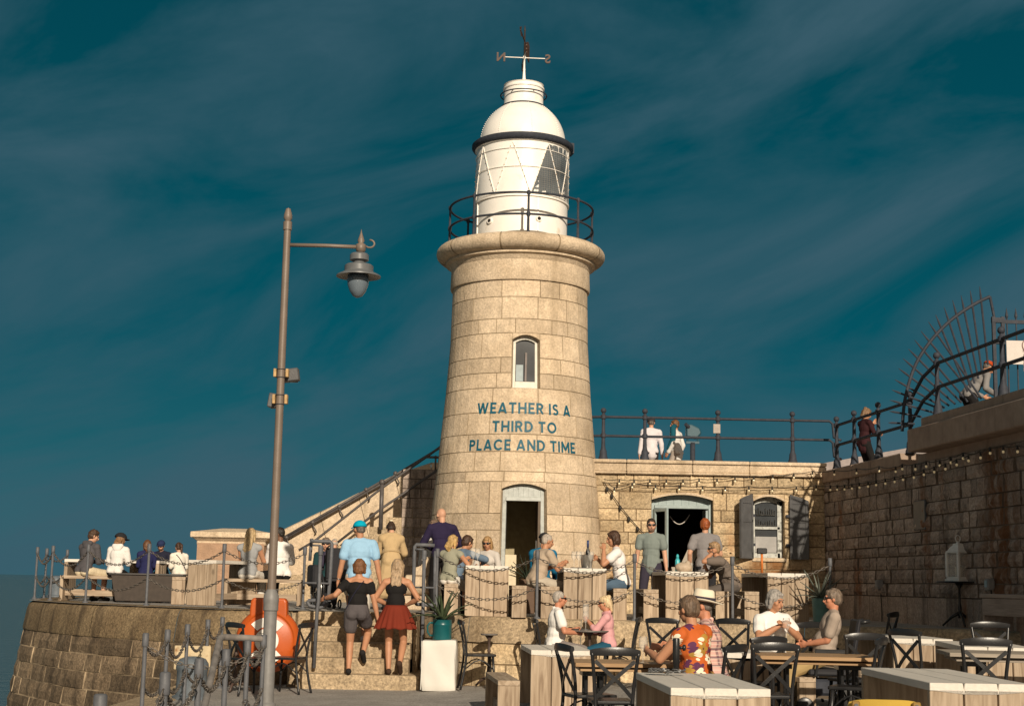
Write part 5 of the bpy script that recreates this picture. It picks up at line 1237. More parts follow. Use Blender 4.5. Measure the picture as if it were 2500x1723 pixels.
chair(ux(708, 20.0), 20.0, 72, 'empty black chair right of the lamp post in front of the orange lifebuoy housing')
chair(ux(612, 19.5), 19.6, -48, 'black chair mostly hidden by the lamp post, left of the orange housing')
# yellow chair at the bottom edge
yx, yy = ux(2128, 8.6), 8.5
t = thing('plastic_chair', 'scuffed yellow plastic chair back cut off by the bottom edge', 'chair', (yx, yy, zg(yx, yy) + .008), R(-4))
ym = plain('scuffed yellow plastic', (.50, .33, .055), rough=.45, var=.1, scale=6, dirt=((.08, .05, .02), 16, .69))
mb = MB(); n = 12; vs = []
for j in range(7):
    h = j / 6; z = .44 + .375 * h; w = .205 + .01 * h - (.02 if j == 6 else 0)
    for i in range(n + 1):
        tt = 2 * i / n - 1; vs.append((w * tt, -.2 - .07 * h + .05 * tt * tt, z - .02 * abs(tt) ** 4))
nv = len(vs); vs += [(x, y + .022, z) for x, y, z in vs]; W_ = n + 1
q = lambda j, i, o: o + j * W_ + i
fs = [(q(j, i, 0), q(j, i + 1, 0), q(j + 1, i + 1, 0), q(j + 1, i, 0)) for j in range(6) for i in range(n)] + [(q(j, i, nv), q(j + 1, i, nv), q(j + 1, i + 1, nv), q(j, i + 1, nv)) for j in range(6) for i in range(n)]
fs += [(q(0, i, 0), q(0, i, nv), q(0, i + 1, nv), q(0, i + 1, 0)) for i in range(n)] + [(q(6, i, 0), q(6, i + 1, 0), q(6, i + 1, nv), q(6, i, nv)) for i in range(n)] + [(q(j, 0, 0), q(j + 1, 0, 0), q(j + 1, 0, nv), q(j, 0, nv)) for j in range(6)] + [(q(j, n, 0), q(j, n, nv), q(j + 1, n, nv), q(j + 1, n, 0)) for j in range(6)]
mb.add(vs, fs); bk = mb.build('backrest', ym, t, smooth=True, autosm=50)
for sx in (-1, 1):
    mb = MB(); mb.box((sx * .165, -.262, .78), (.045, .02, .05)); pd = mb.build('fixing_plate', plain('brown plate', (.22, .13, .03)) if sx < 0 else bpy.data.materials['brown plate'], bk, bevel=.006)
    mb = MB(); mb.tube([(sx * .165, -.27, .78), (sx * .165, -.28, .78)], .012, 10); mb.build('bolt', M['iron'], pd)
    for y_ in (.18, -.17):
        mb = MB(); mb.tube([(sx * .17, y_, .45), (sx * .2, y_ * 1.25, 0)], .012, 8); mb.build('leg', M['iron'], t)
mb = MB(); mb.box((0, 0, .45), (.4, .4, .025)); mb.build('seat', ym, t, bevel=.01)

# ---------------------------------------------------------------- plank tables and benches
def grooved(mb, w, n, th, f):
    """board of n planks: f(x, depth, end) with end 0/1 gives the points; grooves between planks"""
    g = .007; pts = []; seg = []
    pw = w / n
    for i in range(n):
        x0 = -w / 2 + i * pw; rr = random.random()
        a = x0 + (g if i else 0); b = x0 + pw - (g if i < n - 1 else 0)
        pts += [(a, 0), (b, 0)]; seg += [rr, rr]
        if i < n - 1: pts.append((x0 + pw, -.045)); seg.append(.3)
    pts += [(w / 2, -th), (-w / 2, -th)]; seg += [.5, .5]
    N = len(pts); A = [f(x, d, 0) for x, d in pts]; B = [f(x, d, 1) for x, d in pts]
    o = len(mb.v); mb.v += [tuple(p) for p in A + B]
    for i in range(N):
        j = (i + 1) % N; mb.f.append((o + i, o + j, o + N + j, o + N + i)); mb.m.append(mb.cm); mb.r.append(seg[i] if i < N - 2 else .5)
    top = [i for i in range(N)]
    for E_ in (0, N):                                             # end grain caps, plank by plank
        k = 0; b0, b1 = o + E_ + N - 2, o + E_ + N - 1
        mb.f.append(tuple(o + E_ + i for i in range(N))); mb.m.append(mb.cm); mb.r.append(.5)
def plank_table(name, label, x, y, z, yaw, w, l, h, n=3, group='white topped plank tables', cat='table', top_mat=None):
    """origin at the middle of the front end panel's foot; length runs away along +Y"""
    t = thing(name, label, cat, (x, y, z), R(yaw), group); th = .055; pt = .06
    mb = MB(); grooved(mb, w, n, th, lambda a, d, e: V(a, -.004 if e == 0 else l + .004, h + d)); mb.build('tabletop' if n > 1 else 'seat', top_mat or M['wtop'], t, bevel=.004)
    for k in (0, 1):
        mb = MB(); f = (lambda a, d, e: V(a, -d, e * (h - th - .002))) if k == 0 else (lambda a, d, e: V(-a, l + d, e * (h - th - .002)))
        grooved(mb, w, n, pt, f); mb.build('end_panel', M['wood'], t, bevel=.004)
    mb = MB(); mb.box((0, l / 2, .14), (.07, l - 2 * pt, .10)); mb.build('stretcher', M['woodh'], t, bevel=.004)
    return t
def at_front(u0, u1, y): a, b = ux(u0, y), ux(u1, y); return (a + b) / 2, b - a
def T(label, u0, u1, y, l, yaw=0, h=.74, terrace=False, **k):
    x, w = at_front(u0, u1, y); z = zt(x) if terrace else zg(x, y); return plank_table('plank_table', label, x, y, z, yaw, w, l, h, **k)
T('white topped plank table on the terrace with wine glasses, left of the tower door', 1134, 1240, 21.3, 1.3, 3, .72, True)
T('white topped plank table on the terrace holding the wine bucket, below the tower door', 1375, 1480, 21.05, 1.4, 2, .72, True)
T('white topped plank table on the terrace holding the teal bottle, in front of the hatch', 1625, 1730, 21.4, 1.5, 2, .72, True)
T('white topped plank table on the terrace carrying the mallet, below the shuttered window', 1874, 1976, 21.75, 1.7, 4, .72, True)
T('foreground plank table with knots and open dark side, below the man in the white polo', 1298, 1449, 16.9, 1.5, 4)
T('large foreground plank table with a chain heaped on its white top, at bottom centre', 1637, 1881, 10.55, 1.75, 3)
T('large foreground plank table at the lower right corner behind the yellow chair', 2264.5, 2514, 10.35, 1.85, 1)
T('plank table with a double knot in its end panel, in the sunlight at right', 2179, 2325, 17.2, 1.7, 1)
T('plank table hidden behind the black chairs, in front of the woman in white', 1762, 1912, 15.25, 1.0, 0)
plank_table('plank_table', 'white topped plank table at the right edge behind the grey plank table', 4.95, 14.9, zg(4.95, 15), -7, .72, 1.7, .75)
plank_table('plank_table', 'plank table between the lamp post and the dark trough on the left terrace', ux(489, 24.2), 24.15, 1.06, -20, .52, 1.35, .73)
plank_table('plank_table', 'plank table behind the person in the dark hoodie at the far left', ux(272, 27.4) + .85, 27.6, 1.06, 90, .6, 1.75, .74)
plank_table('plank_table', 'plank table in front of the person in the navy cap on the left terrace', ux(405, 28.6) + .5, 28.3, 1.06, 90, .6, 1.1, .74)
def bench(label, x, y, z, yaw, w=.24, l=1.4, h=.45, mat=None):
    return plank_table('plank_bench', label, x, y, z, yaw, w, l, h, n=1, group='plank benches', cat='bench', top_mat=mat or M['woodh'])
def Bt(label, u0, u1, y, l=1.3, yaw=2): x, w = at_front(u0, u1, y); return bench(label, x, y, zt(x), yaw, w, l)
Bt('narrow bench under the blond woman in the sage top on the terrace', 1083, 1117, 21.3)
Bt('narrow bench behind a wine glass and candle, left of the man in beige', 1249, 1285, 21.0)
Bt('narrow bench under the grey haired man in the beige shirt', 1320, 1365, 21.0)
Bt('narrow bench under the dark haired woman in the white T-shirt', 1497, 1530, 21.3)
Bt('narrow empty bench beside the table with the teal bottle', 1571, 1608, 21.4)
Bt('narrow bench under the man in grey brown with his hand to his face', 1747, 1780, 21.45)
Bt('narrow empty bench left of the table with the mallet', 1818, 1854, 21.55)
Bt('end of a narrow bench beside the dark trough on the left terrace', 416, 448, 24.4, 1.0, 10)
bench('low bench under the dark hoodie and white hoodie at the far left', ux(152, 26.3) + 1.75, 26.2, 1.06, 90, .34, 1.75, .44)
bench('long bench under the blond woman in grey and the bearded man in white', ux(548, 25.2) + 1.3, 25.2, 1.06, 90, .34, 1.3, .44)
bench('short open bench left of the foreground plank table', ux(1246, 16.1), 16.1, zg(0, 16.3), 6, .24, 1.5, .47)
bench('bench between the oak table and the knotty table at right', 4.05, 16.6, zg(4, 16.6), 30, .26, 1.3)
bench('bench with pale sunlit end, right of the knotty table', 5.42, 17.0, zg(5.4, 17), 6, .24, 1.3)
bench('bench below the thighs of the seated man in taupe', 3.28, 16.2, zg(3.3, 16.2), 18, .2, 1.0, .42)
# dark trough on the left terrace
a, b = at_y(z1(905, 745), 25.7), at_y(z1(1475, 750), 25.7); mb = MB(); L_ = b.x - a.x
mb.prism([(-L_ / 2 + .1, .02), (L_ / 2, .02), (L_ / 2, .47), (-L_ / 2, .47)], lambda s, h: V(s, 0, h), lambda s, h: V(s, .4, h))
t = thing('trough', 'long dark brown trough or bench box beside the plank bench on the left terrace', 'trough', V((a.x + b.x) / 2, 25.5, 1.06)); mb.build('box', plain('dark brown board', (.045, .033, .025), var=.2), t, bevel=.01)
mb = MB(); mb.box((0, .2, .485), (L_ + .06, .46, .025)); mb.build('lid', plain('dark grey lid', (.075, .07, .066)), t, bevel=.005)
# grey wooden trough by the wall
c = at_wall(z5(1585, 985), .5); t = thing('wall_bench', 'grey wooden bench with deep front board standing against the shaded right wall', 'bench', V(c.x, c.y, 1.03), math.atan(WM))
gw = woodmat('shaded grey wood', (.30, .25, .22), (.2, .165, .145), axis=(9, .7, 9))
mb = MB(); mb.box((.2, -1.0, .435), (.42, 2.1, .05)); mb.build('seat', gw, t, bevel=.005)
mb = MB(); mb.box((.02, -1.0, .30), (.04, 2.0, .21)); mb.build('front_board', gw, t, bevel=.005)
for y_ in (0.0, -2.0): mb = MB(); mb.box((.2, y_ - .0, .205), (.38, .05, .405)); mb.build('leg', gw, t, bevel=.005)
# oak and grey tables on black trestle legs
def oak_table(label, x, y, yaw, w, l, mat, h=.75):
    t = thing('trestle_table', label, 'table', (x, y, zg(x, y)), R(yaw), 'tables on black column legs')
    mb = MB(); mb.box((0, 0, h - .017), (l, w, .035)); mb.build('tabletop', mat, t, bevel=.004)
    mb = MB(); mb.box((0, 0, h - .062), (l * .9, w * .86, .03)); mb.build('under_board', mat, t, bevel=.004)
    for sx in (-1, 1):
        mb = MB(); mb.box((sx * l * .3, 0, h - .105), (.22, .3, .05)); mb.box((sx * l * .3, 0, .03), (.3, .5, .05))
        for a in (-.07, .07):
            for b in (-.1, .1): mb.tube([(sx * l * .3 + a, b, .05), (sx * l * .3 + a, b, h - .1)], .018, 8)
        mb.build('leg', M['black'], t)
oak_table('light oak table with a wine glass, between the chair and the woman in floral top', 1.12, 14.15, 3, .78, 1.0, M['oak'])
oak_table('oak table with sunlit edge on black column legs, in front of the man in taupe', 2.98, 14.45, -4, .85, 1.1, M['oak'])
oak_table('grey plank table at the right edge behind the large black chair', 4.75, 13.9, -8, .85, 1.3, woodmat('grey plank top', (.36, .31, .25), (.25, .21, .17), axis=(.7, 9, 9)))
# bistro tables
def bistro(label, x, y, r, h, z=None):
    t = thing('bistro_table', label, 'table', (x, y, zg(x, y) if z is None else z), .4, 'round cast iron bistro tables'); ir = plain('brown cast iron', (.07, .045, .035), rough=.5, var=.3) if 'brown cast iron' not in bpy.data.materials else bpy.data.materials['brown cast iron']
    mb = MB(); mb.lathe([(0, h - .022), (r - .01, h - .022), (r, h - .016), (r, h), (0, h + .001)], 32); mb.build('tabletop', plain('worn grey top', (.14, .125, .115), var=.25, scale=18, rough=.4) if 'worn grey top' not in bpy.data.materials else bpy.data.materials['worn grey top'], t, smooth=True, autosm=40)
    mb = MB(); mb.lathe([(.03, .08), (.022, .15), (.032, .2), (.018, .3), (.02, .48), (.028, .5), (.018, .53), (.022, h - .08), (.06, h - .03), (.065, h - .022)], 12)
    mb.build('pedestal', ir, t, smooth=True)
    for k in range(3):
        a = k * 2 * pi / 3; mb = MB(); mb.tube([(.01 * cos(a), .01 * sin(a), .14), (.12 * cos(a), .12 * sin(a), .1), (.22 * cos(a), .22 * sin(a), .015)], [.022, .02, .016], 8); mb.build('foot', ir, t, smooth=True)
    return t
btx, bty = ux(1440, 19.95), 19.95; BTZ = zg(btx, bty) + .765
bistro('round grey bistro table between the man in white polo and the woman in pink', btx, bty, .27, .765)
bistro('small round bistro table behind the lone chair, against the terrace wall', ux(1196, 20.85), 20.7, .12, .73)
bistro('round bistro table behind the chain posts, left of the orange housing', ux(578, 20.0), 20.1, .2, .74)
# ---------------------------------------------------------------- lantern on a tripod table
c = on_t(z5(1478, 985)); c.x -= .12
t = thing('tripod_table', 'slender dark tripod pedestal table below the white lantern', 'table', c); hT = at_y(z5(1475, 632), c.y).z - c.z
mb = MB(); mb.lathe([(0, hT - .02), (.3, hT - .02), (.31, hT - .01), (.3, hT), (0, hT)], 28); mb.build('tabletop', M['black'], t, smooth=True, autosm=40)
mb = MB(); mb.lathe([(.03, .12), (.022, .2), (.03, .26), (.018, .32), (.016, hT - .1), (.06, hT - .02)], 12); mb.build('stem', M['black'], t, smooth=True)
for k in range(3):
    a = k * 2 * pi / 3 + .5; mb = MB(); mb.tube([(0, 0, .2), (.12 * cos(a), .12 * sin(a), .13), (.24 * cos(a), .24 * sin(a), .015)], [.025, .02, .014], 8); mb.build('foot', M['black'], t, smooth=True)
lt = thing('lantern', 'white metal candle lantern with glass sides on the tripod table', 'lantern', c + V(.0, 0, hT), R(28)); kk = c.y / FPX / 3.173
wl_ = plain('white lantern paint', (.66, .66, .64), rough=.4, var=.06); W2 = 70 * kk; H2 = 182 * kk; s2 = W2 * .86
mb = MB(); mb.box((0, 0, .015), (W2 * 2.15, W2 * 2.15, .03)); mb.box((0, 0, .045), (W2 * 1.9, W2 * 1.9, .03)); mb.build('base', wl_, lt, bevel=.005)
for sx in (-1, 1):
    for sy in (-1, 1): mb = MB(); mb.box((sx * s2, sy * s2, .06 + H2 / 2), (.035, .035, H2)); mb.build('post', wl_, lt, bevel=.003)
for k in range(4):
    mb = MB(); d = V(cos(k * pi / 2), sin(k * pi / 2), 0); mb.box(d * s2 + V(0, 0, .06 + H2 / 2), (.004, s2 * 2 - .035, H2) if k % 2 == 0 else (s2 * 2 - .035, .004, H2)); mb.build('pane', M['glass'], lt)
mb = MB(); zr = .06 + H2; prf = [(W2 * 1.28, 0), (W2 * 1.28, .02), (W2 * 1.1, .03), (W2 * .85, .075), (W2 * .55, .105), (W2 * .5, .13), (W2 * .2, .135), (.02, .155), (0, .155)]
mb.lathe([(r_ * 1.05, zr + h_) for r_, h_ in prf], 4, a0=pi / 4, a1=pi / 4 + 2 * pi); mb.build('roof', wl_, lt)
mb = MB(); mb.tube([(.045 * cos(2 * pi * i / 16), 0, zr + .2 + .045 * sin(2 * pi * i / 16)) for i in range(16)], .007, 6, closed=True); mb.build('ring', wl_, lt)
mb = MB(); mb.tube([(0, 0, .06), (0, 0, .2)], .05, 14); mb.build('candle', plain('candle wax', (.6, .55, .45)), lt)

# ---------------------------------------------------------------- planters
def agave(par, z, n, ln, mat, seed, spread=.55, w=.035):
    rd = random.Random(seed)
    for i in range(n):
        a = 2.399 * i + rd.uniform(-.3, .3); el = lerp(1.35, .35, (i / n) ** 1.1) + rd.uniform(-.12, .12); L_ = ln * rd.uniform(.75, 1.1) * lerp(1.0, .85, i / n); mb = MB(); vs = []; p = V(.02 * cos(a), .02 * sin(a), z); K = 7
        side = V(-sin(a), cos(a), 0); e = el
        for k in range(K + 1):
            f = k / K; ww = w * (1 - f) ** .7 * (0.75 + .9 * f if f < .3 else 1.02); d = V(cos(a) * cos(e), sin(a) * cos(e), sin(e)); nrm = V(-cos(a) * sin(e), -sin(a) * sin(e), cos(e))
            vs += [p + side * ww + nrm * ww * .35, p - nrm * .006, p - side * ww + nrm * ww * .35]; p = p + d * (L_ / K); e -= spread * .17 * (1.6 - el)
        mb.add(vs, [(k * 3 + j, k * 3 + j + 1, k * 3 + j + 4, k * 3 + j + 3) for k in range(K) for j in (0, 1)])
        o = mb.build('leaf', mat, par, smooth=True); so = o.modifiers.new('thick', 'SOLIDIFY'); so.thickness = .006
leafm = plain('dark green agave', (.045, .062, .03), rough=.45, var=.35, scale=8); leafg = plain('grey green agave', (.12, .135, .11), rough=.5, var=.3, scale=8); tealp = plain('teal enamel', (.006, .085, .095), rough=.35, var=.12, scale=6)
pb = on_g(z2(1673, 1420)); pb.y = 20.72; pb.x = ux(1077, 20.72); pz = zg(pb.x, pb.y)
t = thing('plinth', 'white canvas covered cube plinth at the foot of the steps', 'plinth', V(pb.x, pb.y, pz), R(-3)); w_, h_ = 80 * 20.72 / FPX, 118 * 20.72 / FPX
bm = bmesh.new(); bmesh.ops.create_cube(bm, size=1); bmesh.ops.bevel(bm, geom=bm.edges[:], offset=.016, segments=1, affect='EDGES'); bmesh.ops.subdivide_edges(bm, edges=[e for e in bm.edges if e.calc_length() > .5], cuts=7, use_grid_fill=True)
rdp = random.Random(5)
for v in bm.verts:
    x, y, z = v.co; v.co = ((x + .018 * sin(z * 7 + y * 3) + .01 * sin(z * 17 + x * 5)) * w_, (y + .018 * sin(z * 6 + x * 4) + .012 * sin(x * 11 + z * 9)) * w_, (z + .5 + .01 * sin(x * 5) * (z > 0)) * h_)
me = bpy.data.meshes.new('cover'); bm.to_mesh(me); bm.free(); me.polygons.foreach_set('use_smooth', [True] * len(me.polygons)); me.materials.append(plain('white canvas', (.62, .595, .545), rough=.8, var=.05, scale=3, bump=.35, bscale=5))
pc = bpy.data.objects.new('cover', me); COL.objects.link(pc); pc.parent = t
for sx in (-1, 1):
    mb = MB(); mb.tube([(sx * w_ * .505, -w_ * .5, .02), (sx * w_ * .49, -w_ * .505, h_ * .5), (sx * w_ * .505, -w_ * .5, h_ - .01)], .006, 5); mb.build('piping', bpy.data.materials['white canvas'], t)
pt_ = thing('planter', 'teal enamel mug planter with a side handle and spiky dark plant on the white plinth', 'planter', V(pb.x + .02, pb.y, pz + h_ + .004)); r_ = .5 * 145 / 3.173 * 20.72 / FPX; hp = 150 / 3.173 * 20.72 / FPX
mb = MB(); mb.lathe([(0, 0), (r_ * .97, 0), (r_, .01), (r_, hp * .72), (r_ * 1.015, hp * .735), (r_ * 1.015, hp * .76), (r_, hp * .775), (r_, hp - .008), (r_ * 1.04, hp), (r_ * .97, hp), (r_ * .95, hp - .03), (0, hp - .03)], 28); mb.build('pot', tealp, pt_, smooth=True, autosm=40)
mb = MB(); mb.tube([(-r_ * .97, -.02, hp * .82), (-r_ * 1.3, -.03, hp * .84), (-r_ * 1.55, -.03, hp * .66), (-r_ * 1.5, -.03, hp * .36), (-r_ * 1.25, -.03, hp * .2), (-r_ * .97, -.02, hp * .2)], .014, 8); mb.build('handle', tealp, pt_, smooth=True)
pf = bpy.data.objects.new('plant', None); COL.objects.link(pf); pf.parent = pt_
agave(pf, hp - .02, 18, .5, leafm, 3, .75, .038)
c = V(ux(2003, 21.3), 21.3, 1.02); pt2 = thing('planter', 'pale teal pot with grey spiky leaves behind the seated man in taupe', 'planter', c)
mb = MB(); mb.lathe([(0, 0), (.10, 0), (.12, .34), (.13, .36), (.115, .36), (.11, .32), (0, .32)], 24); mb.build('pot', plain('pale teal pot', (.10, .21, .2), rough=.5), pt2, smooth=True, autosm=40)
pf = bpy.data.objects.new('plant', None); COL.objects.link(pf); pf.parent = pt2; agave(pf, .34, 22, .5, leafg, 9, .6, .022)
c = V(ux(1285, 24.4), 24.5, 1.02); pt3 = thing('planter', 'dark spiky plant on a brown crate inside the tower doorway', 'planter', c); mb = MB(); mb.box((0, 0, .28), (.26, .26, .56)); mb.build('pot', plain('brown crate', (.10, .055, .03)), pt3, bevel=.01)
pf = bpy.data.objects.new('plant', None); COL.objects.link(pf); pf.parent = pt3; agave(pf, .56, 16, .4, plain('very dark green', (.02, .03, .018), rough=.5), 5, .6, .022)
c = V(ux(1244, 24.6), 24.6, 1.02); t = thing('light_patch', 'plain cream panel standing in for a patch of light in the tower doorway', 'board', c, .1); mb = MB(); mb.box((0, 0, .48), (.19, .03, .96)); mb.build('panel', plain('cream panel', (.62, .52, .36)), t, bevel=.004)  # light falling in the doorway, built as a pale panel
c = V(ux(1792, 25.6), 25.8, 1.0); pt4 = thing('shrub', 'small dark leafy shrub beside the left shutter', 'plant', c); rd = random.Random(2); mb = MB(); mb.tube([(0, 0, 0), (.03, 0, .4), (.0, .02, .9)], .012, 6); mb.build('stem', plain('stem', (.06, .05, .03)), pt4)
mb = MB()
for i in range(90):
    p = V(rd.gauss(0, .1), rd.gauss(0, .08), rd.uniform(.35, 1.25)); a = rd.uniform(0, 6.28); d = V(cos(a), sin(a), rd.uniform(-.3, .6)).normalized() * .06; s_ = d.cross(V(0, 0, 1)) * .45; mb.add([p, p + d * .5 + s_, p + d, p + d * .5 - s_], [(0, 1, 2, 3)])
mb.build('foliage', leafm, pt4)
t = thing('stone_drum', 'pale stone drum lying on its side with a block on top, left of the tower', 'stone', V(ux(1022, 24.9), 24.9, 1.03)); mb = MB(); mb.lathe([(0, -.24), (.15, -.24), (.17, -.22), (.17, .22), (.15, .24), (0, .24)], 24, (0, 0, .42), axis='X'); mb.build('drum', M['granite'], t, smooth=True, autosm=40)
mb = MB(); mb.prism([(-.1, .57), (.2, .57), (.2, .9), (.12, .9), (.02, .74), (-.1, .7)], lambda s, h: V(s, -.12, h), lambda s, h: V(s, .12, h)); mb.build('block', M['granite'], t, bevel=.02)
mb = MB(); mb.box((0, 0, .12), (.5, .34, .24)); mb.build('plinth', M['granite'], t, bevel=.02)
# ---------------------------------------------------------------- things on tables
def wine_glass(label, p, s=1.0, grp='wine glasses'):
    t = thing('wine_glass', label, 'glass', p, 0, grp); t.scale = (s, s, s)
    mb = MB(); mb.lathe([(.034, 0), (.03, .004), (.005, .01), (.0045, .085), (.014, .1), (.034, .135), (.037, .165), (.03, .215)], 12); o = mb.build('glass', M['glass'], t, smooth=True)
    return t
def tumbler(label, p):
    t = thing('tumbler', label, 'glass', p, 0, 'tumblers on the tables'); mb = MB(); mb.lathe([(0, .004), (.032, 0), (.038, .13), (.034, .13), (.03, .012), (0, .012)], 12); mb.build('glass', M['glass'], t, smooth=True)
    mb = MB(); mb.lathe([(0, .012), (.029, .012), (.032, .07), (0, .07)], 12); mb.build('drink', plain('amber drink', (.5, .3, .08), rough=.2) if 'amber drink' not in bpy.data.materials else bpy.data.materials['amber drink'], t)
zT = lambda x: zt(x) + .722
def ontab(u, y): x = ux(u, y); return V(x, y, zT(x))
wine_glass('left wine glass of the pair before the denim shirted man', ontab(1152, 21.5), 1.15); wine_glass('right wine glass of the pair before the denim shirted man', ontab(1163, 21.65), 1.15)
for u, y, l_ in ((1400, 21.4, 'wine glass beside the beige shirted man, leftmost of those by the bucket'), (1412, 21.3, 'second wine glass by the beige shirted man, left of the bucket'), (1420, 21.5, 'wine glass close to the left side of the wine bucket'), (1441, 21.15, 'large wine glass in front of the wine bucket')): wine_glass(l_, ontab(u, y), 1.12)
c = ontab(1431, 21.35); t = thing('wine_bucket', 'steel wine bucket on the table below the tower door', 'bucket', c); mb = MB(); mb.lathe([(0, 0), (.075, 0), (.095, .19), (.1, .195), (.09, .195), (.085, .17), (0, .16)], 20); mb.build('bucket', plain('brushed steel', (.35, .33, .30), rough=.3, metal=.8), t, smooth=True, autosm=40)
t = thing('wine_bottle', 'dark wine bottle with blue foil standing in the bucket', 'bottle', c + V(.015, 0, .172)); mb = MB(); mb.lathe([(.036, 0), (.036, .06), (.015, .12), (.014, .14)], 12); mb.build('body', M['black'], t, smooth=True); mb = MB(); mb.lathe([(.0155, .13), (.016, .23), (0, .235)], 12); mb.build('foil', plain('blue foil', (.03, .05, .14), rough=.3), t, smooth=True)
c = ontab(1415, 21.3); t = tag(MB().box((0, 0, .006), (.26, .2, .01), .1).build('serving_tray', M['black'], loc=c), 'black serving tray under the glasses by the wine bucket', 'tray')
c = ontab(1654, 21.65); t = thing('water_bottle', 'slim teal water bottle on the table in front of the hatch', 'bottle', c); mb = MB(); mb.lathe([(0, 0), (.034, 0), (.036, .02), (.036, .16), (.02, .19)], 14); mb.build('body', plain('teal plastic', (.05, .38, .42), rough=.3), t, smooth=True); mb = MB(); mb.lathe([(.021, .19), (.021, .225), (.01, .25), (0, .25)], 12); mb.build('cap', bpy.data.materials['teal plastic'], t, smooth=True)
tumbler('left tumbler beside the pale bag on the table in front of the hatch', ontab(1671, 21.75)); tumbler('right tumbler beside the pale bag on the table in front of the hatch', ontab(1686, 21.8))
c = ontab(1669, 21.58); mb = MB(); mb.ell((0, 0, .06), (.13, .08, .075), 12); mb.ell((.06, 0, .1), (.05, .05, .06), 8); t = mb.build('paper_bag', plain('crumpled kraft paper', (.42, .33, .24), var=.15, bump=.6, bscale=14), smooth=True, loc=c); tag(t, 'crumpled pale brown paper bag beside the teal bottle', 'bag')
c = ontab(1861, 21.95); t = thing('mallet', 'mallet with orange handle and black head standing upright on the table', 'mallet', c); mb = MB(); mb.tube([(0, 0, 0), (0, 0, .30)], .018, 10); mb.build('handle', plain('orange handle', (.55, .16, .03)), t, smooth=True); mb = MB(); mb.box((0, 0, .325), (.15, .08, .085)); mb.build('head', M['black'], t, bevel=.012)
c = V(btx, bty, BTZ); wine_glass('wine glass standing on the round table between the white polo and the pink shirt', c + V(-.055, -.02, 0), 1.15)
t = tag(MB().box((0, 0, .008), (.2, .14, .014), .2).build('menu_card', M['black'], loc=c + V(-.13, .05, 0)), 'black menu card lying on the small round table', 'menu')
wine_glass('wine glass left on the terrace edge beside a small candle', on_t(z3(815, 905)) + V(0, .12, .0), 1.5)
c = on_t(z3(868, 908)) + V(0, .1, 0); t = thing('candle', 'small white candle pot on the terrace edge beside a wine glass', 'candle', c); mb = MB(); mb.lathe([(0, 0), (.045, 0), (.045, .05), (0, .05)], 14); mb.build('pot', plain('candle white', (.7, .6, .45)), t, smooth=True, autosm=40)
# heap of chain on the foreground table, parasol stub
c = V(ux(1650, 11.9), 11.95, zg(1.4, 12) + .765); t = thing('loose_chain', 'heap of loose steel chain on the white foreground table', 'chain', c); mb = MB(); rd = random.Random(6); p = V(-.22, 0, .008); h = 0
for i in range(70):
    h += rd.uniform(-1.1, 1.1); q = p + V(cos(h), .7 * sin(h), 0) * .035
    if abs(q.x) > .2 or abs(q.y) > .07: h += pi; q = p
    p = q; d = V(cos(h), sin(h), 0); s_ = V(-sin(h), cos(h), .6 * (i % 2)); mb.tube([p + V(0, 0, .005 * (i % 5)) + d * .02 * cos(a) + s_ * .012 * sin(a) for a in [k * pi / 4 for k in range(8)]], .004, 4, closed=True)
mb.build('links', plain('steel chain', (.22, .22, .22), rough=.4, metal=.6), t)
c = V(ux(1651, 12.75), 12.75, zg(1.4, 12.7)); t = thing('parasol_base', 'black parasol base tube with clamp knob beside the floral topped woman', 'parasol base', c); zt1 = at_y(y5(690, 725), 12.75).z - c.z
mb = MB(); mb.lathe([(.24, 0), (.24, .04), (.05, .06), (.024, .08), (.024, zt1 - .22), (.03, zt1 - .21), (.03, zt1 - .01), (.026, zt1), (0, zt1)], 16); mb.build('tube', M['black'], t, smooth=True, autosm=40)
mb = MB(); mb.tube([(.03, 0, zt1 - .08), (.06, 0, zt1 - .08)], .012, 8); mb.lathe([(0, .055), (.024, .055), (.028, .065), (.024, .08), (0, .085)], 12, (0, 0, zt1 - .08), axis='X'); mb.build('knob', M['black'], t, smooth=True)
# ---------------------------------------------------------------- string lights
bulbm, nt, p = newmat('lit warm bulb'); p.inputs['Base Color'].default_value = (.8, .7, .5, 1); p.inputs['Roughness'].default_value = .1; p.inputs['Emission Color'].default_value = (1, .72, .35, 1); p.inputs['Emission Strength'].default_value = .16
def strand(label, pts):
    t = thing('string_light', label, 'string lights', pts[0], 0, 'festoon string lights'); mb = MB(); L_ = []
    for a, b in zip(pts, pts[1:]): L_ += sag_pts(a, b, .012 + .02 * (b - a).length, 4)[:-1]
    keep(MB().tube(L_ + [pts[-1]], .007, 5).build('cable', M['cable']), t)
    for q in pts[1:-1]:
        mb = MB(); mb.tube([q, q - V(0, 0, .06)], [.012, .018], 8); b = keep(mb.build('bulb_holder', M['cable']), t)
        m2 = MB(); m2.lathe([(.010, -.055), (.016, -.068), (.018, -.08), (.013, -.093), (0, -.098)], 10, q); o = m2.build('bulb', bulbm, smooth=True); o.parent = t; o.matrix_parent_inverse = t.matrix_basis.inverted()
    return t
zbld = lambda X, Y: at_y(z6(X, Y - 14), YB - .12)
zwl = lambda X, Y: at_wall(z7(X, Y - 10), .12)
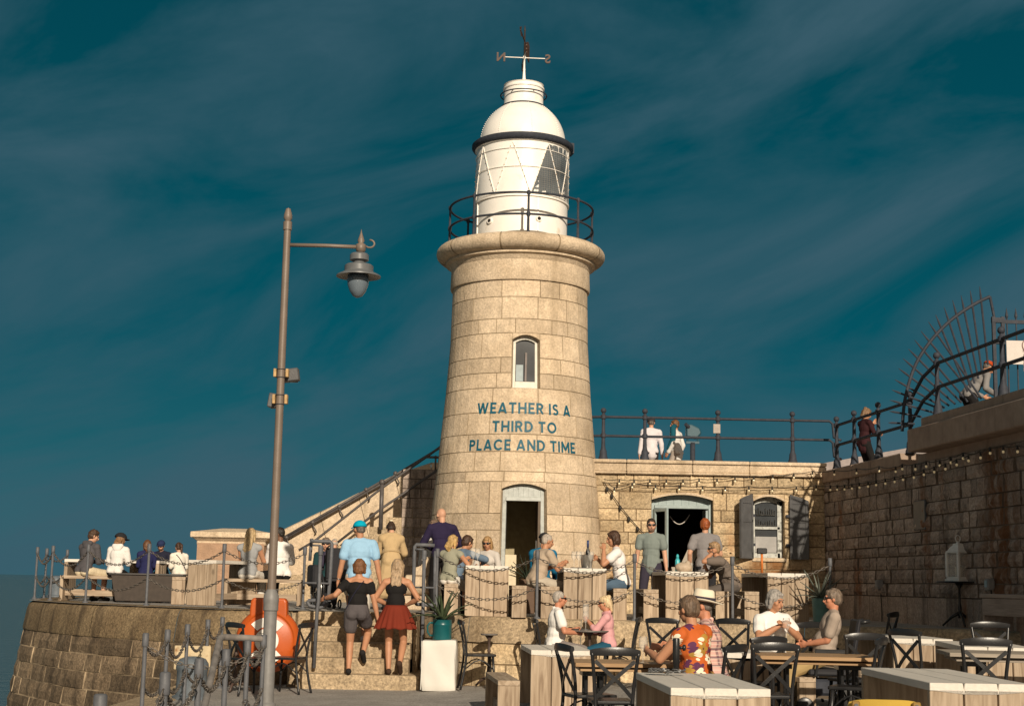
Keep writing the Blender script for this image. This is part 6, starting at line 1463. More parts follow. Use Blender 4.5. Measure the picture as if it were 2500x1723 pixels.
strand('upper string of festoon bulbs under the bar coping, carried on along the right wall', [zbld(*p) for p in ((245, 740), (370, 740), (490, 745), (618, 742), (750, 742), (885, 742), (1015, 735), (1160, 735), (1305, 722), (1457, 715), (1610, 705), (1780, 692), (1930, 675))] + [zwl(*p) for p in ((363, 1332), (508, 1322), (655, 1308), (762, 1310), (805, 1293), (890, 1293), (960, 1275), (1048, 1268), (1120, 1248), (1200, 1220), (1313, 1215), (1375, 1185), (1460, 1175), (1553, 1173), (1640, 1170))])
strand('lower string of festoon bulbs above the hatch and window, continuing to the right wall', [zbld(*p) for p in ((280, 770), (330, 805), (475, 770), (663, 785), (853, 790), (1043, 795), (1225, 797), (1417, 797), (1605, 800), (1800, 798), (1960, 788))] + [zwl(*p) for p in ((338, 1432), (382, 1430), (430, 1428), (478, 1422), (527, 1415), (583, 1408), (635, 1398), (695, 1388), (755, 1376), (810, 1362), (880, 1347), (945, 1328), (1012, 1310), (1085, 1290), (1158, 1262), (1235, 1235), (1313, 1205))])
t = thing('strand_shadow', 'thin black tube standing in for a bulb string shadow, left of the hatch', 'cable', zbld(250, 760)); mb = MB(); P_ = [at_y(z6(*p), YB - .05) for p in ((245, 745), (270, 790), (310, 845), (377, 940), (447, 1030), (517, 1110), (590, 1190))]; keep(mb.tube(P_, .008, 5).build('shadow_line', M['cable']), t)  # cast shadow of a festoon strand, laid on the wall as black tubing
for q in P_[1:-1]: mb = MB(); mb.lathe([(.02, 0), (.026, -.04), (.02, -.085), (0, -.09)], 8, q); keep(mb.build('bulb_shadow', M['cable'], smooth=True), t)  # shadows of its bulbs as dark blobs
# coin telescope on the roof
c = at_y(z6(963, 585), 31.5); c = V(c.x, 31.5, ztop - .15); kz = 31.5 / FPX / 3.3086; t = thing('viewing_telescope', 'teal coin operated viewing telescope on a post on the bar roof', 'telescope', c); zb2 = at_y(z6(963, 430), 31.5).z - c.z; zt2 = at_y(z6(960, 285), 31.5).z - c.z
mb = MB(); mb.tube([(0, 0, -.3), (0, 0, zb2)], .055, 12); mb.build('post', M['iron2'], t, smooth=True)
tl = plain('teal metal', (.012, .06, .085), rough=.4, var=.1); mb = MB(); mb.tube([(-.11, 0, zb2), (-.11, 0, zb2 + .16)], .022, 8); mb.tube([(.11, 0, zb2), (.11, 0, zb2 + .16)], .022, 8); mb.bar((-.14, 0, zb2), (.14, 0, zb2), .06, .05); mb.build('yoke', tl, t)
mb = MB(); zm_ = lerp(zb2, zt2, .62); mb.prism([(-.15, -.12), (.08, -.17), (.19, -.04), (.15, .07), (-.05, .16), (-.15, .13)], lambda a, b: V(a, -.08, zm_ + b), lambda a, b: V(a, .08, zm_ + b)); hd_ = mb.build('head', tl, t, bevel=.03, seg=2)
mb = MB(); mb.tube([(-.09, -.06, zm_ + .08), (-.17, -.13, zm_ + .14)], .04, 10); mb.build('eyepiece', M['iron2'], hd_)
# ================================================================ people
def skinmat(name, c):
    m = plain(name, c, rough=.55, var=.10, scale=9, spec=.35); return m
SK = {'fair': skinmat('fair skin', (.52, .285, .185)), 'tan': skinmat('tanned skin', (.42, .205, .115)), 'red': skinmat('sunburnt skin', (.47, .20, .115)), 'dark': skinmat('deep brown skin', (.16, .078, .045))}
CL = {}
def cloth(name, c, pattern=None):
    if name in CL: return CL[name]
    CL[name] = plain('cloth ' + name, c, rough=.85, var=.08, scale=5, bump=.3, bscale=9, spec=.15); return CL[name]
def hairmat(name, c):
    k = 'hair ' + name
    if k in CL: return CL[k]
    m = plain(k, c, rough=.5, var=.45, scale=6, stretch=(9, 9, 1.2), bump=.5, bscale=12, spec=.35); CL[k] = m; return m
TEXF = bpy.data.textures.new('fold noise', 'CLOUDS'); TEXF.noise_scale = .19; TEXF.noise_depth = 2
TEXH = bpy.data.textures.new('strand noise', 'CLOUDS'); TEXH.noise_scale = .035; TEXH.noise_depth = 2
def shell(mb, name, mat, par, vox=.012, smooth=4, disp=0, tex=None, loc=None):
    o = mb.build(name, mat, par)
    r = o.modifiers.new('union', 'REMESH'); r.mode = 'VOXEL'; r.voxel_size = vox; r.use_smooth_shade = True
    if smooth: s = o.modifiers.new('smooth', 'SMOOTH'); s.factor = .5; s.iterations = smooth
    if disp:
        d = o.modifiers.new('folds', 'DISPLACE'); d.texture = tex or TEXF; d.strength = disp; d.mid_level = .5; d.texture_coords = 'GLOBAL' if False else 'LOCAL'
    return o
def rotm(ax, deg): return Matrix.Rotation(R(deg), 3, ax)
def ik(a, c, l1, l2, hint):
    d = c - a; L_ = d.length
    if L_ > (l1 + l2) * .998: c = a + d.normalized() * (l1 + l2) * .998; d = c - a; L_ = d.length
    L_ = max(L_, abs(l1 - l2) + .02)
    u = d.normalized(); x = (l1 * l1 - l2 * l2 + L_ * L_) / (2 * L_); hh = sqrt(max(0, l1 * l1 - x * x))
    h = hint - u * hint.dot(u)
    if h.length < 1e-4: h = u.orthogonal()
    return a + u * x + h.normalized() * hh, c

# small corrections to where each figure stands (metres sideways, share of height)
def fitted(label, loc, h, sit, lean):
    for key, du, dv in FIT:
        if key in label:
            y = loc[1]; k = y / FPX; top = h * (.97 if sit is None else .50)
            if key in ('turquoise', 'orange cap'): return (loc[0] + du * k, y, loc[2] - dv * k), h
            return (loc[0] + du * k, y, loc[2]), h * (1 - dv * k / top)
    return loc, h
FIT = [('dark grey hoodie', -29, 11), ('white hoodie', -21, 14), ('long brown hair', -10, 19), ('navy cap and dark', -4.5, 20), ('loose white blouse', 0, 23), ('sleeveless grey', -15, 7), ('bearded', -3, 4), ('slumped', 0, 22), ('curly grey', -7, 10), ('turquoise', -7, 25.5), ('trench', -14, 20), ('sage top', -14, 19), ('denim blue', -36, 7), ('pale patterned', 5, 8), ('beige T-shirt', -30, 20), ('bright blue', -9, 13.6), ('navy jumper standing', -2, 4), ('dark bobbed', 2, 1.5), ('grey green', -4, 11), ('red haired', 1, 7), ('hand to the face', 6, 12), ('white polo', -24.6, 13), ('pink shirt', -6, 14), ('khaki', -11, 12), ('from the bar roof', -2, 13), ('white and teal', 3, 16), ('holding a phone', -6, 9), ('orange cap', -14, -45)]
def person(label, loc, yaw, h=1.7, sit=None, lean=0, side=0, twist=0, head=(0, 0), hands=(None, None), feet=(None, None), elbows=(None, None), fem=False, girth=1.0,
           skin='fair', top=None, sleeve=.45, neck='crew', hem=.0, bottom=None, legs=1.0, skirt=None, hair=None, shoes=(.03, .03, .03), glasses=False, cap=None, hat=None, coat=None, hood=None, strap=None, watch=None, group=None, shadecol=None, beard=None, bag=None, ear=True, offsh=False, leaf=None):
    """local frame: +Y forward, +X the figure's right; loc = ground under the hips (standing) or the seat top (sitting, sit = seat height above the floor)"""
    loc, h = fitted(label, loc, h, sit, lean)
    s = h / 1.70; t = thing('person', label, 'person', loc, R(yaw), group)
    g = girth; S = SK[skin]
    hipz = .90 * s if sit is None else .095 * s
    Pv = V(0, 0, hipz)
    B = rotm('Y', side) @ rotm('X', -lean); U = B @ V(0, 0, 1); Fw = B @ V(0, 1, 0); Rt = B @ V(1, 0, 0)
    Tm = Matrix.Rotation(R(twist), 3, U); Rs, Fs = Tm @ Rt, Tm @ Fw
    up = lambda k: Pv + U * (k * s)
    nb = up(.49); shw = (.165 if fem else .185) * s
    sh = {1: up(.435) + Rs * shw, -1: up(.435) - Rs * shw}
    hd0 = nb + (U * .45 + V(0, 0, .55)).normalized() * .03 * s
    HM = Matrix.Rotation(R(head[0]), 3, 'Z') @ rotm('X', -head[1]) if True else None
    HM = Matrix.Rotation(R(twist + head[0]), 3, 'Z') @ rotm('X', -head[1] - lean * .35)
    hc = nb + (U + V(0, 0, .6)).normalized() * .105 * s + HM @ V(0, .028 * s, .055 * s)
    hp = {k: Pv + V(k * .088 * s, 0, -.03 * s) for k in (1, -1)}
    fz = 0 if sit is None else -sit
    ft = {}; kn = {}; el = {}; hn = {}
    for k, f in ((-1, feet[0]), (1, feet[1])):
        if f is None: f = (k * .095, .01, .075) if sit is None else (k * .12, .40, .075)
        f = V(f[0] * s, f[1] * s, f[2] * s + fz); q, f2 = ik(hp[k], f, .43 * s, .415 * s, V(k * .12, 1, .15 if sit is None else .9)); kn[k] = q; ft[k] = f2
    for k, f, e in ((-1, hands[0], elbows[0]), (1, hands[1], elbows[1])):
        if f is None: f = V(sh[k].x + k * .07 * s, sh[k].y + .05 * s, sh[k].z - .52 * s) if sit is None else V(k * .11 * s, .34 * s, .12 * s)
        else: f = V(*f) * s
        hint = V(*e) if e else V(k * .5, -1, -.4)
        q, f2 = ik(sh[k], f, .285 * s, .25 * s, hint); el[k] = q; hn[k] = f2
    # --- body: one continuous skin
    def torso(mb, i, low=True, high=True):
        mb.ell(up(.33), ((.148 if fem else .162) * s * g + i, .102 * s * g + i, .17 * s + i), 14, Matrix((Rs, Fs, U)).transposed())
        mb.ell(up(.15), ((.125 if fem else .142) * s * g + i, .10 * s * g + i, .16 * s + i), 14, Matrix((Rt, Fw, U)).transposed())
        if g > 1.02: mb.ell(up(.13) + Fw * .035 * s, (.12 * s * g + i, .10 * s * g + i, .13 * s + i), 12, Matrix((Rt, Fw, U)).transposed())
        if fem:
            for k in (1, -1): mb.ell(up(.33) + Fs * .078 * s + Rs * (k * .065 * s), (.062 * s + i, .055 * s + i, .065 * s + i), 10)
        if high:
            mb.caps(sh[-1] - U * .012 * s, sh[1] - U * .012 * s, .058 * s + i, .058 * s + i)
            for k in (1, -1): mb.caps(nb - U * .005 * s, sh[k] + U * .0 * s, .05 * s + i, .047 * s + i)
    def pelvis(mb, i):
        mb.ell(Pv + U * .02 * s, ((.152 if fem else .15) * s * g + i, .108 * s * g + i, .125 * s + i), 14)
        for k in (1, -1): mb.ell(Pv + V(k * .07 * s, -.045 * s, -.035 * s), (.082 * s + i, .085 * s + i, .085 * s + i), 10)
    def leg(mb, k, i, frac=2.0, loose=0):
        d = kn[k] - hp[k]
        if frac <= 1: mb.caps(hp[k], hp[k] + d * frac, (.083 * g) * s + i, lerp(.083, .058, frac) * s + i + loose); return
        mb.caps(hp[k], kn[k], .083 * g * s + i, .056 * s + i + loose)
        d2 = ft[k] - kn[k]; e = kn[k] + d2 * min(1, frac - 1)
        mid = kn[k].lerp(ft[k], .32)
        mb.caps(kn[k], mid if frac > 1.32 else e, .054 * s + i + loose, .056 * s + i + loose)
        if frac > 1.32: mb.caps(mid, e, .056 * s + i + loose, lerp(.056, .034, (frac - 1.32) / .68) * s + i + loose)
    def arm(mb, k, i, frac, loose=0):
        d = el[k] - sh[k]
        if frac <= 1: mb.caps(sh[k], sh[k] + d * frac, .053 * s * (g if g < 1.15 else 1.1) + i, lerp(.053, .042, frac) * s + i + loose); return
        mb.caps(sh[k], el[k], .053 * s + i, .041 * s + i + loose); mb.caps(el[k], el[k].lerp(hn[k], min(1, frac - 1)), .041 * s + i + loose, lerp(.041, .029, frac - 1) * s + i + loose)
    mb = MB(); torso(mb, 0); pelvis(mb, 0)
    mb.caps(nb - U * .05 * s, hc - HM @ V(0, .02 * s, .06 * s), .056 * s, .052 * s)
    for k in (1, -1):
        leg(mb, k, 0, 2.0); arm(mb, k, 0, 1.0); fore = (hn[k] - el[k]).normalized()
        mb.caps(el[k], hn[k].lerp(el[k], .55), .040 * s, .041 * s); mb.caps(hn[k].lerp(el[k], .55), hn[k], .041 * s, .027 * s)
        # hand: palm, four bent fingers of unequal length, thumb from the side of the palm
        inn = V(-k, 0, 0) if abs(fore.x) < .8 else V(0, 1, 0)
        pn = (inn - fore * inn.dot(fore)).normalized(); sd = fore.cross(pn).normalized()
        if sd.y < 0: sd = -sd
        pc = hn[k] + fore * .045 * s; mb.ell(pc, (.045 * s, .04 * s, .018 * s), 10, Matrix((fore, sd, pn)).transposed()); mb.caps(hn[k], pc, .026 * s, .024 * s)
        for fi, (o_, ln) in enumerate(((.028, .066), (.0095, .075), (-.0095, .07), (-.027, .055))):
            b = hn[k] + fore * .078 * s + sd * o_ * s; m_ = b + (fore + pn * .28).normalized() * ln * .5 * s; e = m_ + (fore * .75 + pn * .75).normalized() * ln * .5 * s
            mb.caps(b, m_, .0098 * s, .0094 * s, 6); mb.caps(m_, e, .0094 * s, .008 * s, 6)
        b = hn[k] + fore * .03 * s + sd * .034 * s; m_ = b + (fore * .7 + sd * .65 + pn * .3).normalized() * .036 * s; mb.caps(b, m_, .0125 * s, .011 * s, 6); mb.caps(m_, m_ + (fore * .9 + pn * .4).normalized() * .03 * s, .011 * s, .009 * s, 6)
        fd = V(k * .18, 1, 0).normalized()
        if ft[k].z > fz + .12 * s: fd = V(k * .05, .75, -.65).normalized() if sit is None else fd
        mb.caps(ft[k] - fd * .045 * s - V(0, 0, .03 * s), ft[k] + fd * .13 * s - V(0, 0, .045 * s), .036 * s, .028 * s)
    h_ = lambda x, y, z: hc + HM @ V(x * s, y * s, z * s)
    mb.ell(h_(0, -.012, .018), (.074 * s, .092 * s, .094 * s), 16, HM); mb.ell(h_(0, .022, -.045), (.057 * s, .066 * s, .066 * s), 14, HM); mb.ell(h_(0, .05, -.088), (.027 * s, .026 * s, .024 * s), 10, HM)
    mb.caps(h_(0, .082, .01), h_(0, .103, -.028), .010 * s, .0155 * s, 8); mb.caps(h_(-.03, .076, .028), h_(.03, .076, .028), .013 * s, .013 * s, 8)
    for k in (1, -1):
        mb.ell(h_(k * .043, .052, -.022), (.024 * s, .026 * s, .024 * s), 8, HM)
        mb.ell(h_(k * .076, -.008, -.008), (.011 * s, .02 * s, .031 * s), 8, HM @ rotm('Z', -k * 25))
    mb.caps(h_(-.017, .083, -.055), h_(.017, .083, -.055), .010 * s, .010 * s, 8)
    shell(mb, 'body', S, t, vox=.0085 if sit is not None or True else .01, smooth=3)
    # --- clothes
    if top is not None:
        tn, tcol = top; mb = MB(); i = .014 * s
        if neck == 'off':                                     # off the shoulder
            mb.ell(up(.33), ((.15 if fem else .165) * s * g + i, .105 * s * g + i, .125 * s + i), 14, Matrix((Rs, Fs, U)).transposed()); mb.ell(up(.15), (.127 * s * g + i, .10 * s * g + i, .16 * s + i), 14)
            for k in (1, -1):
                mb.ell(up(.33) + Fs * .078 * s + Rs * (k * .065 * s), (.062 * s + i, .055 * s + i, .065 * s + i), 10)
                if offsh: mb.caps(sh[k].lerp(el[k], .14), sh[k].lerp(el[k], .52), .055 * s + i, .05 * s + i); mb.caps(up(.385) + Rs * k * .1 * s, sh[k].lerp(el[k], .2), .05 * s + i, .05 * s + i)
        else:
            torso(mb, i)
            for k in (1, -1):
                if sleeve > 0: arm(mb, k, i * (1.15 if sleeve <= 1 else .95), sleeve, .010 * s if sleeve <= 1 else .004 * s)
            if neck == 'polo':
                for k in (1, -1): mb.caps(nb + U * .022 * s - Fs * .045 * s, nb + U * .0 * s + Fs * .055 * s + Rs * k * .03 * s, .034 * s, .030 * s)
            if neck == 'high': mb.caps(nb, nb + U * .03 * s, .066 * s, .062 * s)
        if hem > 0:
            mb.ell(Pv + U * .02 * s, ((.155 if fem else .152) * s * g + i + .004, .112 * s * g + i + .004, .125 * s + i), 14)
            if sit is None: mb.caps(Pv + U * .05 * s, Pv - V(0, 0, max(0, hem - .05) * s), .13 * s * g + i, .135 * s * g + i) if hem > .1 else None
            for k in (1, -1): mb.ell(Pv + V(k * .07 * s, -.045 * s, -.02 * s), (.085 * s + i, .088 * s + i, .085 * s + i), 10)
        o = shell(mb, 'top' if not coat else 'shirt', cloth(tn, tcol), t, vox=.011, smooth=3, disp=.024 * s)
        if hood is not None:
            mb = MB(); mb.caps(nb - Fs * .075 * s - Rs * .07 * s, nb - Fs * .075 * s + Rs * .07 * s, .055 * s, .055 * s); mb.ell(nb - Fs * .085 * s - U * .05 * s, (.1 * s, .05 * s, .075 * s), 10, Matrix((Rs, Fs, U)).transposed()); mb.caps(nb - Rs * .075 * s, nb + Fs * .05 * s - Rs * .05 * s, .035 * s, .025 * s); mb.caps(nb + Rs * .075 * s, nb + Fs * .05 * s + Rs * .05 * s, .035 * s, .025 * s); shell(mb, 'hood', cloth(*hood), t, vox=.012, disp=.02 * s)
    if bottom is not None:
        mb = MB(); i = .013 * s; pelvis(mb, i)
        for k in (1, -1): leg(mb, k, i, legs, .020 * s if legs < 1.2 else .012 * s)
        shell(mb, 'shorts' if legs < 1.2 else 'trousers', cloth(*bottom), t, vox=.011, smooth=3, disp=.022 * s)
    if skirt is not None:
        (cn, cc), ln, fl = skirt; mb = MB(); n = 96; pr = []; rows = 14; wz = up(.10)
        for j in range(rows):
            f = j / (rows - 1); r_ = lerp(.132, fl, f ** .8) * s; z = -f * ln * s; ring = []
            for a in range(n):
                an = 2 * pi * a / n; w = 1 + .07 * f * sin(an * 16 + 1.3 * sin(an * 3)) ; back = 1.0
                ring.append(V(wz.x, wz.y, wz.z + z + .010 * f * sin(an * 11)) + V(r_ * 1.12 * w * cos(an), r_ * .86 * w * sin(an) - .012 * s * f, 0))
            pr.append(ring)
        mb.add([p for r_ in pr for p in r_], [(j * n + a, j * n + (a + 1) % n, (j + 1) * n + (a + 1) % n, (j + 1) * n + a) for j in range(rows - 1) for a in range(n)])
        o = mb.build('skirt', cloth(cn, cc), t, smooth=True); so = o.modifiers.new('thick', 'SOLIDIFY'); so.thickness = .006
    if coat is not None:
        (cn, cc), ln = coat; mb = MB(); i = .026 * s; torso(mb, i); pelvis(mb, i)
        for k in (1, -1): arm(mb, k, .018 * s, 1.95, .012 * s)
        for k in (1, -1): mb.caps(Pv + V(k * .05 * s, 0, .05 * s), Pv + V(k * .13 * s, -.02 * s, -ln * s), .10 * s + i, .105 * s + i)
        mb.caps(Pv + V(0, 0, .05 * s), Pv + V(0, 0, -ln * s), .11 * s + i, .12 * s + i); mb.caps(nb - Rs * .06 * s - Fs * .03 * s, nb + Rs * .06 * s - Fs * .03 * s, .05 * s, .05 * s)
        shell(mb, 'coat', cloth(cn, cc), t, vox=.012, smooth=4, disp=.03 * s)
        mb = MB(); mb.tube([up(.11) + Rt * (.128 * s + i + .012) * cos(a) * (1.05) + Fw * (.1 * s + i + .012) * sin(a) * 1.05 for a in [2 * pi * q / 28 for q in range(28)]], .016 * s, 6, closed=True); mb.build('belt', cloth(cn + ' belt', tuple(x * .85 for x in cc)), t, smooth=True)
    if shoes is not None:
        for k in (1, -1):
            mb = MB(); fd = V(k * .18, 1, 0).normalized()
            if ft[k].z > fz + .12 * s and sit is None: fd = V(k * .05, .75, -.65).normalized()
            dn = V(0, 0, -1) if abs(fd.z) < .1 else V(0, -.65, -.75)
            i = .008 * s; mb.caps(ft[k] - fd * .05 * s + dn * .032 * s, ft[k] + fd * .135 * s + dn * .042 * s, .037 * s + i, .03 * s + i); mb.caps(ft[k] - fd * .05 * s + dn * .055 * s, ft[k] + fd * .14 * s + dn * .062 * s, .024 * s, .022 * s)
            shell(mb, 'shoe', cloth('shoe %.2f %.2f %.2f' % tuple(shoes), shoes), t, vox=.009, smooth=2)
    # --- hair and headgear
    if hair is not None:
        st_, cn, cc = hair; mb = MB(); hm = hairmat(cn, cc); e = .013 * s
        if st_ in ('short', 'bob', 'long', 'pony', 'bun', 'curly', 'midlong', 'claw'):
            mb.ell(h_(0, -.020, .033), (.074 * s + e, .086 * s + e, .086 * s + e), 16, HM); mb.ell(h_(0, -.045, -.012), (.07 * s + e, .058 * s + e, .06 * s + e), 12, HM)
            for k in (1, -1): mb.ell(h_(k * .06, -.005, .04), (.02 * s + e * .7, .05 * s, .05 * s), 8, HM)
            mb.ell(h_(0, .052, .085), (.055 * s, .03 * s, .022 * s), 8, HM)
        if st_ == 'balding':
            for k in (1, -1): mb.ell(h_(k * .062, -.035, .0), (.022 * s, .05 * s, .045 * s), 8, HM)
            mb.ell(h_(0, -.065, .0), (.06 * s, .04 * s, .055 * s), 10, HM); mb.ell(h_(0, -.035, .06), (.062 * s, .065 * s, .058 * s), 10, HM)
        if st_ == 'curly': mb.ell(h_(0, -.02, .06), (.085 * s, .09 * s, .07 * s), 12, HM)
        if st_ == 'bob':
            mb.ell(h_(0, -.045, -.035), (.088 * s, .068 * s, .082 * s), 14, HM)
            for k in (1, -1): mb.caps(h_(k * .078, -.005, .03), h_(k * .076, .0, -.075), .03 * s, .024 * s)
        if st_ in ('long', 'midlong'):
            ln = .46 if st_ == 'long' else .15
            a = h_(0, -.07, -.03); b = a - V(0, 0, ln * .5 * s) - Fs * .065 * s; c = a - V(0, 0, ln * s) - Fs * .06 * s
            for o_ in (-.052, -.018, .018, .052): mb.caps(h_(o_ * 1.1, -.05, .0), b + Rs * o_ * s, .036 * s, .028 * s); mb.caps(b + Rs * o_ * .85 * s, c + Rs * o_ * .5 * s - V(0, 0, (.05 - abs(o_)) * .8 * s), .028 * s, .010 * s)
            for k in (1, -1): mb.caps(h_(k * .078, -.01, .03), h_(k * .074, -.015, -.13), .026 * s, .02 * s)
        if st_ == 'pony':
            mb.caps(h_(0, -.09, .06), h_(0, -.15, .02), .035 * s, .04 * s); mb.caps(h_(0, -.15, .02), h_(0, -.15, -.16), .042 * s, .016 * s)
        if st_ in ('bun', 'claw'): mb.ell(h_(0, -.075, .10 if st_ == 'bun' else .085), (.05 * s, .045 * s, .04 * s), 10, HM)
        if st_ == 'bun': mb.caps(h_(.01, -.085, .03), h_(.02, -.11, -.14), .05 * s, .025 * s); mb.caps(h_(-.02, -.085, .03), h_(-.02, -.115, -.12), .045 * s, .025 * s)
        if st_ == 'crop':
            mb.ell(h_(0, -.020, .03), (.074 * s + .006, .088 * s + .006, .086 * s + .006), 16, HM); mb.ell(h_(0, -.05, -.012), (.066 * s + .004, .052 * s + .004, .052 * s), 12, HM)
        o = shell(mb, 'hair', hm, t, vox=.009, smooth=2, disp=(.010 if st_ == 'crop' else .030 if st_ == 'curly' else .016) * s, tex=TEXH)
        if st_ == 'claw': m2 = MB(); m2.box(h_(.0, -.115, .11), (.05 * s, .02, .03 * s), mtx=HM); m2.build('hair_clip', cloth('cream clip', (.7, .62, .45)), t, bevel=.006)
    if beard is not None:
        mb = MB(); mb.ell(h_(0, .035, -.072), (.058 * s, .056 * s, .045 * s), 12, HM)
        for k in (1, -1): mb.caps(h_(k * .068, .01, -.01), h_(k * .055, .03, -.06), .014 * s, .018 * s)
        shell(mb, 'beard', hairmat(*beard), t, vox=.009, smooth=2)
    if glasses:
        mb = MB()
        for k in (1, -1): mb.ell(h_(k * .034, .086, .012), (.029 * s, .008 * s, .021 * s), 10, HM @ rotm('Z', -k * 12)); mb.bar(h_(k * .062, .078, .018), h_(k * .078, -.005, .012), .008, .012)
        mb.bar(h_(-.012, .09, .016), h_(.012, .09, .016), .008, .010); mb.build('sunglasses', M['black'], t, smooth=True, autosm=50)
    else:
        for k in (1, -1):
            mb = MB(); mb.ell(h_(k * .031, .0785, .006), (.0125 * s, .006 * s, .0065 * s), 8, HM); mb.build('eye', cloth('eye', (.05, .035, .03)), t, smooth=True)
        if hair is not None:
            mb = MB(); [mb.caps(h_(k * .014, .089, .030), h_(k * .048, .078, .032), .005 * s, .004 * s, 6) for k in (1, -1)]; mb.build('eyebrows', hairmat('brow ' + hair[1], tuple(x * .6 for x in hair[2])), t)
    mb = MB(); mb.caps(h_(-.018, .0905, -.0555), h_(.018, .0905, -.0555), .0045 * s, .0045 * s, 6); mb.build('mouth', cloth('lips', (.28, .10, .075)), t, smooth=True)
    if cap is not None:
        cn, cc, turn = cap; C2 = HM @ Matrix.Rotation(R(turn), 3, 'Z'); q_ = lambda x, y, z: hc + C2 @ V(x * s, y * s, z * s); mb = MB(); n = 20; vs = []
        K_ = 1.0 if hair is None or hair[0] in ('crop',) else 1.13
        for j in range(6):
            f = j / 5 * pi / 2
            for a in range(n): an = 2 * pi * a / n; vs.append(q_(.092 * K_ * cos(f) * cos(an), -.012 - .006 * (K_ > 1) + .108 * K_ * cos(f) * sin(an), .035 + .092 * K_ * sin(f)))
        mb.add(vs, [(j * n + a, j * n + (a + 1) % n, (j + 1) * n + (a + 1) % n, (j + 1) * n + a) for j in range(5) for a in range(n)])
        vs = []
        for j, rr in enumerate((.0, .5, 1.0)):
            for a in range(11): an = lerp(.25, pi - .25, a / 10); vs.append(q_((.09 + .004 * rr) * cos(an), -.012 + .106 * sin(an) + .075 * rr * sin(an) ** .7, .037 - .022 * rr * (abs(cos(an)) + .25)))
        mb.add(vs, [(j * 11 + a, j * 11 + a + 1, (j + 1) * 11 + a + 1, (j + 1) * 11 + a) for j in range(2) for a in range(10)])
        o = mb.build('cap', cloth(cn, cc), t, smooth=True); so = o.modifiers.new('thick', 'SOLIDIFY'); so.thickness = .006; so.offset = 1
    if hat is not None:
        C2 = HM @ rotm('X', 14); q_ = lambda x, y, z: hc + C2 @ V(x * s, y * s, z * s); n = 32
        def ringset(rows): return [q_(rx * cos(2 * pi * a / n), -.01 + ry * sin(2 * pi * a / n), z + dz * abs(cos(2 * pi * a / n)) ** 2) for rx, ry, z, dz in rows for a in range(n)]
        rows = [(.175, .195, .042, .03), (.13, .145, .043, .012), (.092, .108, .05, 0), (.088, .104, .10, 0), (.078, .094, .15, 0), (.06, .075, .163, 0), (.02, .03, .158, 0)]
        mb = MB(); mb.add(ringset(rows), [(j * n + a, j * n + (a + 1) % n, (j + 1) * n + (a + 1) % n, (j + 1) * n + a) for j in range(len(rows) - 1) for a in range(n)] + [tuple((len(rows) - 1) * n + a for a in range(n))])
        o = mb.build('hat', cloth('straw', (.72, .64, .50)), t, smooth=True); so = o.modifiers.new('thick', 'SOLIDIFY'); so.thickness = .006
        mb = MB(); rows = [(.096, .112, .053, 0), (.093, .109, .09, 0)]; mb.add(ringset(rows), [(a, (a + 1) % n, n + (a + 1) % n, n + a) for a in range(n)]); b_ = mb.build('hat_band', cloth('dark band', (.04, .035, .045)), o, smooth=True); so = b_.modifiers.new('thick', 'SOLIDIFY'); so.thickness = .006; so.offset = 1
    if strap is not None:
        mb = MB(); pts = [up(.44) + Rs * .09 * s * strap[1] - Fs * .09 * s, up(.36) + Rs * .03 * s * strap[1] - Fs * .125 * s * g, up(.2) - Rs * .07 * s * strap[1] - Fs * .125 * s * g, up(.03) - Rs * .16 * s * strap[1] - Fs * .06 * s]
        mb.tube(smooth_poly(pts, 1), .006, 6); mb.build('strap', cloth('strap', strap[0]), t)
    if watch is not None:
        k = watch; mb = MB(); w = hn[k].lerp(el[k], .1); d = (hn[k] - el[k]).normalized(); a_ = d.orthogonal().normalized(); b_ = d.cross(a_); mb.tube([w + (a_ * cos(q) + b_ * sin(q)) * .031 * s for q in [2 * pi * i / 12 for i in range(12)]], .007, 6, closed=True); mb.build('watch', M['black'], t)
    t['_hands'] = 0
    del t['_hands']
    loc = Vector(loc); RZ = Matrix.Rotation(R(yaw), 3, 'Z')
    return t, {k: loc + RZ @ (hn[k] + (hn[k] - el[k]).normalized() * .07 * s) for k in (1, -1)}, lambda p: loc + RZ @ p, h_
def pt(u, y, z): return (ux(u, y), y, z)
def tz(u, y): return zt(ux(u, y))
def seat(u, y, h=.45): return pt(u, y, tz(u, y) + h)
def gz(u, y): return zg(ux(u, y), y)
black = (.012, .011, .011)
# --- left terrace
person('person in dark grey hoodie and cream shorts sitting at the far left, head turned right', seat(228, 26.1, .46), -28, 1.76, .46, 14, head=(-35, 14), skin='fair', top=('charcoal hoodie', (.075, .07, .075)), sleeve=1.97, hem=.05, hood=('charcoal hoodie', (.075, .07, .075)), bottom=('cream shorts', (.62, .52, .36)), legs=.95, hair=('curly', 'brown', (.06, .032, .018)), hands=((-.05, .36, .25), (.1, .38, .25)))
person('person in white hoodie and dark cap seen from behind on the left terrace', seat(296, 26.0, .46), -6, 1.68, .46, 16, head=(-25, 8), fem=True, skin='fair', top=('white hoodie', (.66, .63, .60)), sleeve=1.97, hem=.06, hood=('white hoodie', (.66, .63, .60)), bottom=('black leggings', black), legs=1.95, hair=('midlong', 'light brown', (.19, .10, .045)), cap=('black cap', (.02, .02, .022), -40), hands=((-.1, .36, .25), (.12, .36, .25)))
person('person with long brown hair in a navy top, back turned, left of the navy cap', seat(360, 27.2, .45), 12, 1.62, .45, 12, fem=True, head=(10, 8), top=('navy jumper', (.018, .02, .07)), sleeve=1.95, hem=.05, bottom=('dark jeans', (.03, .035, .05)), legs=1.9, hair=('midlong', 'chestnut', (.11, .05, .022)))
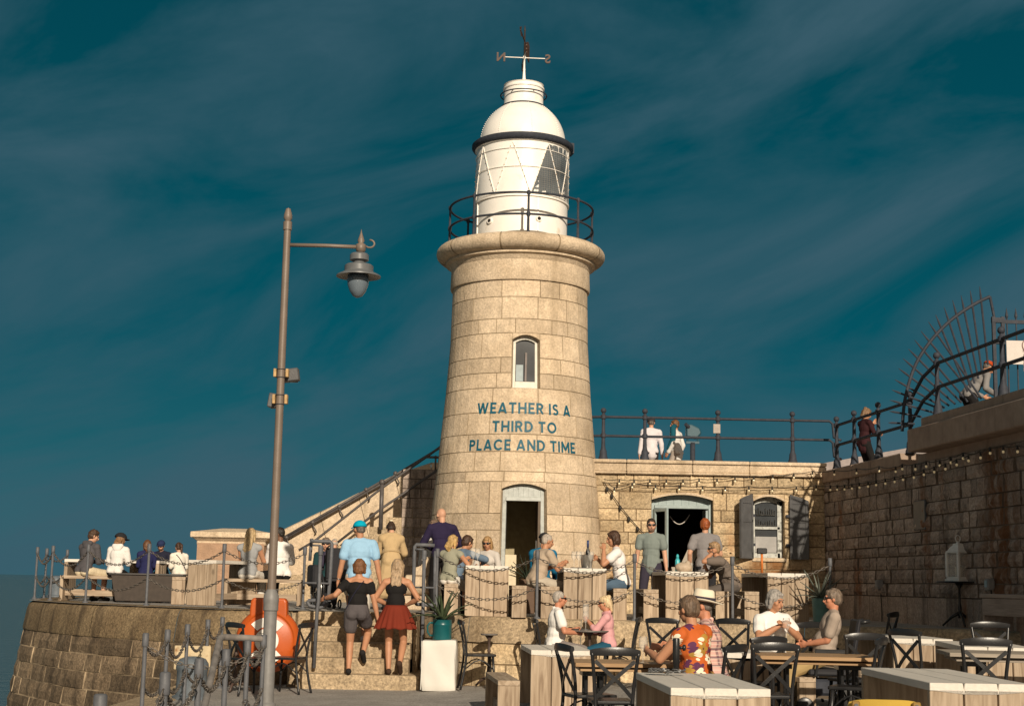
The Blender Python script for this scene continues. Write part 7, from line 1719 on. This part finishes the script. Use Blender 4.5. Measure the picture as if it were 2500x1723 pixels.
person('person in navy cap and dark shirt facing the camera on the left terrace', seat(393, 28.9, .45), 176, 1.72, .45, 12, head=(0, 10), top=('dark navy shirt', (.015, .016, .03)), sleeve=.6, hem=.05, bottom=('dark jeans', (.03, .035, .05)), legs=1.9, hair=('crop', 'dark', (.03, .02, .014)), beard=('ginger brown', (.10, .05, .025)), cap=('navy cap', (.018, .028, .075), 0), hands=((-.15, .36, .3), (.15, .36, .3)))
person('person in loose white blouse with dark ponytail and pink hair tie', seat(432, 26.6, .45), 25, 1.58, .45, 14, fem=True, head=(15, 8), top=('white blouse', (.68, .63, .55)), sleeve=1.9, hem=.12, bottom=('white trousers', (.62, .58, .52)), legs=1.8, hair=('pony', 'dark brown', (.055, .028, .016)), strap=((.02, .02, .04), -1))
person('person in sleeveless grey top with long blond hair, sitting behind the lamp post', seat(616, 25.1, .46), -8, 1.74, .46, 4, head=(-18, 0), fem=True, skin='tan', top=('grey vest', (.28, .285, .29)), sleeve=0, hem=.04, bottom=('white trousers', (.68, .63, .55)), legs=1.85, hair=('long', 'blond', (.40, .285, .15)), hands=((-.1, .4, .3), (.15, .38, .3)))
person('bearded person in loose white shirt and sunglasses, right of the lamp post', seat(684, 25.3, .46), 38, 1.78, .46, 6, head=(42, 4), skin='dark', top=('white shirt', (.72, .69, .66)), sleeve=1.9, hem=.1, bottom=('black trousers', black), legs=1.9, hair=('crop', 'black', (.015, .012, .01)), beard=('black', (.015, .012, .01)), glasses=True, hands=((-.05, .42, .3), (.2, .36, .3)))
# wheelchair and its rider
wx, wy = ux(812, 23.6), 23.6; wz = zt(wx)
t = thing('wheelchair', 'black wheelchair seen from behind at the top of the steps', 'wheelchair', (wx, wy, wz), R(26)); wk = plain('black wheelchair cloth', (.018, .018, .022), rough=.7); chm = plain('chrome', (.45, .43, .4), rough=.25, metal=.9)
mb = MB(); mb.box((0, -.22, .72), (.44, .03, .48), mtx=rotm('X', 6)); mb.build('backrest', wk, t, bevel=.01)
mb = MB(); mb.box((0, .02, .46), (.44, .44, .05)); mb.build('seat', wk, t, bevel=.01)
for sx in (-1, 1):
    w_ = bpy.data.objects.new('wheel', None); COL.objects.link(w_); w_.parent = t; w_.location = (sx * .29, -.08, .30)
    mb = MB(); mb.tube([(0, .29 * cos(a), .29 * sin(a)) for a in [2 * pi * i / 32 for i in range(32)]], .017, 8, closed=True); mb.build('tyre', M['black'], w_, smooth=True)
    mb = MB(); mb.tube([(sx * .03, .26 * cos(a), .26 * sin(a)) for a in [2 * pi * i / 32 for i in range(32)]], .010, 6, closed=True); mb.build('push_rim', chm, w_, smooth=True)
    mb = MB(); mb.tube([(-.03, 0, 0), (.03, 0, 0)], .03, 10)
    for i in range(14): a = 2 * pi * i / 14; mb.tube([(0, .02 * cos(a), .02 * sin(a)), (0, .28 * cos(a + .2), .28 * sin(a + .2))], .003, 4)
    mb.build('spokes', chm, w_)
    mb = MB(); mb.tube([(sx * .23, .36, .07 + .07 * cos(a)) if False else (sx * .23, .34 + .065 * sin(a), .075 + .065 * cos(a)) for a in [2 * pi * i / 16 for i in range(16)]], .014, 6, closed=True); mb.build('caster', M['black'], t)
    mb = MB(); mb.tube([(sx * .225, -.25, .25), (sx * .225, -.24, .95), (sx * .225, -.36, .98)], .013, 8); mb.build('push_handle', M['black'], t, smooth=True)
    mb = MB(); mb.box((sx * .25, .03, .62), (.05, .36, .04)); mb.box((sx * .25, .05, .53), (.02, .36, .16)); mb.build('armrest', wk, t, bevel=.008)
    mb = MB(); mb.tube([(sx * .2, .2, .44), (sx * .18, .42, .12)], .012, 6); mb.box((sx * .12, .46, .12), (.14, .14, .015)); mb.build('footrest', M['iron'], t)
mb = MB(); mb.box((-.36, -.02, .52), (.1, .34, .34)); mb.build('side_bag', wk, t, bevel=.03)
person('grey haired person in a navy jacket slumped in the wheelchair, back turned', (wx, wy, wz + .48), 20, 1.56, .48, 8, head=(-10, 22), top=('dark navy jacket', (.035, .03, .05)), sleeve=1.95, hem=.05, bottom=('dark trousers', (.03, .03, .035)), legs=1.9, hair=('balding', 'white grey', (.34, .30, .26)), hands=((-.22, .2, .22), (.22, .2, .22)))
person('person with curly grey hair, sunglasses and dark green jacket facing the wheelchair', pt(797, 25.2, tz(797, 25.2) + .42), 184, 1.62, .42, 12, fem=True, head=(0, 0), top=('dark green jacket', (.012, .04, .045)), sleeve=1.95, hem=.05, bottom=('dark trousers', (.03, .03, .035)), legs=1.9, hair=('curly', 'grey brown', (.16, .12, .09)), glasses=True)
person('person in pale blue T-shirt and turquoise cap walking up the steps', pt(880, 21.75, zt(-2) - .22), 6, 1.74, None, 2, head=(32, 2), skin='tan', top=('pale blue T-shirt', (.28, .47, .65)), sleeve=.62, hem=.27, girth=1.12, bottom=('stone shorts', (.55, .50, .43)), legs=.95, hair=('crop', 'grey', (.12, .10, .085)), cap=('turquoise cap', (.0, .32, .46), 0), shoes=(.45, .42, .42), feet=((-.1, .16, .29), (.1, -.10, -.06)), hands=((-.30, .06, .78), (.31, .02, .80)), watch=-1)
person('person in beige trench coat bending forward, dark hair held by a clip', pt(966, 24.0, tz(966, 24)), 8, 1.66, None, 26, fem=True, head=(10, 34), top=('beige coat lining', (.45, .33, .19)), sleeve=1.9, bottom=('dark trousers', (.03, .03, .035)), legs=1.9, coat=(('beige trench', (.46, .33, .18)), .58), hair=('claw', 'very dark brown', (.035, .02, .012)), hands=((-.18, .5, .95), (.2, .5, .95)))
person('person in black off shoulder top and grey denim shorts, hand on the rail', pt(872, 20.95, .21), -2, 1.63, None, 5, fem=True, girth=1.1, skin='tan', head=(0, 2), top=('black off shoulder top', black), neck='off', offsh=True, bottom=('grey denim shorts', (.085, .075, .078)), legs=.5, hair=('bob', 'copper brown', (.16, .070, .03)), strap=((.02, .02, .02), 1), shoes=(.02, .018, .018), feet=((-.09, -.06, .075), (.10, .06, .30)), hands=((-.50, .08, 1.08), (.32, .06, .72)), elbows=((-.4, -1, -.9), None), watch=-1)
person('person in black top and rust red pleated skirt stepping up, with long streaked blond hair', pt(966, 20.95, .21), 0, 1.64, None, 6, fem=True, skin='tan', head=(-8, 6), top=('black top', black), neck='off', offsh=False, bottom=('black shorts', black), legs=.3, skirt=(('rust red', (.155, .024, .012)), .34, .27), hair=('long', 'streaked blond', (.33, .23, .14)), shoes=(.05, .03, .02), feet=((-.085, .05, .075), (.09, -.12, .16)), hands=((-.14, .20, 1.0), (.15, .20, 1.0)), elbows=((-1, -.6, -.2), (1, -.6, -.2)))
person('person with shaved head in dark navy jumper standing with back turned left of the tower', pt(1077, 24.4, tz(1077, 24.4)), 14, 1.76, None, 4, girth=1.05, head=(20, 16), skin='fair', top=('midnight jumper', (.022, .016, .045)), sleeve=1.97, hem=.1, bottom=('black jeans', black), legs=1.95, hands=((-.12, .24, 1.0), (.14, .24, 1.0)), elbows=((-1, -.5, -.3), (1, -.5, -.3)))
person('person in pale grey top mostly hidden behind the one in the navy jumper', pt(1055, 25.2, tz(1055, 25.2)), 170, 1.55, None, 4, fem=True, top=('pale grey top', (.50, .48, .45)), sleeve=1.9, hem=.1, bottom=('white skirt cloth', (.6, .57, .52)), legs=1.9, hair=('short', 'brown grey', (.15, .1, .07)))
person('blond person in sleeveless sage top and white shorts on the bench by the wine glasses', seat(1108, 21.7, .46), -26, 1.62, .46, 8, fem=True, skin='tan', head=(-22, 4), top=('sage blouse', (.27, .265, .20)), sleeve=0.12, hem=.08, bottom=('white shorts', (.70, .66, .60)), legs=1.0, hair=('midlong', 'golden blond', (.44, .28, .11)), hands=((.12, .32, .42), (.30, .26, .38)))
person('person in denim blue shirt with dark hair leaning over the table', seat(1140, 23.2, .46), -42, 1.72, .46, 30, skin='tan', head=(-10, 10), top=('denim shirt', (.125, .175, .24)), sleeve=1.95, hem=.06, bottom=('dark jeans', (.03, .035, .05)), legs=1.9, hair=('short', 'dark brown', (.03, .018, .012)), hands=((-.1, .42, .34), (.25, .45, .34)), elbows=(None, (1, .1, -.2)))
person('blond person in sunglasses and pale patterned top facing the camera at the tower foot', seat(1187, 24.0, .46), 158, 1.62, .46, 10, fem=True, skin='tan', head=(8, 8), top=('pale patterned top', (.50, .46, .42)), sleeve=1.9, hem=.05, bottom=('white trousers', (.68, .63, .55)), legs=1.85, hair=('midlong', 'dirty blond', (.33, .20, .09)), glasses=True, hands=((-.15, .34, .3), (.12, .36, .3)))
person('grey haired person in beige T-shirt leaning on the table by the wine bucket', seat(1338, 21.45, .46), -58, 1.76, .46, 18, girth=1.1, skin='tan', head=(-14, 4), top=('beige T-shirt', (.40, .315, .235)), sleeve=.55, hem=.1, bottom=('pale shorts', (.42, .37, .30)), legs=.95, hair=('crop', 'silver', (.36, .31, .26)), hands=((.02, .46, .36), (.12, .46, .36)), elbows=((-.6, -.4, -1), (.6, -.6, -1)))
person('person in bright blue top and dark cap behind the one in beige', seat(1328, 22.6, .46), -24, 1.76, .46, 10, skin='tan', head=(-10, 6), top=('bright blue top', (.010, .125, .235)), sleeve=1.9, hem=.05, bottom=('navy trousers', (.02, .03, .07)), legs=1.9, hair=('crop', 'dark', (.03, .02, .014)), cap=('black cap', (.02, .02, .022), 0))
_, hh, _, _ = person('dark bobbed person in white T-shirt and jeans holding sunglasses to the mouth', seat(1515, 21.65, .46), 88, 1.66, .46, 10, fem=True, skin='tan', head=(4, 6), top=('bright white T-shirt', (.76, .72, .70)), sleeve=.5, hem=.1, bottom=('blue jeans', (.075, .12, .175)), legs=1.9, hair=('bob', 'dark brown', (.055, .030, .018)), hands=((-.12, .28, .56), (.10, .36, .42)), elbows=((-.5, .6, -1), (.5, .3, -1)))
person('person in grey green T-shirt and sunglasses standing before the hatch', pt(1593, 24.3, tz(1593, 24.3)), 166, 1.72, None, 0, skin='fair', head=(14, 6), top=('grey green T-shirt', (.185, .215, .20)), sleeve=.55, hem=.12, bottom=('dark navy trousers', (.035, .03, .045)), legs=1.95, hair=('crop', 'dark', (.03, .02, .014)), beard=('stubble', (.22, .13, .09)), glasses=True, hands=((-.27, .05, .80), (.27, .04, .80)))
person('red haired person in grey T-shirt standing at the hatch with back turned', pt(1721, 25.0, tz(1721, 25)), -6, 1.74, None, 2, skin='fair', head=(-6, 0), top=('mid grey T-shirt', (.215, .20, .20)), sleeve=.6, hem=.16, bottom=('dark trousers', (.03, .03, .035)), legs=1.95, hair=('short', 'ginger', (.27, .068, .016)), hands=((-.26, .08, .85), (.2, .3, 1.0)))
person('person in taupe T-shirt and sunglasses sitting with a hand to the face', seat(1782, 21.75, .46), 92, 1.66, .46, 30, girth=1.14, skin='tan', head=(2, -8), top=('taupe T-shirt', (.155, .125, .105)), sleeve=.65, hem=.16, bottom=('dark grey trousers', (.10, .085, .075)), legs=1.9, hair=('short', 'sandy grey', (.30, .19, .10)), glasses=True, hands=((-.09, .33, .62), (.10, .42, .36)), elbows=((-.6, .5, -1), (.5, .3, -1)), watch=-1)
# --- lower quay
person('person in white polo shirt, grey shorts and sunglasses at the small round table', pt(1380, 19.95, gz(1380, 20) + .505), -82, 1.70, .455, 4, girth=1.12, skin='red', head=(4, 0), top=('white polo', (.76, .73, .69)), sleeve=.6, neck='polo', hem=.06, bottom=('grey check shorts', (.20, .175, .165)), legs=.95, hair=('crop', 'white grey', (.42, .35, .28)), glasses=True, hands=((-.12, .30, .30), (.18, .30, .26)), elbows=((-.7, -.4, -.8), (.8, -.6, -.6)))
_, hh, _, _ = person('person in pink shirt and teal trousers with blond ponytail at the small round table', pt(1492, 19.95, gz(1492, 20) + .50), 84, 1.55, .455, 4, fem=True, skin='red', head=(0, 2), top=('pink shirt', (.62, .32, .33)), sleeve=1.3, neck='polo', hem=.1, bottom=('teal trousers', (.015, .075, .125)), legs=1.9, hair=('bun', 'pale blond', (.62, .46, .27)), glasses=True, hands=((-.02, .34, .46), (.12, .3, .24)), elbows=((-.7, -.6, -.8), (.6, -.4, -.8)))
wine_glass('wine glass held up by the woman in the pink shirt', hh[-1] + V(0, 0, -.06), 1.15)
# floral top: real flower appliques as a material pattern
def floral():
    m, nt, p = newmat('cloth orange floral'); L = nt.links.new; CL['orange floral'] = m
    tc = node(nt, 'ShaderNodeTexCoord'); cols = [((.72, .66, .50), 11, (0, 0, 0), 0.38), ((.36, .20, .03), 9, (3.1, 1.2, .4), .36), ((.085, .015, .06), 10, (1.3, 4.2, 2.2), .40)]; base = None
    rgb = node(nt, 'ShaderNodeRGB'); rgb.outputs[0].default_value = (.47, .095, .010, 1); cur = rgb.outputs[0]
    for c, sc, of, rad in reversed(cols):
        mp = node(nt, 'ShaderNodeMapping'); mp.inputs['Location'].default_value = of; L(tc.outputs['Object'], mp.inputs[0])
        vo = node(nt, 'ShaderNodeTexVoronoi'); vo.inputs['Scale'].default_value = sc * .62; vo.inputs['Randomness'].default_value = .6; L(mp.outputs[0], vo.inputs['Vector'])
        sub = node(nt, 'ShaderNodeVectorMath', operation='SUBTRACT'); L(mp.outputs[0], sub.inputs[0]); L(vo.outputs['Position'], sub.inputs[1])
        sx = node(nt, 'ShaderNodeSeparateXYZ'); L(sub.outputs[0], sx.inputs[0])
        hyp = node(nt, 'ShaderNodeMath', operation='ADD'); L(sx.outputs['X'], hyp.inputs[0]); L(sx.outputs['Y'], hyp.inputs[1])
        at = node(nt, 'ShaderNodeMath', operation='ARCTAN2'); L(sx.outputs['Z'], at.inputs[0]); L(hyp.outputs[0], at.inputs[1])
        m6 = node(nt, 'ShaderNodeMath', operation='MULTIPLY'); L(at.outputs[0], m6.inputs[0]); m6.inputs[1].default_value = 3.0
        cs_ = node(nt, 'ShaderNodeMath', operation='COSINE'); L(m6.outputs[0], cs_.inputs[0])
        ab = node(nt, 'ShaderNodeMath', operation='ABSOLUTE'); L(cs_.outputs[0], ab.inputs[0])
        mr = node(nt, 'ShaderNodeMapRange'); L(ab.outputs[0], mr.inputs['Value']); mr.inputs['To Min'].default_value = rad * .55; mr.inputs['To Max'].default_value = rad
        lt_ = node(nt, 'ShaderNodeMath', operation='LESS_THAN'); L(vo.outputs['Distance'], lt_.inputs[0]); L(mr.outputs[0], lt_.inputs[1])
        l2 = node(nt, 'ShaderNodeMath', operation='LESS_THAN'); L(vo.outputs['Distance'], l2.inputs[0]); l2.inputs[1].default_value = .085
        mx = node(nt, 'ShaderNodeMixRGB'); L(lt_.outputs[0], mx.inputs['Fac']); L(cur, mx.inputs['Color1']); mx.inputs['Color2'].default_value = c + (1,)
        m2 = node(nt, 'ShaderNodeMixRGB'); L(l2.outputs[0], m2.inputs['Fac']); L(mx.outputs[0], m2.inputs['Color1']); m2.inputs['Color2'].default_value = (.10, .03, .03, 1); cur = m2.outputs[0]
    L(cur, p.inputs['Base Color']); p.inputs['Roughness'].default_value = .8
def plaid():
    m, nt, p = newmat('cloth pink plaid'); L = nt.links.new; CL['pink plaid'] = m; tc = node(nt, 'ShaderNodeTexCoord'); cur = None
    rgb = node(nt, 'ShaderNodeRGB'); rgb.outputs[0].default_value = (.58, .34, .29, 1); cur = rgb.outputs[0]
    for rot, sc, c, f in (((0, R(90), 0), 4.0, (.06, .035, .06), .85), ((0, 0, 0), 4.0, (.10, .05, .07), .8), ((0, R(90), 0), 9.0, (.66, .55, .46), .93)):
        mp = node(nt, 'ShaderNodeMapping'); mp.inputs['Rotation'].default_value = rot; L(tc.outputs['Object'], mp.inputs[0]); w = node(nt, 'ShaderNodeTexWave'); w.inputs['Scale'].default_value = sc; L(mp.outputs[0], w.inputs['Vector'])
        gt_ = node(nt, 'ShaderNodeMath', operation='GREATER_THAN'); L(w.outputs['Fac'], gt_.inputs[0]); gt_.inputs[1].default_value = f
        ml = node(nt, 'ShaderNodeMath', operation='MULTIPLY'); L(gt_.outputs[0], ml.inputs[0]); ml.inputs[1].default_value = .7
        mx = node(nt, 'ShaderNodeMixRGB'); L(ml.outputs[0], mx.inputs['Fac']); L(cur, mx.inputs['Color1']); mx.inputs['Color2'].default_value = c + (1,); cur = mx.outputs[0]
    L(cur, p.inputs['Base Color']); p.inputs['Roughness'].default_value = .85
floral(); plaid()
_, hh, _, _ = person('grey brown haired person in orange floral sleeveless top, back turned, holding a glass', pt(1706, 13.5, gz(1706, 13.5) + .475), 42, 1.74, .475, 6, side=-4, fem=True, girth=1.14, skin='tan', head=(0, 4), top=('orange floral', (.47, .095, .01)), sleeve=0.1, hem=.14, bottom=('deep blue trousers', (.008, .02, .11)), legs=1.9, hair=('short', 'ash brown', (.13, .085, .055)), hands=((-.20, .42, .36), (.16, .36, .3)), elbows=((-.7, -.2, -1), None))
wine_glass('wine glass in the hand of the woman in the orange floral top', V(hh[-1].x - .02, hh[-1].y, zg(1.4, 13.6) + .752), 1.1)
person('person in straw hat with dark band and pink plaid shirt, face beside the floral woman', pt(1742, 14.6, gz(1742, 14.6) + .475), 78, 1.76, .475, 8, girth=1.06, skin='red', head=(0, 4), top=('pink plaid', (.5, .3, .26)), sleeve=.9, neck='polo', hem=.08, bottom=('blue shorts', (.03, .05, .10)), legs=1.0, hair=('crop', 'grey', (.22, .18, .15)), hat=True, hands=((-.1, .48, .34), (.2, .40, .34)), watch=-1)
_, hh, _, _ = person('grey haired person in white T-shirt facing the camera, holding a glass in both hands', pt(1884, 16.9, gz(1884, 16.9) + .49), 196, 1.72, .49, 2, fem=True, girth=1.05, skin='tan', head=(28, 14), top=('plain white T-shirt', (.74, .71, .68)), sleeve=.55, hem=.1, bottom=('white linen trousers', (.66, .62, .55)), legs=1.9, hair=('bob', 'silver grey', (.30, .275, .25)), hands=((-.03, .30, .46), (.06, .29, .46)), elbows=((-1, -.2, -.8), (1, -.2, -.8)))
wine_glass('wine glass held in both hands by the grey haired woman in white', (hh[-1] + hh[1]) / 2 + V(.02, -.06, -.2), 1.2)
mx_, my_ = ux(2022, 16.4), 16.4; mz_ = zg(mx_, my_)
person('person in taupe T-shirt and khaki trousers with glasses sitting in the mobility chair', (mx_, my_, mz_ + .57), 84, 1.70, .57, -14, girth=1.1, skin='red', head=(0, 6), top=('stone T-shirt', (.34, .275, .225)), sleeve=.7, hem=.1, bottom=('khaki trousers', (.38, .27, .125)), legs=1.9, hair=('short', 'grey brown', (.20, .14, .09)), hands=((-.05, .20, .20), (.05, .22, .20)), elbows=((-.6, -1, -.6), (.6, -1, -.6)), feet=((-.14, .5, .09), (.12, .52, .09)), watch=1, glasses=True)
t = thing('mobility_chair', 'black mobility chair with armrests under the seated man in taupe', 'wheelchair', (mx_, my_, mz_), R(86))
mb = MB(); mb.box((0, -.26, .78), (.46, .05, .52), mtx=rotm('X', 10)); mb.build('backrest', wk, t, bevel=.02)
mb = MB(); mb.box((0, .02, .46), (.46, .46, .07)); mb.build('seat', wk, t, bevel=.02)
for sx in (-1, 1):
    mb = MB(); mb.box((sx * .27, .02, .69), (.06, .34, .045)); mb.tube([(sx * .27, -.2, .4), (sx * .27, -.14, .68)], .016, 8); mb.tube([(sx * .27, .14, .68), (sx * .24, .18, .42)], .016, 8); mb.build('armrest', M['black'], t, bevel=.01)
    mb = MB(); mb.tube([(sx * .2, -.3, 1.0), (sx * .2, -.42, 1.02)], .022, 8); mb.build('push_handle', M['black'], t, smooth=True)
    for y_, r_ in ((-.2, .16), (.3, .1)):
        mb = MB(); mb.lathe([(0, -.025), (r_ * .8, -.03), (r_, -.02), (r_, .02), (r_ * .8, .03), (0, .025)], 20, (sx * .26, y_, r_ + .0), axis='X'); mb.build('wheel', M['black'], t, smooth=True, autosm=50)
mb = MB(); mb.box((0, .02, .3), (.3, .5, .18)); mb.build('base', M['iron2'], t, bevel=.03)
# --- on the roof and upper walkway
person('person in white shirt and dark cap looking out from the bar roof', pt(1590, 32.6, ztop - .13), 8, 1.76, None, 0, head=(-12, 0), skin='fair', top=('white cotton shirt', (.60, .56, .58)), sleeve=1.9, hem=.14, bottom=('charcoal trousers', (.04, .035, .038)), legs=1.95, hair=('crop', 'grey', (.12, .10, .085)), cap=('dark grey cap', (.05, .042, .045), 0), hands=((-.27, .02, .80), (.27, .02, .80)))
person('person in white and teal jacket with brown hair on the bar roof', pt(1648, 32.4, ztop - .13), 58, 1.72, None, 2, head=(28, 0), skin='tan', top=('white sports jacket', (.62, .60, .57)), sleeve=1.9, hem=.18, bottom=('stone trousers', (.36, .31, .27)), legs=1.95, hair=('short', 'warm brown', (.13, .06, .022)), hands=((-.26, .1, .86), (.27, .06, .84)), coat=None)
tj = [o for o in bpy.data.objects if o.name.startswith('person') and o.get('label', '').startswith('person in white and teal')][0]
mb = MB(); s_ = 1.72 / 1.7
mb.caps((-.18, 0, 1.335), (-.24, -.03, 1.08), .07, .062); mb.caps((-.24, -.03, 1.08), (-.26, .08, .89), .06, .042); mb.caps((-.15, .0, 1.37), (-.02, .02, 1.41), .062, .05); shell(mb, 'teal_sleeve', cloth('teal sleeve', (.008, .075, .105)), tj, vox=.012, disp=.02)
person('person in dark clothes with hair tied up holding a phone on the upper walkway', pt(2124, 29.2, 3.62), -68, 1.62, None, 4, fem=True, skin='tan', head=(-4, 18), top=('burgundy black jacket', (.035, .012, .014)), sleeve=1.9, hem=.16, bottom=('black jeans', black), legs=1.95, hair=('bun', 'ash blond', (.17, .10, .05)), hands=((-.02, .26, 1.32), (.10, .36, 1.10)))
person('person in orange cap and pale jacket bending behind the upper railing', pt(2395, 25.5, 3.75), -78, 1.66, None, 40, head=(0, 20), skin='tan', top=('pale silver jacket', (.20, .19, .185)), sleeve=1.9, hem=.1, bottom=('black jeans', black), legs=1.95, hair=('crop', 'grey', (.12, .10, .085)), cap=('orange cap', (.40, .055, .012), 0), hands=((-.2, .4, .9), (.2, .4, .9)))
mb = MB(); mb.tube([(0, 0, 0)], .01) if False else None
